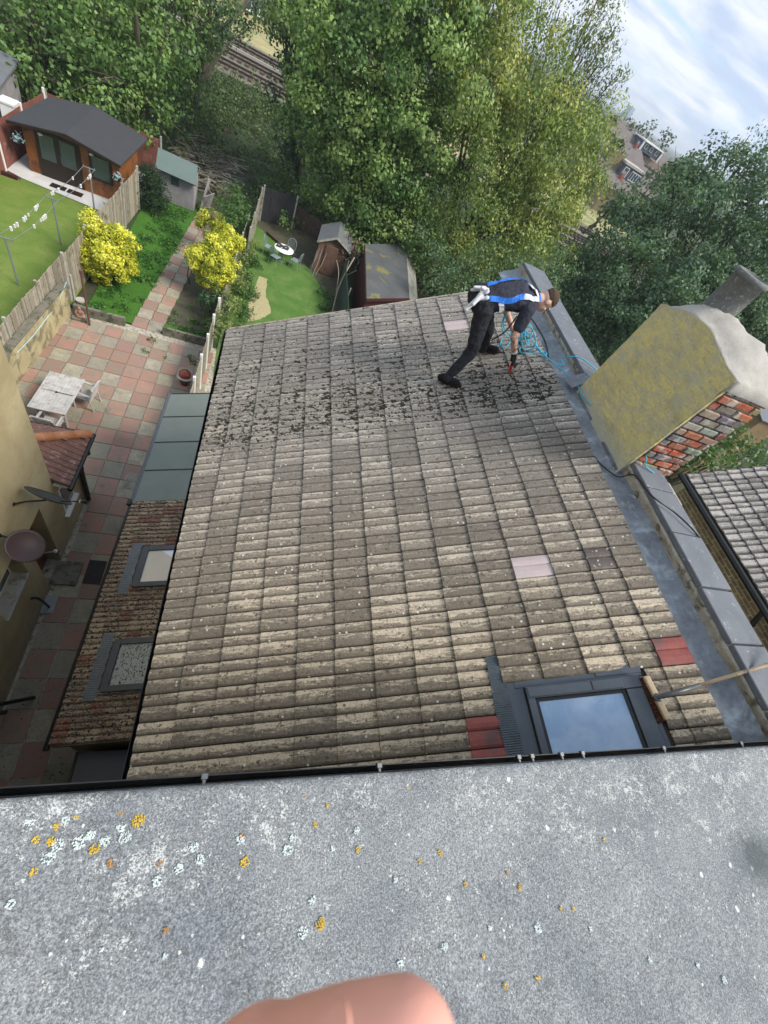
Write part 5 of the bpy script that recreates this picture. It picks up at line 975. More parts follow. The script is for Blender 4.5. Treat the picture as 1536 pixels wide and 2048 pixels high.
    b = MB(); b.add([(-8.6, 10.3, 1.0), (-6.95, 10.3, 1.0), (-6.95, 11.6, 1.0), (-8.6, 11.6, 1.0), (-8.6, 10.3, 1.06), (-6.95, 10.3, 1.06), (-6.95, 11.6, 1.06), (-8.6, 11.6, 1.06)], [(0, 3, 2, 1), (4, 5, 6, 7), (0, 1, 5, 4), (1, 2, 6, 5), (2, 3, 7, 6), (3, 0, 4, 7)])
M['tile_extred'] = tile_mat('redder_old_tile', (0.12, 0.06, 0.045), (0.25, 0.12, 0.08), mossall=0.05, tanamt=0.6, fade=False, spots=False); M['panel'] = plain('grey_green_felt', (0.18, 0.21, 0.19), 0.9, 0.12, 3, 90); M['opening_black'] = plain('opening_shade_black', (0.01, 0.01, 0.01), 0.3, 0.2)
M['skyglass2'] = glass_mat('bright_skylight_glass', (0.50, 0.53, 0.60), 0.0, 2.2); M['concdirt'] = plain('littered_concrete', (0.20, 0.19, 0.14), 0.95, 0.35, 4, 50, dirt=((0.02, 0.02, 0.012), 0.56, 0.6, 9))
# ------------------------------------------------------------------ far buildings
def far():
    def facade(r, Y, tl, tr, br, bl, m, nm='wall', depth=6):
        P = [Vector(x) for x in (bl, br, tr, tl)]; Q = [p+Vector((0, depth, 0)) for p in P]; b = MB(); b.add(P+Q, [(0, 1, 2, 3), (7, 6, 5, 4), (0, 4, 5, 1), (1, 5, 6, 2), (2, 6, 7, 3), (3, 7, 4, 0)]); return b.build(nm, M[m], r)
    def win(r, Y, x0, z0, x1, z1, bars=1):
        w_ = MB(); w_.box((x0, Y-0.12, z0), (x1, Y-0.02, z1)); wo_ = w_.build('window', M['white'], r)
        g_ = MB(); n = bars; t = 0.12*(x1-x0)/n
        for k in range(n): a = x0+(x1-x0)*k/n; g_.box((a+t, Y-0.16, z0+0.12*(z1-z0)), (a+(x1-x0)/n-t, Y-0.125, z1-0.10*(z1-z0)))
        g_.build('pane', M['glass'], wo_)
    # house with the wide slate dormer
    Y = 95; A = [(60.686, 95.0, 6.692), (65.792, 95.0, 6.745), (65.179, 95.0, 4.892), (61.162, 95.0, 4.804)]
    x0, x1 = A[0][0], A[1][0]; zt, zb = (A[0][2]+A[1][2])/2, (A[3][2]+A[2][2])/2
    r = empty('terraced_house', ((x0+x1)/2, Y+4, 0), 'distant terraced house with slate grey dormer and white multi-pane window', 'house', 'distant houses beyond the railway')
    b = MB(); b.box((x0-4.5, Y, -0.5), (x1+6, Y+9, zb-0.1)); b.build('wall', M['farbrick'], r)
    b = MB(); slope(b, (x0-5, Y-0.4, zb-0.3), (x1+6, Y-0.4, zb-0.3), (x1+6, Y+5, zb+2.7), (x0-5, Y+5, zb+2.7), 0.3); slope(b, (x0-5, Y+5, zb+2.7), (x1+6, Y+5, zb+2.7), (x1+6, Y+10, zb-0.3), (x0-5, Y+10, zb-0.3), 0.3); b.build('roof', M['farroof'], r)
    b = MB(); b.box((x0, Y-0.2, zb), (x1, Y+4, zt)); b.build('dormer', M['farslate'], r); b = MB(); b.box((x0-0.2, Y-0.5, zt), (x1+0.3, Y+4.2, zt+0.35)); b.build('dormer_roof', M['cream'], r)
    w_ = x1-x0; h_ = zt-zb; win(r, Y-0.2, x0+0.08*w_, zb+0.08*h_, x0+0.30*w_, zb+0.88*h_); win(r, Y-0.2, x0+0.45*w_, zb+0.08*h_, x0+0.92*w_, zb+0.85*h_, 4)
    G = [(57.613, 95.0, 7.477), (60.656, 95.0, 7.438), (60.676, 95.0, 4.481)]
    b = MB(); b.add([(G[0][0], Y+1, G[0][2]), (G[1][0], Y+1, G[1][2]), (x0+0.2, Y+1, zb+0.3), (G[0][0], Y+1, zb-0.4), (G[0][0], Y+4, G[0][2]), (G[1][0], Y+4, G[1][2]), (x0+0.2, Y+4, zb+0.3), (G[0][0], Y+4, zb-0.4)], [(3, 2, 1, 0), (4, 5, 6, 7), (0, 1, 5, 4), (1, 2, 6, 5), (2, 3, 7, 6), (3, 0, 4, 7)]); b.build('gable_wall', M['farbrown'], r)
    for k in range(3): b = MB(); b.tube([(G[1][0]-0.3-k*0.5, Y+2, G[1][2]), (G[1][0]-0.3-k*0.5, Y+2, G[1][2]+0.8)], 0.13, 6); b.build('chimney_pot', M['cream'], r)
    # second house with three small windows
    Y = 118; A = [(76.569, 118.0, 10.157), (81.663, 118.0, 10.212), (81.562, 118.0, 8.623), (76.952, 118.0, 9.113)]; x0, x1 = A[0][0]-0.3, A[1][0]+0.2; zt, zb = (A[0][2]+A[1][2])/2, (A[3][2]+A[2][2])/2-0.3
    r = empty('terraced_house', ((x0+x1)/2, Y+4, 0), 'distant house with blue grey loft and three small white windows', 'house', 'distant houses beyond the railway')
    b = MB(); b.box((x0-5, Y+0.5, -0.5), (x1+7, Y+9, zb-0.3)); b.build('wall', M['farbrick'], r); b = MB(); slope(b, (x0-6, Y, zb-1.5), (x1+7, Y, zb-1.5), (x1+7, Y+5, zb+1.4), (x0-6, Y+5, zb+1.4), 0.3); b.build('roof', M['farroof'], r)
    b = MB(); b.box((x0, Y-0.2, zb), (x1, Y+5, zt)); b.build('dormer', M['farslate'], r); b = MB(); b.box((x0-0.25, Y-0.6, zt), (x1+0.3, Y+5.2, zt+0.25)); b.box((x0-0.3, Y-0.5, zb-0.2), (x0, Y-0.1, zt+0.2)); b.box((x1, Y-0.5, zb-0.2), (x1+0.3, Y-0.1, zt+0.2)); b.build('dormer_trim', M['white'], r)
    w_ = x1-x0; h_ = zt-zb
    for k in (0.12, 0.42, 0.74): win(r, Y-0.2, x0+k*w_, zb+0.35*h_, x0+(k+0.14)*w_, zb+0.88*h_)
    # darker roofs and chimneys between
    for j, (q, Y, wd, hh, l) in enumerate((((81.483, 135.0, 7.808), 135, 9, 2.0, 'distant brown tiled roof nearest the tree edge on the skyline'), ((70.45, 108.0, 7.969), 108, 5, 1.6, 'distant brown roof with red chimney stacks between the two dormers'), ((56.387, 84.0, 4.624), 84, 6, 1.4, 'low brown roof below the slate grey dormer'), ((101.158, 165.0, 9.726), 165, 12, 1.5, 'large rounded brown roof on the skyline'))):
        r = empty('tiled_roof_house', (q[0], Y, 0), l, 'house', 'distant houses beyond the railway'); z = q[2]; x = q[0]
        b = MB(); b.box((x-wd/2, Y, -0.5), (x+wd/2, Y+8, z-hh*0.4)); b.build('wall', M['farbrown'], r); b = MB(); slope(b, (x-wd/2-0.3, Y-0.5, z-hh*0.5), (x+wd/2+0.3, Y-0.5, z-hh*0.5), (x+wd/2+0.3, Y+4, z+hh*0.5), (x-wd/2-0.3, Y+4, z+hh*0.5), 0.3); slope(b, (x-wd/2-0.3, Y+4, z+hh*0.5), (x+wd/2+0.3, Y+4, z+hh*0.5), (x+wd/2+0.3, Y+8.5, z-hh*0.5), (x-wd/2-0.3, Y+8.5, z-hh*0.5), 0.3); b.build('roof', M['farroof'], r)
        b = MB(); b.box((x+0.1, Y+3, z), (x+0.7, Y+3.6, z+hh*0.5+0.6)); ch_ = b.build('chimney', M['redbrickfar'], r)
        for k in range(3): b = MB(); b.tube([(x+0.2+k*0.2, Y+3.3, z+hh*0.5+0.6), (x+0.2+k*0.2, Y+3.3, z+hh*0.5+1.0)], 0.09, 6); b.build('chimney_pot', M['cream'], ch_)
    # brick house beyond the tracks, at the top of the picture
    Y = 84; A = (-7.938, 84.0, 2.436); B = (-3.547, 84.0, 2.991)
    r = empty('brick_house', (A[0], Y, 0), 'brown brick house with white framed windows beyond the railway at top', 'house'); b = MB(); b.box((A[0]-9, Y, -3), (B[0]+2, Y+9, 8)); b.build('wall', M['farstock'], r)
    b = MB(); slope(b, (A[0]-9.5, Y-0.5, 8), (B[0]+2.5, Y-0.5, 8), (B[0]+2.5, Y+5, 11), (A[0]-9.5, Y+5, 11), 0.3); b.build('roof', M['farroof'], r)
    for q in ((-5.19, 84.0, 1.363), (-6.18, 84.0, 1.391), (-4.78, 84.0, -0.824)): win(r, Y, q[0]-0.75, q[2]-1.0, q[0]+0.75, q[2]+1.0, 2)
    # tower on the horizon, distance haze painted into its pale blue
    q = (526.726, 900.0, 15.093); r = empty('tower_block', (q[0], 900, 0), 'tiny tower block on the horizon painted pale blue for haze', 'building'); b = MB(); b.box((q[0]-3.5, 900, 0), (q[0]+3.5, 915, q[2]+6)); b.box((q[0]-8, 902, 0), (q[0]-3.5, 914, q[2]-3)); b.build('tower', M['bluetower'], r)
M['farbrick'] = plain('far_brick', (0.26, 0.20, 0.15), 0.9, 0.3, 0.8, 8); M['farbrown'] = plain('far_brown_tile_hanging', (0.24, 0.175, 0.11), 0.9, 0.35, 0.5, 6); M['farroof'] = plain('far_roof_tiles', (0.135, 0.115, 0.11), 0.9, 0.3, 0.5, 6); M['farslate'] = plain('slate_cladding', (0.07, 0.085, 0.12), 0.7, 0.2, 1, 8)
M['redbrickfar'] = plain('far_red_brick', (0.30, 0.09, 0.06), 0.9, 0.3, 1, 8); M['farstock'] = brick_mat('far_stock_brick', (0.30, 0.23, 0.15), (0.20, 0.15, 0.10), (0.33, 0.29, 0.22), 2.2); M['bluetower'] = plain('tower_haze_tint', (0.30, 0.42, 0.55), 0.8, 0.1, 0.05, 0.2)
# ------------------------------------------------------------------ vegetation
M['leaf'] = leafmat('leaves', 0.28); M['leafgloss'] = leafmat('glossy_leaves', 0.15, 0.35)
M['bark'] = plain('bark', (0.10, 0.085, 0.06), 0.95, 0.5, 3, 25, bm=0.8, bd=0.03, dirt=((0.06, 0.08, 0.035), 0.5, 0.6, 1.5))
def leaves(name, blobs, leaf, clump, dens, pal, seed, parent=None, aspect=0.6, k=4.2, inner=0.18, flat=0.8, droop=0.0, m='leaf', up=0.35, jag=0.32):
    """leaf-sized faces gathered in clumps over the surface of each blob; pal = list of colours from darker to lighter leaves"""
    R_ = np.random.default_rng(seed); C = []; S_ = []; O_ = []
    for b in blobs:
        x, y, z, r = b[:4]; n = max(4, int(4*(r/clump)**2*dens)); d = R_.normal(size=(n, 3)); d /= np.linalg.norm(d, axis=1)[:, None]
        lump = 1+jag*(np.sin(d[:, 0]*5+seed)+np.sin(d[:, 1]*6+x)+np.sin(d[:, 2]*5+y))/3
        rad = r*R_.uniform(0.78, 1.08, n)*lump; inn = R_.random(n) < inner; rad[inn] *= R_.uniform(0.3, 0.8, inn.sum())
        c = np.array([x, y, z])+d*rad[:, None]*np.array([1, 1, b[4] if len(b) > 4 else 0.92]); C.append(c); S_.append(clump*R_.uniform(0.5, 1.25, n)); O_.append(d)
    C = np.concatenate(C); S_ = np.concatenate(S_); O_ = np.concatenate(O_); keep = C[:, 2]+S_ > 0.05; C, S_, O_ = C[keep], S_[keep], O_[keep]
    cnt = np.maximum(3, (k*(S_/leaf)**2*R_.uniform(0.6, 1.2, len(S_)))).astype(int); idx = np.repeat(np.arange(len(C)), cnt); n = len(idx)
    d = R_.normal(size=(n, 3)); d /= np.linalg.norm(d, axis=1)[:, None]; rr = R_.uniform(0.25, 1.0, n)**0.6; off = d*(S_[idx]*rr)[:, None]; off[:, 2] *= flat
    P = C[idx]+off; P[:, 2] -= droop*np.abs(R_.normal(size=n))*S_[idx]; P[:, 2] = np.maximum(P[:, 2], 0.02)
    nr = d*0.6+O_[idx]*0.5+R_.normal(size=(n, 3))*0.55+np.array([0, 0, up]); nr /= np.linalg.norm(nr, axis=1)[:, None]
    t = R_.normal(size=(n, 3)); t[:, 2] -= 0.6+droop*2; t -= nr*(t*nr).sum(1)[:, None]; t /= np.linalg.norm(t, axis=1)[:, None]+1e-9; s = np.cross(nr, t)
    L_ = leaf*R_.uniform(0.6, 1.35, n); W_ = L_*aspect*R_.uniform(0.7, 1.2, n)
    V = np.empty((n, 4, 3)); V[:, 0] = P-t*(L_/2)[:, None]; V[:, 1] = P+s*(W_/2)[:, None]+t*(L_*0.1)[:, None]+nr*(L_*0.08)[:, None]; V[:, 2] = P+t*(L_/2)[:, None]-nr*(L_*0.05)[:, None]; V[:, 3] = P-s*(W_/2)[:, None]+t*(L_*0.1)[:, None]+nr*(L_*0.08)[:, None]
    F = np.arange(n*4).reshape(n, 4); pal = np.array(pal); ct = R_.random(len(C))[idx]*0.72+R_.random(n)*0.28; ct = np.clip(ct, 0, 0.999)*(len(pal)-1); i0 = ct.astype(int); fr = (ct-i0)[:, None]; col = pal[i0]*(1-fr)+pal[i0+1]*fr; col = col*R_.uniform(0.75, 1.25, n)[:, None]
    return npmesh(name, V.reshape(-1, 3), F, col, M[m], parent)
def tree(name, label, base, blobs, leaf, clump, dens, pal, seed, trunk=0.25, group=None, cat='tree', branch=True, **kw):
    r = empty(name, (base[0], base[1], 0), label, cat, group); rn = random.Random(seed); bx = [Vector(b[:3]) for b in blobs]; top = max(b.z for b in bx)
    mb = MB(); c = sum(bx, Vector())/len(bx); p0 = Vector((base[0], base[1], -0.1)); mid = p0.lerp(Vector((c.x, c.y, top*0.55)), 0.6)+Vector((rn.uniform(-.3, .3), rn.uniform(-.3, .3), 0)); tp = Vector((c.x, c.y, max(top*0.85, 0.5)))
    path = smoothpts([p0, p0.lerp(mid, 0.5)+Vector((rn.uniform(-.2, .2)*trunk*3, 0, 0)), mid, tp], 5); n = len(path); mb.tube(path, [trunk*(1.25-1.05*i/n) for i in range(n)], 9)
    if branch:
        for b in bx:
            s = path[min(n-2, max(2, int(n*(0.25+0.5*rn.random()))))]; m1 = s.lerp(b, 0.5)+Vector((rn.uniform(-.4, .4), rn.uniform(-.4, .4), rn.uniform(0, .6)))*trunk*3; pts = smoothpts([s, m1, b], 4); q = len(pts); mb.tube(pts, [trunk*0.42*(1-0.8*i/q) for i in range(q)], 6)
            for _ in range(3):
                e = b+Vector((rn.gauss(0, 1), rn.gauss(0, 1), rn.gauss(0, 0.7))).normalized()*blobs[0][3]*0.7; mb.tube([m1, (m1+e)/2+Vector((0, 0, 0.2)), e], [trunk*0.18, trunk*0.1, trunk*0.03], 5)
    mb.build('trunk', M['bark'], r); leaves('crown', blobs, leaf, clump, dens, pal, seed, r, **kw); return r
G1 = [(0.045, 0.10, 0.03), (0.10, 0.19, 0.05), (0.19, 0.29, 0.08), (0.32, 0.42, 0.14)]         # sycamore greens
G2 = [(0.07, 0.13, 0.032), (0.15, 0.22, 0.055), (0.27, 0.33, 0.08), (0.46, 0.43, 0.13)]             # yellowing leaves
G3 = [(0.022, 0.055, 0.028), (0.04, 0.085, 0.04), (0.065, 0.13, 0.055)]                             # ivy
G4 = [(0.04, 0.09, 0.05), (0.07, 0.135, 0.07), (0.12, 0.20, 0.105), (0.20, 0.29, 0.17)]            # bluish green
G5 = [(0.14, 0.19, 0.02), (0.42, 0.44, 0.03), (0.66, 0.64, 0.06), (0.80, 0.78, 0.2)]                  # golden shrub
def vegetation():
    K = dict(leaf=0.21, clump=0.85, dens=1.25)
    tree('sycamore_tree', 'big leafy green tree filling the top centre behind the sheds', (5.6, 32.0), [(0.896, 33.0, 8.26, 2.464), (3.072, 31.0, 9.485, 2.811), (5.967, 31.0, 10.317, 2.871), (1.523, 32.0, 6.012, 1.985), (3.589, 30.0, 7.253, 2.732), (6.53, 30.0, 7.813, 2.814), (3.256, 30.0, 4.96, 2.375), (5.502, 29.0, 5.193, 2.664), (8.424, 30.0, 6.03, 2.778), (4.762, 29.0, 3.129, 2.13), (3.107, 31.0, 2.584, 1.596), (7.538, 29.0, 3.514, 2.132), (6.617, 29.0, 2.147, 1.314), (1.745, 33.0, 10.575, 2.907), (5.289, 33.0, 12.201, 3.16), (1.52, 31.0, 4.467, 1.358), (4.408, 30.0, 1.478, 1.137), (5.334, 28.8, 1.977, 1.107), (7.589, 28.0, 2.417, 1.232), (8.957, 27.0, 2.973, 1.088), (6.807, 27.6, 1.641, 0.741)], 0.18, 0.95, 1.35, G1, 1, trunk=0.42, aspect=0.78, k=6.0, jag=0.6, flat=0.65)
    tree('ash_tree', 'yellow tinged drooping leafy tree right of the big green tree', (11.5, 31.0), [(9.065, 31.0, 11.936, 2.362), (11.271, 31.0, 11.547, 2.226), (8.903, 30.0, 9.789, 2.476), (12.933, 30.0, 10.154, 2.612), (11.104, 29.0, 8.339, 2.766), (15.675, 30.0, 9.379, 2.117), (14.625, 29.0, 7.753, 2.23), (11.83, 28.0, 5.696, 2.376), (17.807, 30.0, 8.233, 1.506), (14.521, 28.0, 5.591, 2.23), (10.253, 28.0, 3.669, 2.159), (17.006, 29.0, 6.418, 1.44), (16.608, 31.0, 10.688, 1.465), (7.421, 32.0, 12.989, 2.386), (11.937, 27.0, 3.244, 1.564), (14.841, 27.0, 4.017, 1.593)], 0.18, 0.9, 1.35, G2, 2, trunk=0.3, aspect=0.55, droop=0.5, k=6.5, jag=0.6)
    tree('tall_birch_tree', 'tall sparse tree with drooping twigs against the sky', (16.5, 37.0), [(13.417, 36.0, 13.71, 2.14), (15.626, 36.0, 14.01, 1.608), (17.314, 36.0, 13.187, 1.29), (15.977, 37.0, 12.713, 1.717), (18.56, 36.0, 12.026, 1.099), (11.996, 36.0, 14.079, 2.206), (15.164, 36.0, 15.009, 1.266), (17.656, 36.0, 11.412, 1.461), (16.988, 36.0, 14.36, 0.649), (18.738, 36.0, 13.069, 0.629)], 0.19, 0.8, 0.62, [G2[0], G2[1], (0.13, 0.14, 0.04), (0.2, 0.18, 0.06)], 3, trunk=0.22, aspect=0.45, droop=0.6, k=5.0, inner=0.1)
    tree('ivy_clad_tree', 'dark ivy clad trunk and foliage left of the big tree', (1.8, 37.0), [(-0.844, 36.0, 7.471, 1.06), (-0.367, 36.0, 6.02, 1.0), (-0.178, 36.0, 4.264, 1.119), (0.54, 35.0, 3.029, 1.21), (1.296, 34.0, 1.998, 1.103), (-1.143, 36.0, 8.656, 1.068), (1.332, 35.0, 6.657, 0.868)], 0.2, 0.6, 1.5, G3, 4, trunk=0.3)
    tree('maple_tree', 'broad dark green tree at the top left corner', (-13.5, 33.5), [(-12.666, 33.0, 2.805, 2.616), (-13.566, 32.0, 0.941, 1.838), (-10.723, 33.0, 3.242, 2.41), (-11.029, 31.0, 1.668, 1.57), (-13.207, 35.0, 4.254, 2.965), (-10.131, 35.0, 5.363, 2.757), (-9.159, 31.0, 2.897, 1.452), (-14.699, 33.0, 1.798, 1.994), (-12.195, 31.0, 1.006, 1.016)], 0.21, 0.85, 1.2, G1[:3]+[(0.07, 0.14, 0.035)], 5, trunk=0.35, aspect=0.8)
    tree('lime_tree', 'dark green tree directly behind the summerhouse roof', (-8.0, 33.0), [(-7.985, 33.0, 4.359, 2.301), (-8.259, 30.8, 2.726, 1.272), (-6.899, 32.0, 3.441, 1.441), (-7.209, 30.0, 2.322, 0.875), (-6.561, 34.0, 4.995, 2.103), (-7.647, 35.0, 6.39, 2.775), (-8.673, 30.0, 2.037, 0.659), (-6.248, 31.0, 2.585, 0.691)], 0.2, 0.8, 1.25, G1[:3]+[(0.06, 0.12, 0.03)], 6, trunk=0.35, aspect=0.75)
    tree('ivy_clad_tree', 'dark ivy clad tree overhanging the railway tracks', (-6.0, 38.0), [(-5.944, 37.0, 3.815, 1.126), (-5.714, 35.0, 2.715, 1.058), (-5.477, 38.0, 5.137, 1.408), (-4.694, 40.0, 5.855, 1.518), (-6.064, 38.0, 6.651, 2.216), (-3.64, 44.0, 5.865, 1.139), (-5.751, 33.0, 1.999, 0.803), (-2.399, 44.0, 8.143, 1.919), (-3.299, 45.0, 5.052, 0.631), (-6.324, 34.0, 3.312, 1.005)], 0.2, 0.7, 1.35, [G3[0], G3[1], G1[1], G1[2]], 7, trunk=0.32)
    tree('hawthorn_tree', 'dark bluish green tree mass behind the rendered chimney', (26, 27), [(21.209, 29.0, 5.75, 2.135), (23.154, 30.0, 7.708, 3.078), (21.627, 27.0, 3.715, 2.037), (23.543, 26.0, 5.387, 3.04), (25.612, 26.0, 7.564, 2.945), (24.139, 25.0, 3.126, 1.77), (20.005, 28.0, 4.404, 1.309), (25.564, 25.0, 5.239, 2.73), (22.794, 25.5, 1.869, 1.306), (21.85, 31.0, 8.079, 1.223), (23.617, 31.0, 9.228, 1.415)], 0.22, 0.85, 1.25, G4[:3]+[(0.07, 0.12, 0.055)], 8, trunk=0.3, k=6.0, aspect=0.75, jag=0.55)
    tree('elder_tree', 'broad dark tree at the right edge above the chimney pot', (33, 30), [(26.552, 31.0, 9.887, 2.923), (30.319, 31.0, 11.01, 3.328), (27.045, 32.0, 11.856, 1.742), (30.686, 32.0, 12.673, 2.405), (31.861, 28.0, 8.814, 3.211), (33.18, 29.0, 10.955, 3.149), (25.313, 33.0, 10.695, 1.034), (26.005, 33.0, 11.855, 1.146), (28.296, 28.0, 8.21, 2.426), (34.987, 26.0, 8.015, 3.278), (31.253, 25.0, 6.503, 2.839), (37.112, 24.0, 5.783, 3.043)], 0.22, 0.9, 1.2, G4[:3]+[(0.08, 0.13, 0.06)], 9, trunk=0.35, k=6.0, aspect=0.75, jag=0.55)
    tree('young_ash_tree', 'thin pale tree standing against the sky at right edge', (30, 33), [(28.485, 34.0, 14.369, 1.129), (30.361, 34.0, 14.276, 1.365), (28.508, 34.0, 13.545, 0.883), (30.776, 34.0, 13.562, 1.398), (30.166, 34.0, 15.307, 1.324), (29.678, 34.0, 12.678, 0.987)], 0.2, 0.7, 0.55, [G4[2], (0.10, 0.13, 0.06), (0.15, 0.17, 0.09)], 10, trunk=0.22, droop=0.4, k=2.6, aspect=0.45)
    tree('dense_shrub', 'light green shrub mass right of the dark roofed shed', (10.5, 23.5), [(8.683, 21.8, 3.523, 0.836), (9.982, 23.0, 4.337, 1.017), (8.976, 25.5, 3.302, 0.81), (9.36, 21.0, 3.391, 0.676), (10.913, 22.0, 4.244, 0.85), (12.363, 23.0, 4.677, 1.1), (14.714, 24.0, 4.584, 1.171), (16.035, 25.0, 5.468, 1.07), (8.622, 27.0, 3.484, 0.888)], 0.15, 0.5, 1.4, [G4[1], G4[2], (0.09, 0.15, 0.06), (0.17, 0.24, 0.10)], 11, trunk=0.12, cat='shrub')
    tree('garden_tree', 'green bushy tree below the chimney bricks beyond the right roof', (15.5, 9.5), [(15.798, 9.0, 6.906, 0.739), (14.743, 8.5, 6.613, 0.58), (17.325, 9.2, 6.888, 0.699), (13.963, 8.2, 6.275, 0.403), (17.05, 9.8, 7.108, 0.518), (18.841, 9.6, 7.056, 0.499)], 0.16, 0.5, 1.4, [G4[1], G1[1], (0.09, 0.15, 0.06), (0.13, 0.2, 0.08)], 12, trunk=0.15)
    # garden shrubs
    tree('golden_bush', 'large golden yellow rounded bush with a spiky top by the board fence', (-5.2, 18.4), [(-5.716, 18.5, 1.073, 0.97), (-5.67, 18.4, 0.941, 0.834), (-5.322, 18.6, 1.562, 0.666), (-6.01, 18.6, 1.396, 0.583), (-6.17, 18.7, 1.933, 0.303), (-5.905, 18.2, 0.651, 0.597), (-6.275, 18.8, 2.203, 0.169), (-5.193, 18.2, 0.918, 0.519)], 0.075, 0.2, 1.6, G5, 13, trunk=0.06, cat='bush', branch=False, group='golden bushes', aspect=0.75, k=14, inner=0.4, jag=0.08)
    tree('golden_bush', 'golden bush with white edged sprays right of the slab path', (-1.9, 19.6), [(-1.91, 19.5, 1.607, 0.909), (-2.162, 19.4, 1.67, 0.728), (-1.782, 19.8, 2.048, 0.645), (-1.351, 20.6, 2.314, 0.484), (-1.962, 19.0, 1.021, 0.524), (-1.612, 19.2, 1.429, 0.609)], 0.08, 0.22, 1.6, G5, 14, trunk=0.06, cat='bush', branch=False, group='golden bushes', aspect=0.75, k=14, inner=0.4, jag=0.10)
    tree('golden_bush', 'smaller greener golden bush at back of the slab path', (-2.4, 23.0), [(-2.556, 23.0, 1.434, 0.621), (-2.856, 23.2, 1.505, 0.333), (-1.945, 22.5, 1.608, 0.473)], 0.08, 0.22, 1.5, [G5[0], (0.2, 0.22, 0.03), G5[1], G5[2]], 15, trunk=0.06, cat='bush', branch=False, group='golden bushes', aspect=0.75, k=8, inner=0.3)
    tree('variegated_bush', 'cream and pale green variegated bush leaning over the path', (-2.9, 20.0), [(-2.839, 20.0, 1.383, 0.414), (-3.029, 20.0, 1.049, 0.242)], 0.08, 0.2, 1.5, [(0.12, 0.17, 0.05), (0.4, 0.45, 0.2), (0.6, 0.62, 0.35)], 16, trunk=0.04, cat='bush', branch=False)
    tree('dark_bush', 'dark green shrub under the golden bush beside the fence', (-1.9, 18.3), [(-1.643, 18.2, 0.943, 0.559), (-1.803, 18.0, 0.769, 0.429)], 0.09, 0.25, 1.5, G3+[(0.05, 0.09, 0.03)], 17, trunk=0.04, cat='bush', branch=False)
    tree('conifer_bush', 'dark green dense conifer between the pale fence and grey shed', (-5.55, 25.6), [(-5.638, 25.6, 1.543, 0.435), (-5.607, 25.6, 1.173, 0.613), (-5.555, 25.5, 0.768, 0.72), (-5.546, 25.4, 0.38, 0.678)], 0.08, 0.2, 2.0, [(0.012, 0.035, 0.014), (0.02, 0.05, 0.02), (0.03, 0.07, 0.025)], 18, trunk=0.06, cat='bush', branch=False)
    tree('round_shrub', 'round mid green shrub beside the end of the slab path', (-1.6, 26.0), [(-1.841, 26.6, 1.581, 0.688), (-1.929, 26.0, 1.171, 0.739), (-1.438, 25.6, 1.224, 0.684), (-1.598, 25.0, 1.015, 0.52)], 0.1, 0.26, 1.7, [G1[0], G1[1], (0.07, 0.13, 0.04)], 19, trunk=0.06, cat='bush', branch=False)
    tree('leafy_plant', 'bright leafy plant against the black fence panel', (1.3, 28.6), [(0.923, 28.5, 0.753, 0.327), (1.214, 28.2, 0.568, 0.268), (0.71, 28.6, 0.907, 0.207)], 0.16, 0.3, 1.2, [G1[2], (0.09, 0.2, 0.04)], 20, trunk=0.03, cat='plant', branch=False)
    # ivy over the fence line
    R_ = random.Random(5); bl = []
    for k in range(24):
        t = k/23; bl.append((-1.12+0.34*t+R_.uniform(-0.1, 0.15), 15.6+8.2*t, 1.0+R_.uniform(-0.6, 0.35), R_.uniform(0.25, 0.42)))
    leaves('ivy', bl, 0.09, 0.2, 1.2, [(0.05, 0.09, 0.03), (0.13, 0.19, 0.05), (0.34, 0.36, 0.14)], 21); o = bpy.data.objects['ivy']; tag(o, 'pale variegated ivy hanging over the fence beside the golden bushes', 'ivy')
    bl = [(-0.6+R_.uniform(-0.3, 0.3), R_.uniform(14, 24), 0.15, R_.uniform(0.2, 0.42)) for _ in range(36)]+[(3.6+R_.uniform(-0.4, 0.4), R_.uniform(18, 24), 0.1, R_.uniform(0.15, 0.35)) for _ in range(18)]
    o = leaves('weeds', bl, 0.085, 0.2, 1.0, [(0.03, 0.08, 0.02), (0.06, 0.13, 0.03), (0.10, 0.19, 0.05)], 22); tag(o, 'leafy weeds along the edges of the lawn', 'weeds', kind='stuff')
    bl = [(R_.uniform(-5.7, -4.3)+(0.05*(y-16)), y, R_.uniform(-0.05, 0.05), R_.uniform(0.15, 0.34)) for y in [R_.uniform(16.3, 26.5) for _ in range(95)]]+[(R_.uniform(-3.1, -1.5), R_.uniform(16.1, 17.3), 0.0, 0.22) for _ in range(16)]+[(R_.uniform(-3.6, -1.7), R_.uniform(14.3, 15.6), 0.02, 0.07) for _ in range(5)]
    o = leaves('ground_weeds', bl, 0.09, 0.18, 0.9, [(0.035, 0.10, 0.02), (0.055, 0.15, 0.025), (0.09, 0.21, 0.04)], 23); tag(o, 'bright green leafy ground cover left of the slab path', 'ground cover', kind='stuff')
    # brambles over the embankment
    bl = []
    for _ in range(230):
        x = R_.uniform(-13, 9); y = R_.uniform(30.5, 53); 
        if x < -2.5 and y < 35 and x > -6.5 and R_.random() < 0.9: continue
        bl.append((x, y, R_.uniform(-0.5, 0.5), R_.uniform(0.9, 1.7), 0.7))
    o = leaves('brambles', bl, 0.2, 0.6, 0.9, [(0.03, 0.065, 0.022), (0.055, 0.10, 0.03), (0.09, 0.14, 0.045), (0.15, 0.18, 0.06)], 24, k=2.6); tag(o, 'dark bramble and ivy undergrowth over the railway bank', 'undergrowth', kind='stuff')
    bl = [(R_.uniform(5, 50), R_.uniform(22, 52), R_.uniform(-0.5, 0.8), R_.uniform(1.2, 2.4), 0.7) for _ in range(190)]; bl = [b for b in bl if not (b[0] < 11 and b[1] < 29)]
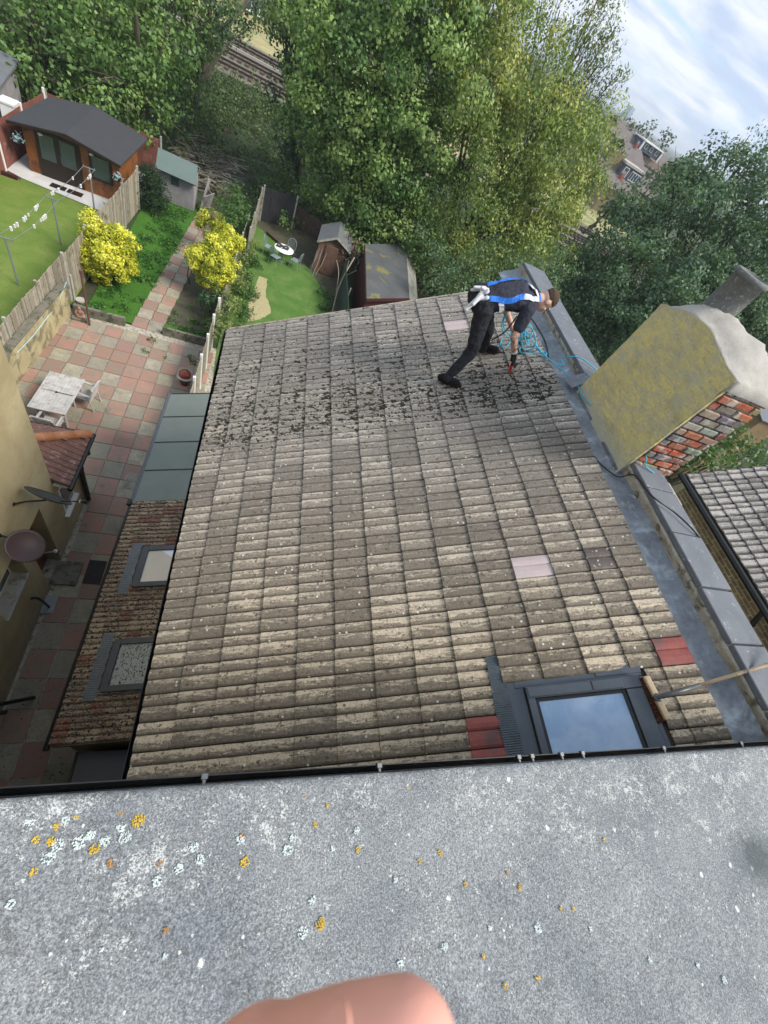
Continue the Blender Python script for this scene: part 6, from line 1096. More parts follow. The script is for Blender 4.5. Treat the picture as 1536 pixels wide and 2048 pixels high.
    o = leaves('undergrowth', bl, 0.3, 0.8, 0.8, [G4[0], G4[1], G4[2]], 25, k=2.4); tag(o, 'dark green undergrowth below the trees on the right', 'undergrowth', kind='stuff')
    # brushwood heap
    mb = MB(); 
    for _ in range(420):
        x = R_.uniform(-6.2, -2.8); y = R_.uniform(29.5, 35.5); a = R_.uniform(-0.6, 1.2); l_ = R_.uniform(0.3, 1.3); z = R_.uniform(0.02, 0.5); c = R_.choice([(0.32, 0.28, 0.22), (0.2, 0.17, 0.12), (0.42, 0.38, 0.3), (0.12, 0.09, 0.06)])
        mb.tube([(x, y, z), (x+l_*math.cos(a)*0.5, y-l_*math.sin(a)*0.5+0.05, z+R_.uniform(0, 0.15)), (x+l_*math.cos(a), y-l_*math.sin(a), z+R_.uniform(-0.1, 0.2))], R_.uniform(0.008, 0.03), 4, c)
    o = mb.build('brushwood', M['attr']); tag(o, 'heap of cut brown brushwood on the bank behind the grey shed', 'brushwood', kind='stuff')
    mb = MB()
    for _ in range(160):
        x = R_.uniform(3.9, 5.3); y = R_.uniform(25.4, 27.4); z = R_.uniform(0.5, 2.1); s = R_.uniform(0.08, 0.2); a = R_.uniform(0, 6); c = R_.choice([(0.17, 0.12, 0.09), (0.26, 0.2, 0.15), (0.10, 0.07, 0.06)])
        mb.tube([(x, y, z), (x+s*math.cos(a), y+s*math.sin(a), z-s)], R_.uniform(0.02, 0.05), 4, c)
    o = mb.build('dead_ivy', M['attr']); tag(o, 'withered brown foliage between the small shed and long shed', 'dead foliage', kind='stuff')
    # far trees
    for k, (q, l) in enumerate((([(82.004, 130.0, 11.608, 1.608), (84.058, 130.0, 11.411, 1.372)], 'distant dark green tree on the skyline, left of the grey blue house'), ([(89.672, 130.0, 12.085, 1.519), (90.252, 130.0, 10.94, 1.407)], 'distant round pale green tree touching the sky'), ([(84.01, 140.0, 10.726, 1.321), (86.111, 140.0, 11.026, 1.195)], 'distant green tree beside the pale tower'), ([(83.489, 110.0, 10.745, 1.564), (83.15, 110.0, 9.161, 1.582), (86.38, 110.0, 9.932, 1.592), (80.21, 110.0, 9.459, 1.114)], 'distant tree right of the houses'), ([(56.849, 80.0, 7.586, 0.992), (56.949, 78.0, 7.434, 1.141), (58.496, 80.0, 8.662, 0.989)], 'green tree just below the distant houses'), ([(46.183, 70.0, 4.545, 1.481), (47.209, 68.0, 4.482, 1.61), (44.247, 66.0, 3.443, 1.287)], 'green tree left of the slate grey dormer, above the railway'))):
        tree('distant_tree', l, (q[0][0], q[0][1]), q, 0.75, 1.5, 1.3, [(0.05, 0.08, 0.045), (0.09, 0.12, 0.065), (0.13, 0.15, 0.09)], 30+k, trunk=0.3, branch=False, group='distant trees')
    h = MB(); rn = random.Random(2)
    bl = [(R_.uniform(60, 420), R_.uniform(140, 420), R_.uniform(1, 4), R_.uniform(4, 8), 0.6) for _ in range(110)]+[(R_.uniform(-60, 60), R_.uniform(100, 200), 1, R_.uniform(3, 6), 0.6) for _ in range(50)]
    o = leaves('far_woodland', bl, 1.6, 3.0, 1.0, [(0.05, 0.075, 0.045), (0.08, 0.105, 0.06)], 40, k=2.2); tag(o, 'far treetops in a hazy mass towards the horizon', 'woodland', kind='stuff')
    # glimpse of a garden beyond the right roof
    q = (27.06, 16.0, 5.912, 0.281); r = empty('garden_shed', (q[0], q[1], 0), 'blue grey roofed shed with orange boards at far right below the chimney', 'shed'); b = MB(); b.box((q[0]+0.1, q[1]-0.6, 0), (q[0]+2.0, q[1]+0.8, q[2]-0.25)); b.build('wall', M['orangepale'], r); b = MB(); slope(b, (q[0]-0.1, q[1]-0.7, q[2]-0.25), (q[0]+2.2, q[1]-0.7, q[2]-0.25), (q[0]+2.2, q[1]+1.2, q[2]+0.25), (q[0]-0.1, q[1]+1.2, q[2]+0.25)); b.build('roof', M['slate'], r)
M['orangepale'] = plain('pale_orange_boards', (0.26, 0.17, 0.09), 0.8, 0.3, 1)
# ------------------------------------------------------------------ people
def capsule(mb, p, q, r0, r1, n=14):
    p = Vector(p); q = Vector(q); d = (q-p).normalized(); L_ = (q-p).length; pts = []; rs = []
    for k in range(5): a = math.pi/2*(1-k/4); pts.append(p-d*r0*math.sin(a)); rs.append(max(r0*math.cos(a), 1e-4))
    for k in range(1, 4): t = k/4; pts.append(p+d*L_*t); rs.append(r0+(r1-r0)*t)
    for k in range(5): a = math.pi/2*(k/4); pts.append(q+d*r1*math.sin(a)); rs.append(max(r1*math.cos(a), 1e-4))
    mb.tube(pts, rs, n)
def ellip(mb, c, r, rot=None, lv=3):
    bm_ = bmesh.new(); bmesh.ops.create_icosphere(bm_, subdivisions=lv, radius=1.0); R_ = rot or Matrix.Identity(3)
    vs = [Vector(c)+R_ @ Vector((v.co.x*r[0], v.co.y*r[1], v.co.z*r[2])) for v in bm_.verts]; fs = [tuple(v.index for v in f.verts) for f in bm_.faces]; bm_.free(); mb.add(vs, fs)
def fuse(mb, name, m, parent, vox=0.008, smooth=6, disp=0.0, size=0.07):
    """one continuous surface: union of the shapes by voxel remesh, then smoothed"""
    me = bpy.data.meshes.new('raw'); me.from_pydata(mb.v, [], mb.f); o = bpy.data.objects.new('raw', me); COL.objects.link(o)
    a = o.modifiers.new('r', 'REMESH'); a.mode = 'VOXEL'; a.voxel_size = vox; b = o.modifiers.new('s', 'SMOOTH'); b.iterations = smooth; b.factor = 0.5
    if disp:
        tx = bpy.data.textures.new('folds', 'CLOUDS'); tx.noise_scale = size; tx.noise_depth = 2; dm = o.modifiers.new('d', 'DISPLACE'); dm.texture = tx; dm.strength = disp; dm.mid_level = 0.5; dm.texture_coords = 'LOCAL'
    dg = bpy.context.evaluated_depsgraph_get(); nm = bpy.data.meshes.new_from_object(o.evaluated_get(dg)); bpy.data.objects.remove(o)
    nm.name = name; nm.materials.clear(); nm.materials.append(m); nm.polygons.foreach_set('use_smooth', [True]*len(nm.polygons)); r = bpy.data.objects.new(name, nm); COL.objects.link(r)
    if parent: r.parent = parent; r.matrix_parent_inverse = parent.matrix_world.inverted()
    return r
def cloth_mat(name, c, fold=14):
    m, t, b = mat(name); v = objc(t); n1 = noise(t, mapv(t, v, (1, 1.6, 0.8)), fold, 4, 0.55, 1.4); n2 = noise(t, v, 220, 3, 0.6)
    setc(t, b, mixc(t, ramp(t, n1, (0.3, 0.0), (0.7, 1.0)), tuple(x*0.8 for x in c), tuple(x*1.3 for x in c))); b.inputs['Roughness'].default_value = 0.85; b.inputs['Specular IOR Level'].default_value = 0.2; bump(t, b, math_(t, 'ADD', n1, math_(t, 'MULTIPLY', n2, 0.05)), 0.7, 0.02); return m
M['trousers'] = cloth_mat('black_trousers', (0.021, 0.022, 0.028), 12); M['shirt'] = cloth_mat('navy_black_tshirt', (0.032, 0.034, 0.050), 10); M['shoe'] = cloth_mat('black_shoe', (0.012, 0.012, 0.014), 30); M['glove'] = cloth_mat('black_glove', (0.02, 0.022, 0.024), 40)
def skin_mat(name, c, tattoo=False):
    m, t, b = mat(name); v = objc(t); n1 = noise(t, v, 20, 4, 0.6); n2 = noise(t, v, 90, 4, 0.6)
    col = mixc(t, ramp(t, n1, (0.35, 0.0), (0.65, 1.0)), tuple(x*0.86 for x in c), c)
    if tattoo:
        z = node(t, 'ShaderNodeSeparateXYZ', {0: v}).outputs; reg = math_(t, 'MULTIPLY', ramp(t, math_(t, 'SUBTRACT', z[2], 9.5), (0.5, 0.0), (0.56, 1.0), (0.86, 1.0), (0.9, 0.0)), ramp(t, math_(t, 'SUBTRACT', z[1], 3.5), (0.50, 1.0), (0.56, 0.0)))
        col = mixc(t, math_(t, 'MULTIPLY', reg, ramp(t, noise(t, v, 28, 5, 0.6, 0.8), (0.47, 0.0), (0.55, 0.75))), col, (0.09, 0.085, 0.09))
    setc(t, b, col); b.inputs['Roughness'].default_value = 0.55; b.inputs['Subsurface Weight'].default_value = 0.08; b.inputs['Subsurface Radius'].default_value = (0.01, 0.004, 0.002); bump(t, b, n2, 0.15, 0.002); return m
M['skin'] = skin_mat('skin', (0.62, 0.38, 0.28), True); M['fingerskin'] = skin_mat('finger_skin', (0.84, 0.41, 0.32)); M['hair'] = cloth_mat('short_brown_hair', (0.075, 0.052, 0.036), 60)
M['strapblue'] = plain('blue_webbing', (0.015, 0.16, 0.62), 0.6, 0.15, 20, 200, bm=0.1); M['strapgrey'] = plain('pale_grey_webbing', (0.55, 0.56, 0.60), 0.65, 0.15, 20, 200, bm=0.1); M['ropeblue'] = plain('cyan_rope', (0.06, 0.42, 0.62), 0.6, 0.3, 60, 300, bm=0.4); M['redplastic'] = plain('red_plastic', (0.75, 0.03, 0.025), 0.35, 0.1)
M['lip'] = plain('lips', (0.42, 0.16, 0.13), 0.5, 0.1); M['dark'] = plain('dark_recess', (0.02, 0.015, 0.012), 0.6, 0.1); M['broomwood'] = plain('pale_broom_wood', (0.50, 0.38, 0.25), 0.7, 0.3, 12, 60, dirt=((0.25, 0.19, 0.13), 0.56, 0.66, 14)); M['bristle'] = plain('brown_bristles', (0.10, 0.04, 0.025), 0.9, 0.5, 30, 120)
def fingers(mb, wrist, palm, dirn, side, nrm, L_, curl, r=0.0085):
    """four fingers and a thumb as bent chains rooted in the palm"""
    dirn, side, nrm = Vector(dirn).normalized(), Vector(side).normalized(), Vector(nrm).normalized()
    for k, ln in enumerate((0.92, 1.0, 0.95, 0.78)):
        p = Vector(palm)+side*(k-1.5)*0.020+dirn*0.02; d = dirn.copy(); a = curl
        for j, s in enumerate((0.42, 0.30, 0.24)):
            d = (d*math.cos(a)+nrm*math.sin(a)).normalized(); q = p+d*L_*ln*s; capsule(mb, p, q, r*(1.05-j*0.1), r*(0.97-j*0.1), 8); p = q; a = curl*1.15
    p = Vector(wrist)*0.55+Vector(palm)*0.45-side*0.035; d = (dirn*0.6-side*0.7+nrm*0.35).normalized(); q = p+d*0.035; capsule(mb, p, q, r*1.3, r*1.1, 8); d = (dirn*0.8-side*0.1+nrm*0.55).normalized(); capsule(mb, q, q+d*0.03, r*1.1, r*0.95, 8)
def man():
    r = empty('person', (2.5, 4.15, 9.6), 'man bending over on the tiles in black clothes, blue safety harness and black gloves', 'person')
    def V3(*a): return Vector(a)
    hL, kL, aL = V3(2.215, 4.08, 10.30), V3(2.315, 3.985, 9.90), V3(2.20, 3.93, 9.52)
    hR, kR, aR = V3(2.27, 4.30, 10.30), V3(2.56, 4.36, 10.00), V3(2.66, 4.40, 9.74)
    pel = V3(2.20, 4.19, 10.36); wst = V3(2.36, 4.19, 10.46); ch = V3(2.55, 4.19, 10.52); nk = V3(2.70, 4.18, 10.55)
    sR, eR, wR = V3(2.61, 3.99, 10.50), V3(2.60, 3.90, 10.24), V3(2.765, 3.935, 10.045)       # near arm
    sL, eL, wL = V3(2.64, 4.38, 10.50), V3(2.655, 4.43, 10.24), V3(2.80, 4.28, 10.13)
    hd = V3(2.845, 4.17, 10.585)
    up = Vector((0.80, -0.02, 0.42)).normalized(); fw = Vector((0.42, -0.16, -0.86)); fw = (fw-up*fw.dot(up)).normalized(); sd_ = fw.cross(up).normalized(); Rm = Matrix((sd_, fw, up)).transposed()
    def H_(x, y, z): return hd+Rm @ Vector((x, y, z))
    mb = MB()
    capsule(mb, pel, ch, 0.075, 0.075); capsule(mb, ch, nk, 0.07, 0.05); capsule(mb, nk, H_(0, -0.03, -0.06), 0.055, 0.056)
    ellip(mb, H_(0, -0.015, 0.03), (0.075, 0.094, 0.095), Rm); ellip(mb, H_(0, 0.02, -0.04), (0.058, 0.068, 0.075), Rm); ellip(mb, H_(0, 0.045, -0.085), (0.036, 0.036, 0.028), Rm)
    capsule(mb, H_(0, 0.080, 0.012), H_(0, 0.104, -0.028), 0.009, 0.015, 10); ellip(mb, H_(0, 0.082, -0.062), (0.024, 0.014, 0.012), Rm); ellip(mb, H_(0, 0.076, 0.035), (0.055, 0.018, 0.012), Rm)
    for s in (-1, 1): ellip(mb, H_(s*0.074, -0.01, -0.005), (0.010, 0.022, 0.032), Rm); ellip(mb, H_(s*0.035, 0.062, -0.02), (0.022, 0.02, 0.02), Rm)
    capsule(mb, nk, sR, 0.05, 0.050); capsule(mb, sR, eR, 0.052, 0.040); capsule(mb, eR, wR, 0.041, 0.027); capsule(mb, nk, sL, 0.05, 0.050); capsule(mb, sL, eL, 0.052, 0.040); capsule(mb, eL, wL, 0.041, 0.027)
    pl = wL+(wL-eL).normalized()*0.055; capsule(mb, wL, pl, 0.026, 0.030); 
    capsule(mb, pel, hL, 0.10, 0.085); capsule(mb, hL, kL, 0.080, 0.055); capsule(mb, kL, aL, 0.052, 0.036); capsule(mb, pel, hR, 0.10, 0.085); capsule(mb, hR, kR, 0.080, 0.055); capsule(mb, kR, aR, 0.052, 0.036)
    fingers(mb, wL, pl, (pl-wL), (0.1, 0.95, 0.2), (0.3, -0.2, -0.9), 0.085, 0.65, 0.0095)
    body = fuse(mb, 'body', M['skin'], r, 0.0062, 3)
    for s in (-1, 1):
        e = MB(); ellip(e, H_(s*0.033, 0.076, 0.008), (0.013, 0.008, 0.006), Rm, 2); e.build('eye', M['dark'], r, smooth=True)
    e = MB(); ellip(e, H_(0, 0.094, -0.064), (0.020, 0.005, 0.005), Rm, 2); e.build('mouth', M['lip'], r, smooth=True)
    hb = MB(); ellip(hb, H_(0, -0.024, 0.045), (0.082, 0.098, 0.090), Rm, 4)
    bmv = [v for v in hb.v]; keep = []
    hh = fuse(hb, 'hair', M['hair'], r, 0.006, 1)
    bm_ = bmesh.new(); bm_.from_mesh(hh.data); Ri = Rm.transposed(); dl = []
    for v in bm_.verts:
        q = Ri @ (v.co-hd)
        if q.z < 0.035+0.30*max(0, q.y)+(-0.05 if q.y < -0.03 else 0)*1.2 or (q.y > 0.062 and q.z < 0.085): dl.append(v)
        elif q.z < 0.045: v.co -= (v.co-H_(0, -0.02, 0.04))*0.045
    bmesh.ops.delete(bm_, geom=dl, context='VERTS'); bm_.to_mesh(hh.data); bm_.free()
    # shirt
    mb = MB(); dy = 0.062
    for s in (-1, 1):
        o_ = V3(0, s*dy, 0); capsule(mb, pel+o_+V3(0.03, 0, 0.01), wst+o_, 0.115, 0.108); capsule(mb, wst+o_, ch+o_*1.25, 0.110, 0.118); capsule(mb, ch+o_*1.25, nk+o_*0.9+V3(-0.03, 0, -0.01), 0.112, 0.075)
    capsule(mb, nk+V3(-0.03, 0, 0), nk+V3(0.01, 0, 0.005), 0.08, 0.064); capsule(mb, nk+V3(-0.05, -0.08, 0), sR, 0.075, 0.074); capsule(mb, nk+V3(-0.05, 0.08, 0), sL, 0.075, 0.074); capsule(mb, sR, sR.lerp(eR, 0.62), 0.072, 0.066); capsule(mb, sL, sL.lerp(eL, 0.62), 0.072, 0.066)
    ellip(mb, ch+V3(-0.02, 0, -0.03), (0.14, 0.15, 0.10)); shirt = fuse(mb, 'tshirt', M['shirt'], r, 0.007, 5, 0.022, 0.07)
    mb = MB()
    for h_, k_, a_ in ((hL, kL, aL), (hR, kR, aR)):
        capsule(mb, pel, h_, 0.125, 0.108); capsule(mb, h_, k_, 0.104, 0.070); capsule(mb, k_, a_+V3(0, 0, 0.0), 0.071, 0.052)
    for s in (-1, 1): capsule(mb, pel+V3(-0.03, s*0.055, -0.01), pel+V3(0.09, s*0.05, 0.05), 0.128, 0.120)
    fuse(mb, 'trousers', M['trousers'], r, 0.007, 5, 0.026, 0.075)
    for (heel, toe, a_) in ((V3(2.165, 4.02, 9.40), V3(2.375, 3.86, 9.50), aL), (V3(2.645, 4.47, 9.68), V3(2.87, 4.36, 9.79), aR)):
        d = (toe-heel).normalized(); up_ = V3(-SU, 0, CU); mb = MB(); h0 = heel+up_*0.045; t0 = toe+up_*0.035
        capsule(mb, h0+d*0.03, h0+d*0.10, 0.045, 0.048); capsule(mb, h0+d*0.09, t0-d*0.05, 0.050, 0.042); capsule(mb, a_, h0+d*0.05+up_*0.01, 0.042, 0.046); sh = fuse(mb, 'shoe', M['shoe'], r, 0.007, 3)
        so_ = MB(); sdv = d.cross(up_).normalized(); pts = []
        for k in range(16):
            t = 2*math.pi*k/16; c_, s_ = math.cos(t), math.sin(t); l_ = (toe-heel).length/2+0.01; p = (heel+toe)/2+d*c_*l_+sdv*s_*(0.045+0.008*c_); pts.append(p+up_*0.004)
        so_.add([p for p in pts]+[p+up_*0.026 for p in pts], [tuple(range(15, -1, -1)), tuple(range(16, 32))]+[(i, (i+1) % 16, 16+(i+1) % 16, 16+i) for i in range(16)]); so_.build('sole', M['dark'], sh)
    # gloved hand gripping the red scraper
    hnd = wR+V3(0.035, 0.005, -0.06); mb = MB(); capsule(mb, wR.lerp(eR, 0.12), wR, 0.032, 0.031); capsule(mb, wR, hnd, 0.031, 0.036)
    fingers(mb, wR, hnd, (hnd-wR), (0.55, 0.75, 0.1), (0.65, -0.55, -0.3), 0.085, 0.95, 0.011); fuse(mb, 'glove', M['glove'], r, 0.006, 2)
    cf_ = MB(); cf_.tube([wR.lerp(eR, 0.20), wR.lerp(eR, 0.10)], 0.034, 14); cf_.build('glove_cuff', M['strapgrey'], r, smooth=True)
    # harness laid onto the shirt
    from mathutils.bvhtree import BVHTree
    def bvh(o): me = o.data; return BVHTree.FromPolygons([v.co.copy() for v in me.vertices], [tuple(p.vertices) for p in me.polygons])
    tree_ = bvh(shirt); C0 = Vector((0, 0, 12))
    hz = empty('safety_harness', (2.4, 4.2, 10.4), 'blue and pale grey webbing safety harness worn by the bending man', 'harness')
    def strap(pts, wd, m, nm='strap', push=0.010, wrap=True):
        P = smoothpts(pts, 5); W = []
        for p in P:
            if wrap:
                co, nr, _, _ = tree_.find_nearest(p); W.append((co+nr*push, nr))
            else: W.append((p, Vector((0, -0.7, 0.7))))
        b = MB(); V = []
        for i, (p, nr) in enumerate(W):
            d = (W[min(i+1, len(W)-1)][0]-W[max(i-1, 0)][0]).normalized(); s = d.cross(nr).normalized()*wd/2; V += [p-s, p+s, p+s+nr*0.004, p-s+nr*0.004]
        b.add(V, [(i*4+j, i*4+(j+1) % 4, (i+1)*4+(j+1) % 4, (i+1)*4+j) for i in range(len(W)-1) for j in range(4)]+[(3, 2, 1, 0)]); return b.build(nm, M[m], hz)
    strap([(2.14, 4.06, 10.42), (2.25, 4.04, 10.46), (2.37, 4.03, 10.50), (2.50, 4.03, 10.59)], 0.055, 'strapblue'); strap([(2.50, 4.03, 10.59), (2.60, 4.02, 10.62), (2.69, 4.05, 10.63)], 0.055, 'strapgrey'); strap([(2.69, 4.05, 10.63), (2.74, 4.10, 10.62), (2.74, 4.18, 10.62)], 0.05, 'strapblue')
    strap([(2.14, 4.22, 10.48), (2.28, 4.26, 10.56), (2.42, 4.30, 10.62), (2.56, 4.32, 10.66), (2.70, 4.28, 10.64)], 0.05, 'strapblue')
    strap([(2.30, 4.02, 10.46), (2.36, 3.99, 10.40), (2.40, 3.99, 10.33), (2.42, 4.02, 10.28)], 0.05, 'strapgrey')
    strap([(2.62, 4.30, 10.66), (2.66, 4.20, 10.68), (2.68, 4.08, 10.65)], 0.045, 'strapgrey')
    mb = MB(); rn = random.Random(3)
    for k in range(7):
        a = V3(2.10+rn.uniform(-0.02, 0.06), 4.08+rn.uniform(-0.05, 0.1), 10.45+rn.uniform(-0.02, 0.05)); b_ = a+V3(rn.uniform(-0.12, 0.14), rn.uniform(-0.06, 0.02), rn.uniform(-0.12, 0.04)); capsule(mb, a, b_, 0.024, 0.016, 8)
    capsule(mb, (2.08, 4.05, 10.42), (1.99, 4.0, 10.28), 0.028, 0.02); capsule(mb, (2.08, 4.05, 10.45), (2.02, 3.98, 10.36), 0.03, 0.02); fuse(mb, 'bundled_webbing', M['strapgrey'], hz, 0.007, 1)
    ln = MB(); ln.tube(smoothpts([(2.56, 4.02, 10.40), (2.52, 3.98, 10.22), (2.44, 3.98, 10.08)], 5), 0.008, 6); ln.build('lanyard', M['pipe'], hz)
    # red scraper
    t = (2.914, 3.994, 9.776); s = empty('scraper', t, 'red plastic scraper in the gloved right hand of the man', 'scraper'); tp = Vector(t)+V3(0, 0, 0.01); d = (hnd-tp).normalized()
    b = MB(); e = tp+d*0.13; sx = V3(0.5, 0.85, 0).normalized(); n_ = d.cross(sx).normalized()
    vs = []
    for p, w_, h_ in ((tp, 0.012, 0.006), (tp+d*0.10, 0.036, 0.018), (e, 0.030, 0.022)): vs += [p-sx*w_-n_*h_, p+sx*w_-n_*h_, p+sx*w_+n_*h_, p-sx*w_+n_*h_]
    b.add(vs, [(3, 2, 1, 0), (8, 9, 10, 11)]+[(i*4+j, i*4+(j+1) % 4, (i+1)*4+(j+1) % 4, (i+1)*4+j) for i in range(2) for j in range(4)]); b.build('blade', M['redplastic'], s, bevel=0.003)
    b = MB(); b.tube([e, hnd+d*0.03], 0.014, 8); b.build('handle', M['pipe'], s)
def ropes():
    # blue rope: bundle at the man's hand, loops on the tiles, two runs to the chimney
    rn = random.Random(6); b = MB(); hub = Vector((2.964, 4.25, 10.139))
    def R_(x, y, o=0.012): return None
    loops = [[(2.812, 4.28, 10.178), (2.931, 4.26, 10.147), (3.079, 4.22, 10.076), (3.287, 4.234, 9.981), (3.188, 4.221, 9.926), (3.122, 4.399, 9.89), (2.88, 4.26, 10.102), (2.812, 4.28, 10.178)],
             [(2.859, 4.3, 10.182), (2.965, 4.28, 10.186), (3.081, 4.24, 10.119), (3.121, 4.2, 10.035), (3.16, 4.328, 9.911), (3.155, 4.493, 9.908), (2.922, 4.28, 10.13), (2.859, 4.3, 10.182)],
             [(2.867, 4.3, 10.217), (2.98, 4.25, 10.192), (3.275, 4.358, 9.974), (3.336, 4.221, 10.008), (3.283, 4.176, 9.978), (3.186, 4.261, 9.926), (3.086, 4.287, 9.87), (3.097, 4.385, 9.876), (3.195, 4.339, 9.93), (3.274, 4.399, 9.974)],
             [(2.544, 4.2, 10.26), (2.573, 4.2, 10.164), (2.656, 4.2, 10.089), (2.754, 4.2, 10.071), (2.805, 4.2, 10.116), (2.861, 4.26, 10.162)],
             [(2.533, 4.2, 10.256), (2.555, 4.2, 10.17), (2.607, 4.2, 10.098), (2.725, 4.2, 10.034), (2.804, 4.2, 10.062)],
             [(2.964, 4.63, 9.803), (2.907, 4.519, 9.772), (2.916, 4.454, 9.776), (2.972, 4.46, 9.807), (3.024, 4.55, 9.836), (3.031, 4.633, 9.84), (2.738, 4.2, 10.092)],
             [(2.869, 4.28, 10.179), (2.98, 4.24, 10.097), (3.033, 4.2, 10.032), (2.972, 4.2, 10.053), (2.886, 4.26, 10.131)]]
    for lp in loops: b.tube(smoothpts([(x, y, z+0.045) for x, y, z in lp], 6), 0.0065, 6)
    for k in range(5):
        a = rn.uniform(0, 6); b.tube(smoothpts([hub+Vector((0.05*math.cos(a+j), 0.05*math.sin(a+j), 0.05-0.045*j)) for j in range(5)], 4), 0.0065, 6)
    b.tube(smoothpts([(3.064, 4.2, 10.086), (*(3.287, 4.234, 9.981)[:2], (3.287, 4.234, 9.981)[2]+0.06), (*(3.329, 4.03, 10.004)[:2], (3.329, 4.03, 10.004)[2]+0.06), (*(3.43, 3.948, 10.06)[:2], (3.43, 3.948, 10.06)[2]+0.06), (3.40, 4.02, 10.15), (3.52, 3.93, 10.27), (3.75, 3.82, 10.26)], 6), 0.0065, 6)
    b.tube(smoothpts([(*(3.23, 4.309, 9.95)[:2], (3.23, 4.309, 9.95)[2]+0.07), (*(3.331, 4.001, 10.005)[:2], (3.331, 4.001, 10.005)[2]+0.07), (*(3.444, 3.639, 10.067)[:2], (3.444, 3.639, 10.067)[2]+0.07), (3.467, 3.33, 10.142), (3.55, 2.85, 10.239), (3.543, 2.4, 10.35), (3.62, 2.33, 10.27), (3.72, 2.28, 10.255)], 6), 0.0065, 6)
    o = b.build('safety_rope', M['ropeblue'], None, smooth=True); tag(o, 'light blue rope looped beside the man and running to the chimney', 'rope')
    b = MB(); P = [(3.342, 2.578, 10.011), (3.376, 2.441, 10.03), (3.454, 2.3, 10.073), (3.50, 2.24, 10.19), (3.446, 1.946, 10.26), (3.646, 1.808, 10.26), (3.766, 1.672, 10.26), (3.894, 1.614, 10.22), (4.382, 1.696, 10.0), (6.472, 2.334, 9.0)]
    b.tube(smoothpts([(x, y, z+0.012) for x, y, z in P], 6), 0.007, 6); o = b.build('cable', M['pipe'], None, smooth=True); tag(o, 'thin black cable crossing the lead gutter and coping slabs', 'cable')
    b = MB(); P = [(3.366, 5.078, 10.024), (3.397, 4.804, 10.041), (3.4, 4.427, 10.043), (3.333, 4.048, 10.006)]; b.tube(smoothpts([(x, y, z+0.02) for x, y, z in P], 6), 0.007, 6); o = b.build('cable', M['pipe'], None, smooth=True); tag(o, 'short black cable along the tile edge beside the man', 'cable')
def broom():
    a = Vector((2.936, 0.516, 9.902)); c = Vector((2.96, 0.232, 9.915)); r = empty('broom', ((a+c)/2)[:], 'wooden broom with brown bristles and grey sleeved handle lying by the roof window', 'broom'); N_ = Vector((-SU, 0, CU)); d = (c-a).normalized(); s = d.cross(N_).normalized()
    if s.x > 0: s = -s
    b = MB(); b.bar(a, c, 0.045, 0.032, up=N_); b.build('head', M['broomwood'], r, bevel=0.010, seg=2)
    b = MB(); rn = random.Random(4)
    for i in range(26):
        for j in range(4):
            p = a.lerp(c, (i+0.5)/26)+N_*(-0.016)+s*(j-1.5)*0.010; q = p+s*(0.045+rn.uniform(0, 0.012))-N_*(0.055+rn.uniform(-0.008, 0.008))+d*rn.uniform(-0.010, 0.010)
            b.tube([p, (p+q)/2+N_*rn.uniform(-0.003, 0.003), q], [0.004, 0.005, 0.006], 5)
    b.build('bristles', M['bristle'], r)
    h0 = Vector((2.95, 0.37, 9.909))+N_*0.015; h2 = Vector((3.76, 0.521, 10.34)); h1 = h0.lerp(h2, 0.34); b = MB(); b.tube([h0-(h2-h0).normalized()*0.01, h1], [0.017, 0.014], 10); b.build('handle_sleeve', M['greypipe'], r, smooth=True)
    b = MB(); b.tube([h1, h2, h2+(h2-h1)*0.5], 0.0125, 10); b.build('handle', M['broomwood'], r, smooth=True); b = MB(); b.lathe(h0-N_*0.02, [(0.028, 0), (0.028, 0.025), (0.018, 0.03)], 12, axis=N_[:]); b.build('socket', M['greypipe'], r)
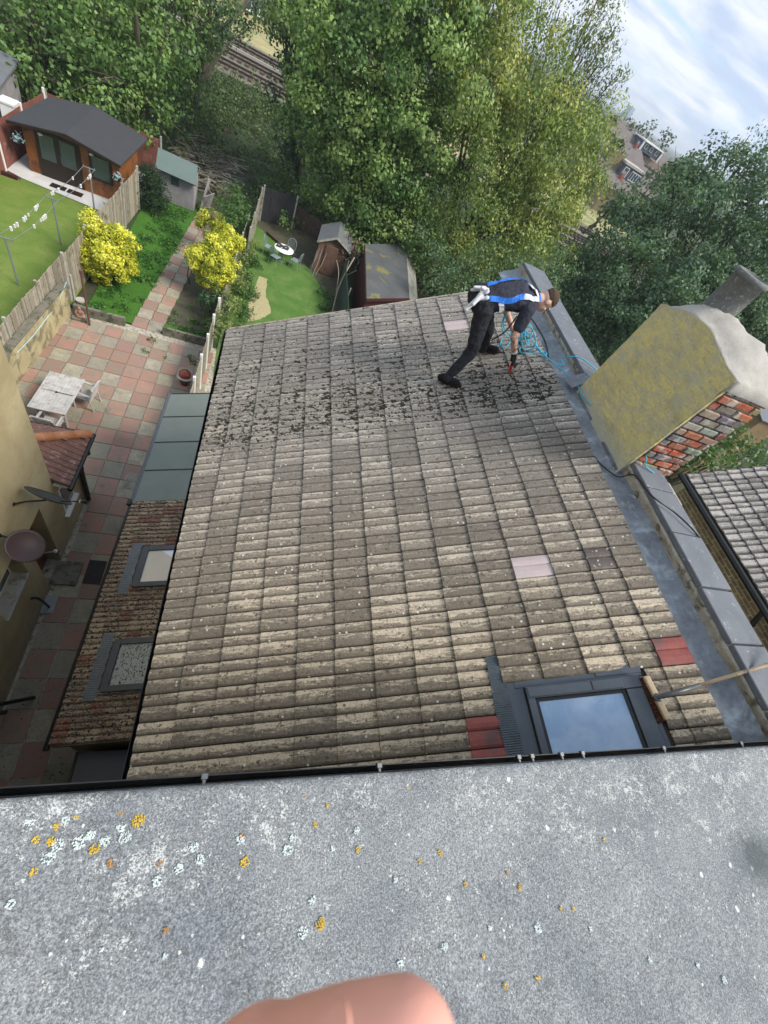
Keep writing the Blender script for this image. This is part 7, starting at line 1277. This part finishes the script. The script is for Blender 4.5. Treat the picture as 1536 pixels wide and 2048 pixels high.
def finger():
    r = empty('person', (0.025, -0.042, 11.9), 'out of focus fingertip of the person holding the camera over the felt roof', 'person')
    mb = MB(); K = 1.0
    P = [(0.032, -0.027, 11.926), (0.026, -0.028, 11.921), (0.018, -0.035, 11.905), (0.003, -0.054, 11.871)]
    capsule(mb, P[0], P[1], 0.0066, 0.0070, 20); capsule(mb, P[1], P[2], 0.0070, 0.0092, 20); capsule(mb, P[2], P[3], 0.0100, 0.0110, 20); W = Vector((-0.031, -0.119, 11.776))
    capsule(mb, P[3], W, 0.013, 0.026, 20)
    base = Vector(P[3]).lerp(W, 0.45); dn = -cu
    for k in range(3):
        p = base+dn*0.017*(k+1); q = p+cr*0.032+dn*0.006; s = q-cf*0.018-cr*0.006; t = s-cr*0.020
        for a_, b_, ra, rb in ((p, q, 0.0105, 0.0098), (q, s, 0.0095, 0.0088), (s, t, 0.0085, 0.0075)): capsule(mb, a_, b_, ra, rb, 12)
    capsule(mb, W, W+dn*0.06, 0.028, 0.030, 16); tb = W-cr*0.02+cf*0.01; capsule(mb, tb, tb+cr*0.035+cf*0.015, 0.013, 0.011, 14); capsule(mb, tb+cr*0.035+cf*0.015, tb+cr*0.06+cf*0.012, 0.011, 0.0095, 14)
    capsule(mb, W+dn*0.05, W+dn*0.16-cr*0.02, 0.027, 0.030, 16)
    fuse(mb, 'hand', M['fingerskin'], r, 0.0016, 4)
    n_ = MB(); n_.tube(smoothpts([(0.022, -0.02, 11.93), (0.022, -0.02, 11.932), (0.022, -0.021, 11.933), (0.022, -0.023, 11.933)], 4), [0.0001]+[0.00022]*11+[0.0001], 6); n_.build('crease', M['crease'], r, smooth=True)
M['crease'] = skin_mat('skin_crease', (0.80, 0.38, 0.28))

def haze():
    b = MB(); b.box((-9300, -9300, -1.5), (9300, 9300, 60)); m = bpy.data.materials.new('haze'); m.use_nodes = True; t = m.node_tree; t.nodes.clear()
    o_ = t.nodes.new('ShaderNodeOutputMaterial'); v = t.nodes.new('ShaderNodeVolumePrincipled'); v.inputs['Color'].default_value = (0.82, 0.90, 1.0, 1); v.inputs['Density'].default_value = 0.0004; t.links.new(v.outputs[0], o_.inputs['Volume'])
    o = b.build('haze', m); tag(o, 'pale blue haze over the far houses and horizon', 'haze', kind='stuff')
setting(); gardens(); patio_furniture(); sheds(); neighbour_house(); right_house(); side_extension(); far()
dish('satellite_dish', (-3.106, 5.167, 3.677), (0.416, 0.701, 0.579), 0.394, 0.394, 'dark grey satellite dish seen edge on near the lean-to gutter', [(-3.62, 5.05, 3.52), (-3.42, 5.08, 3.62), (-3.118, 5.146, 3.66)], (-2.477, 5.076, 3.9), 'dishgrey', (0.896, -0.428, 0.118))
dish('satellite_dish', (-3.10, 4.10, 3.72), (0.50, -0.25, 0.80), 0.29, 0.30, 'brown mesh satellite dish facing the camera above the red door', [(-3.62, 4.40, 3.45), (-3.36, 4.30, 3.58), (-3.13, 4.12, 3.68)], (-2.98, 4.62, 2.6), 'dishbrown')
main_roof(); chimney_and_wall(); main_house()
vegetation()
man(); ropes(); broom(); finger()
haze()
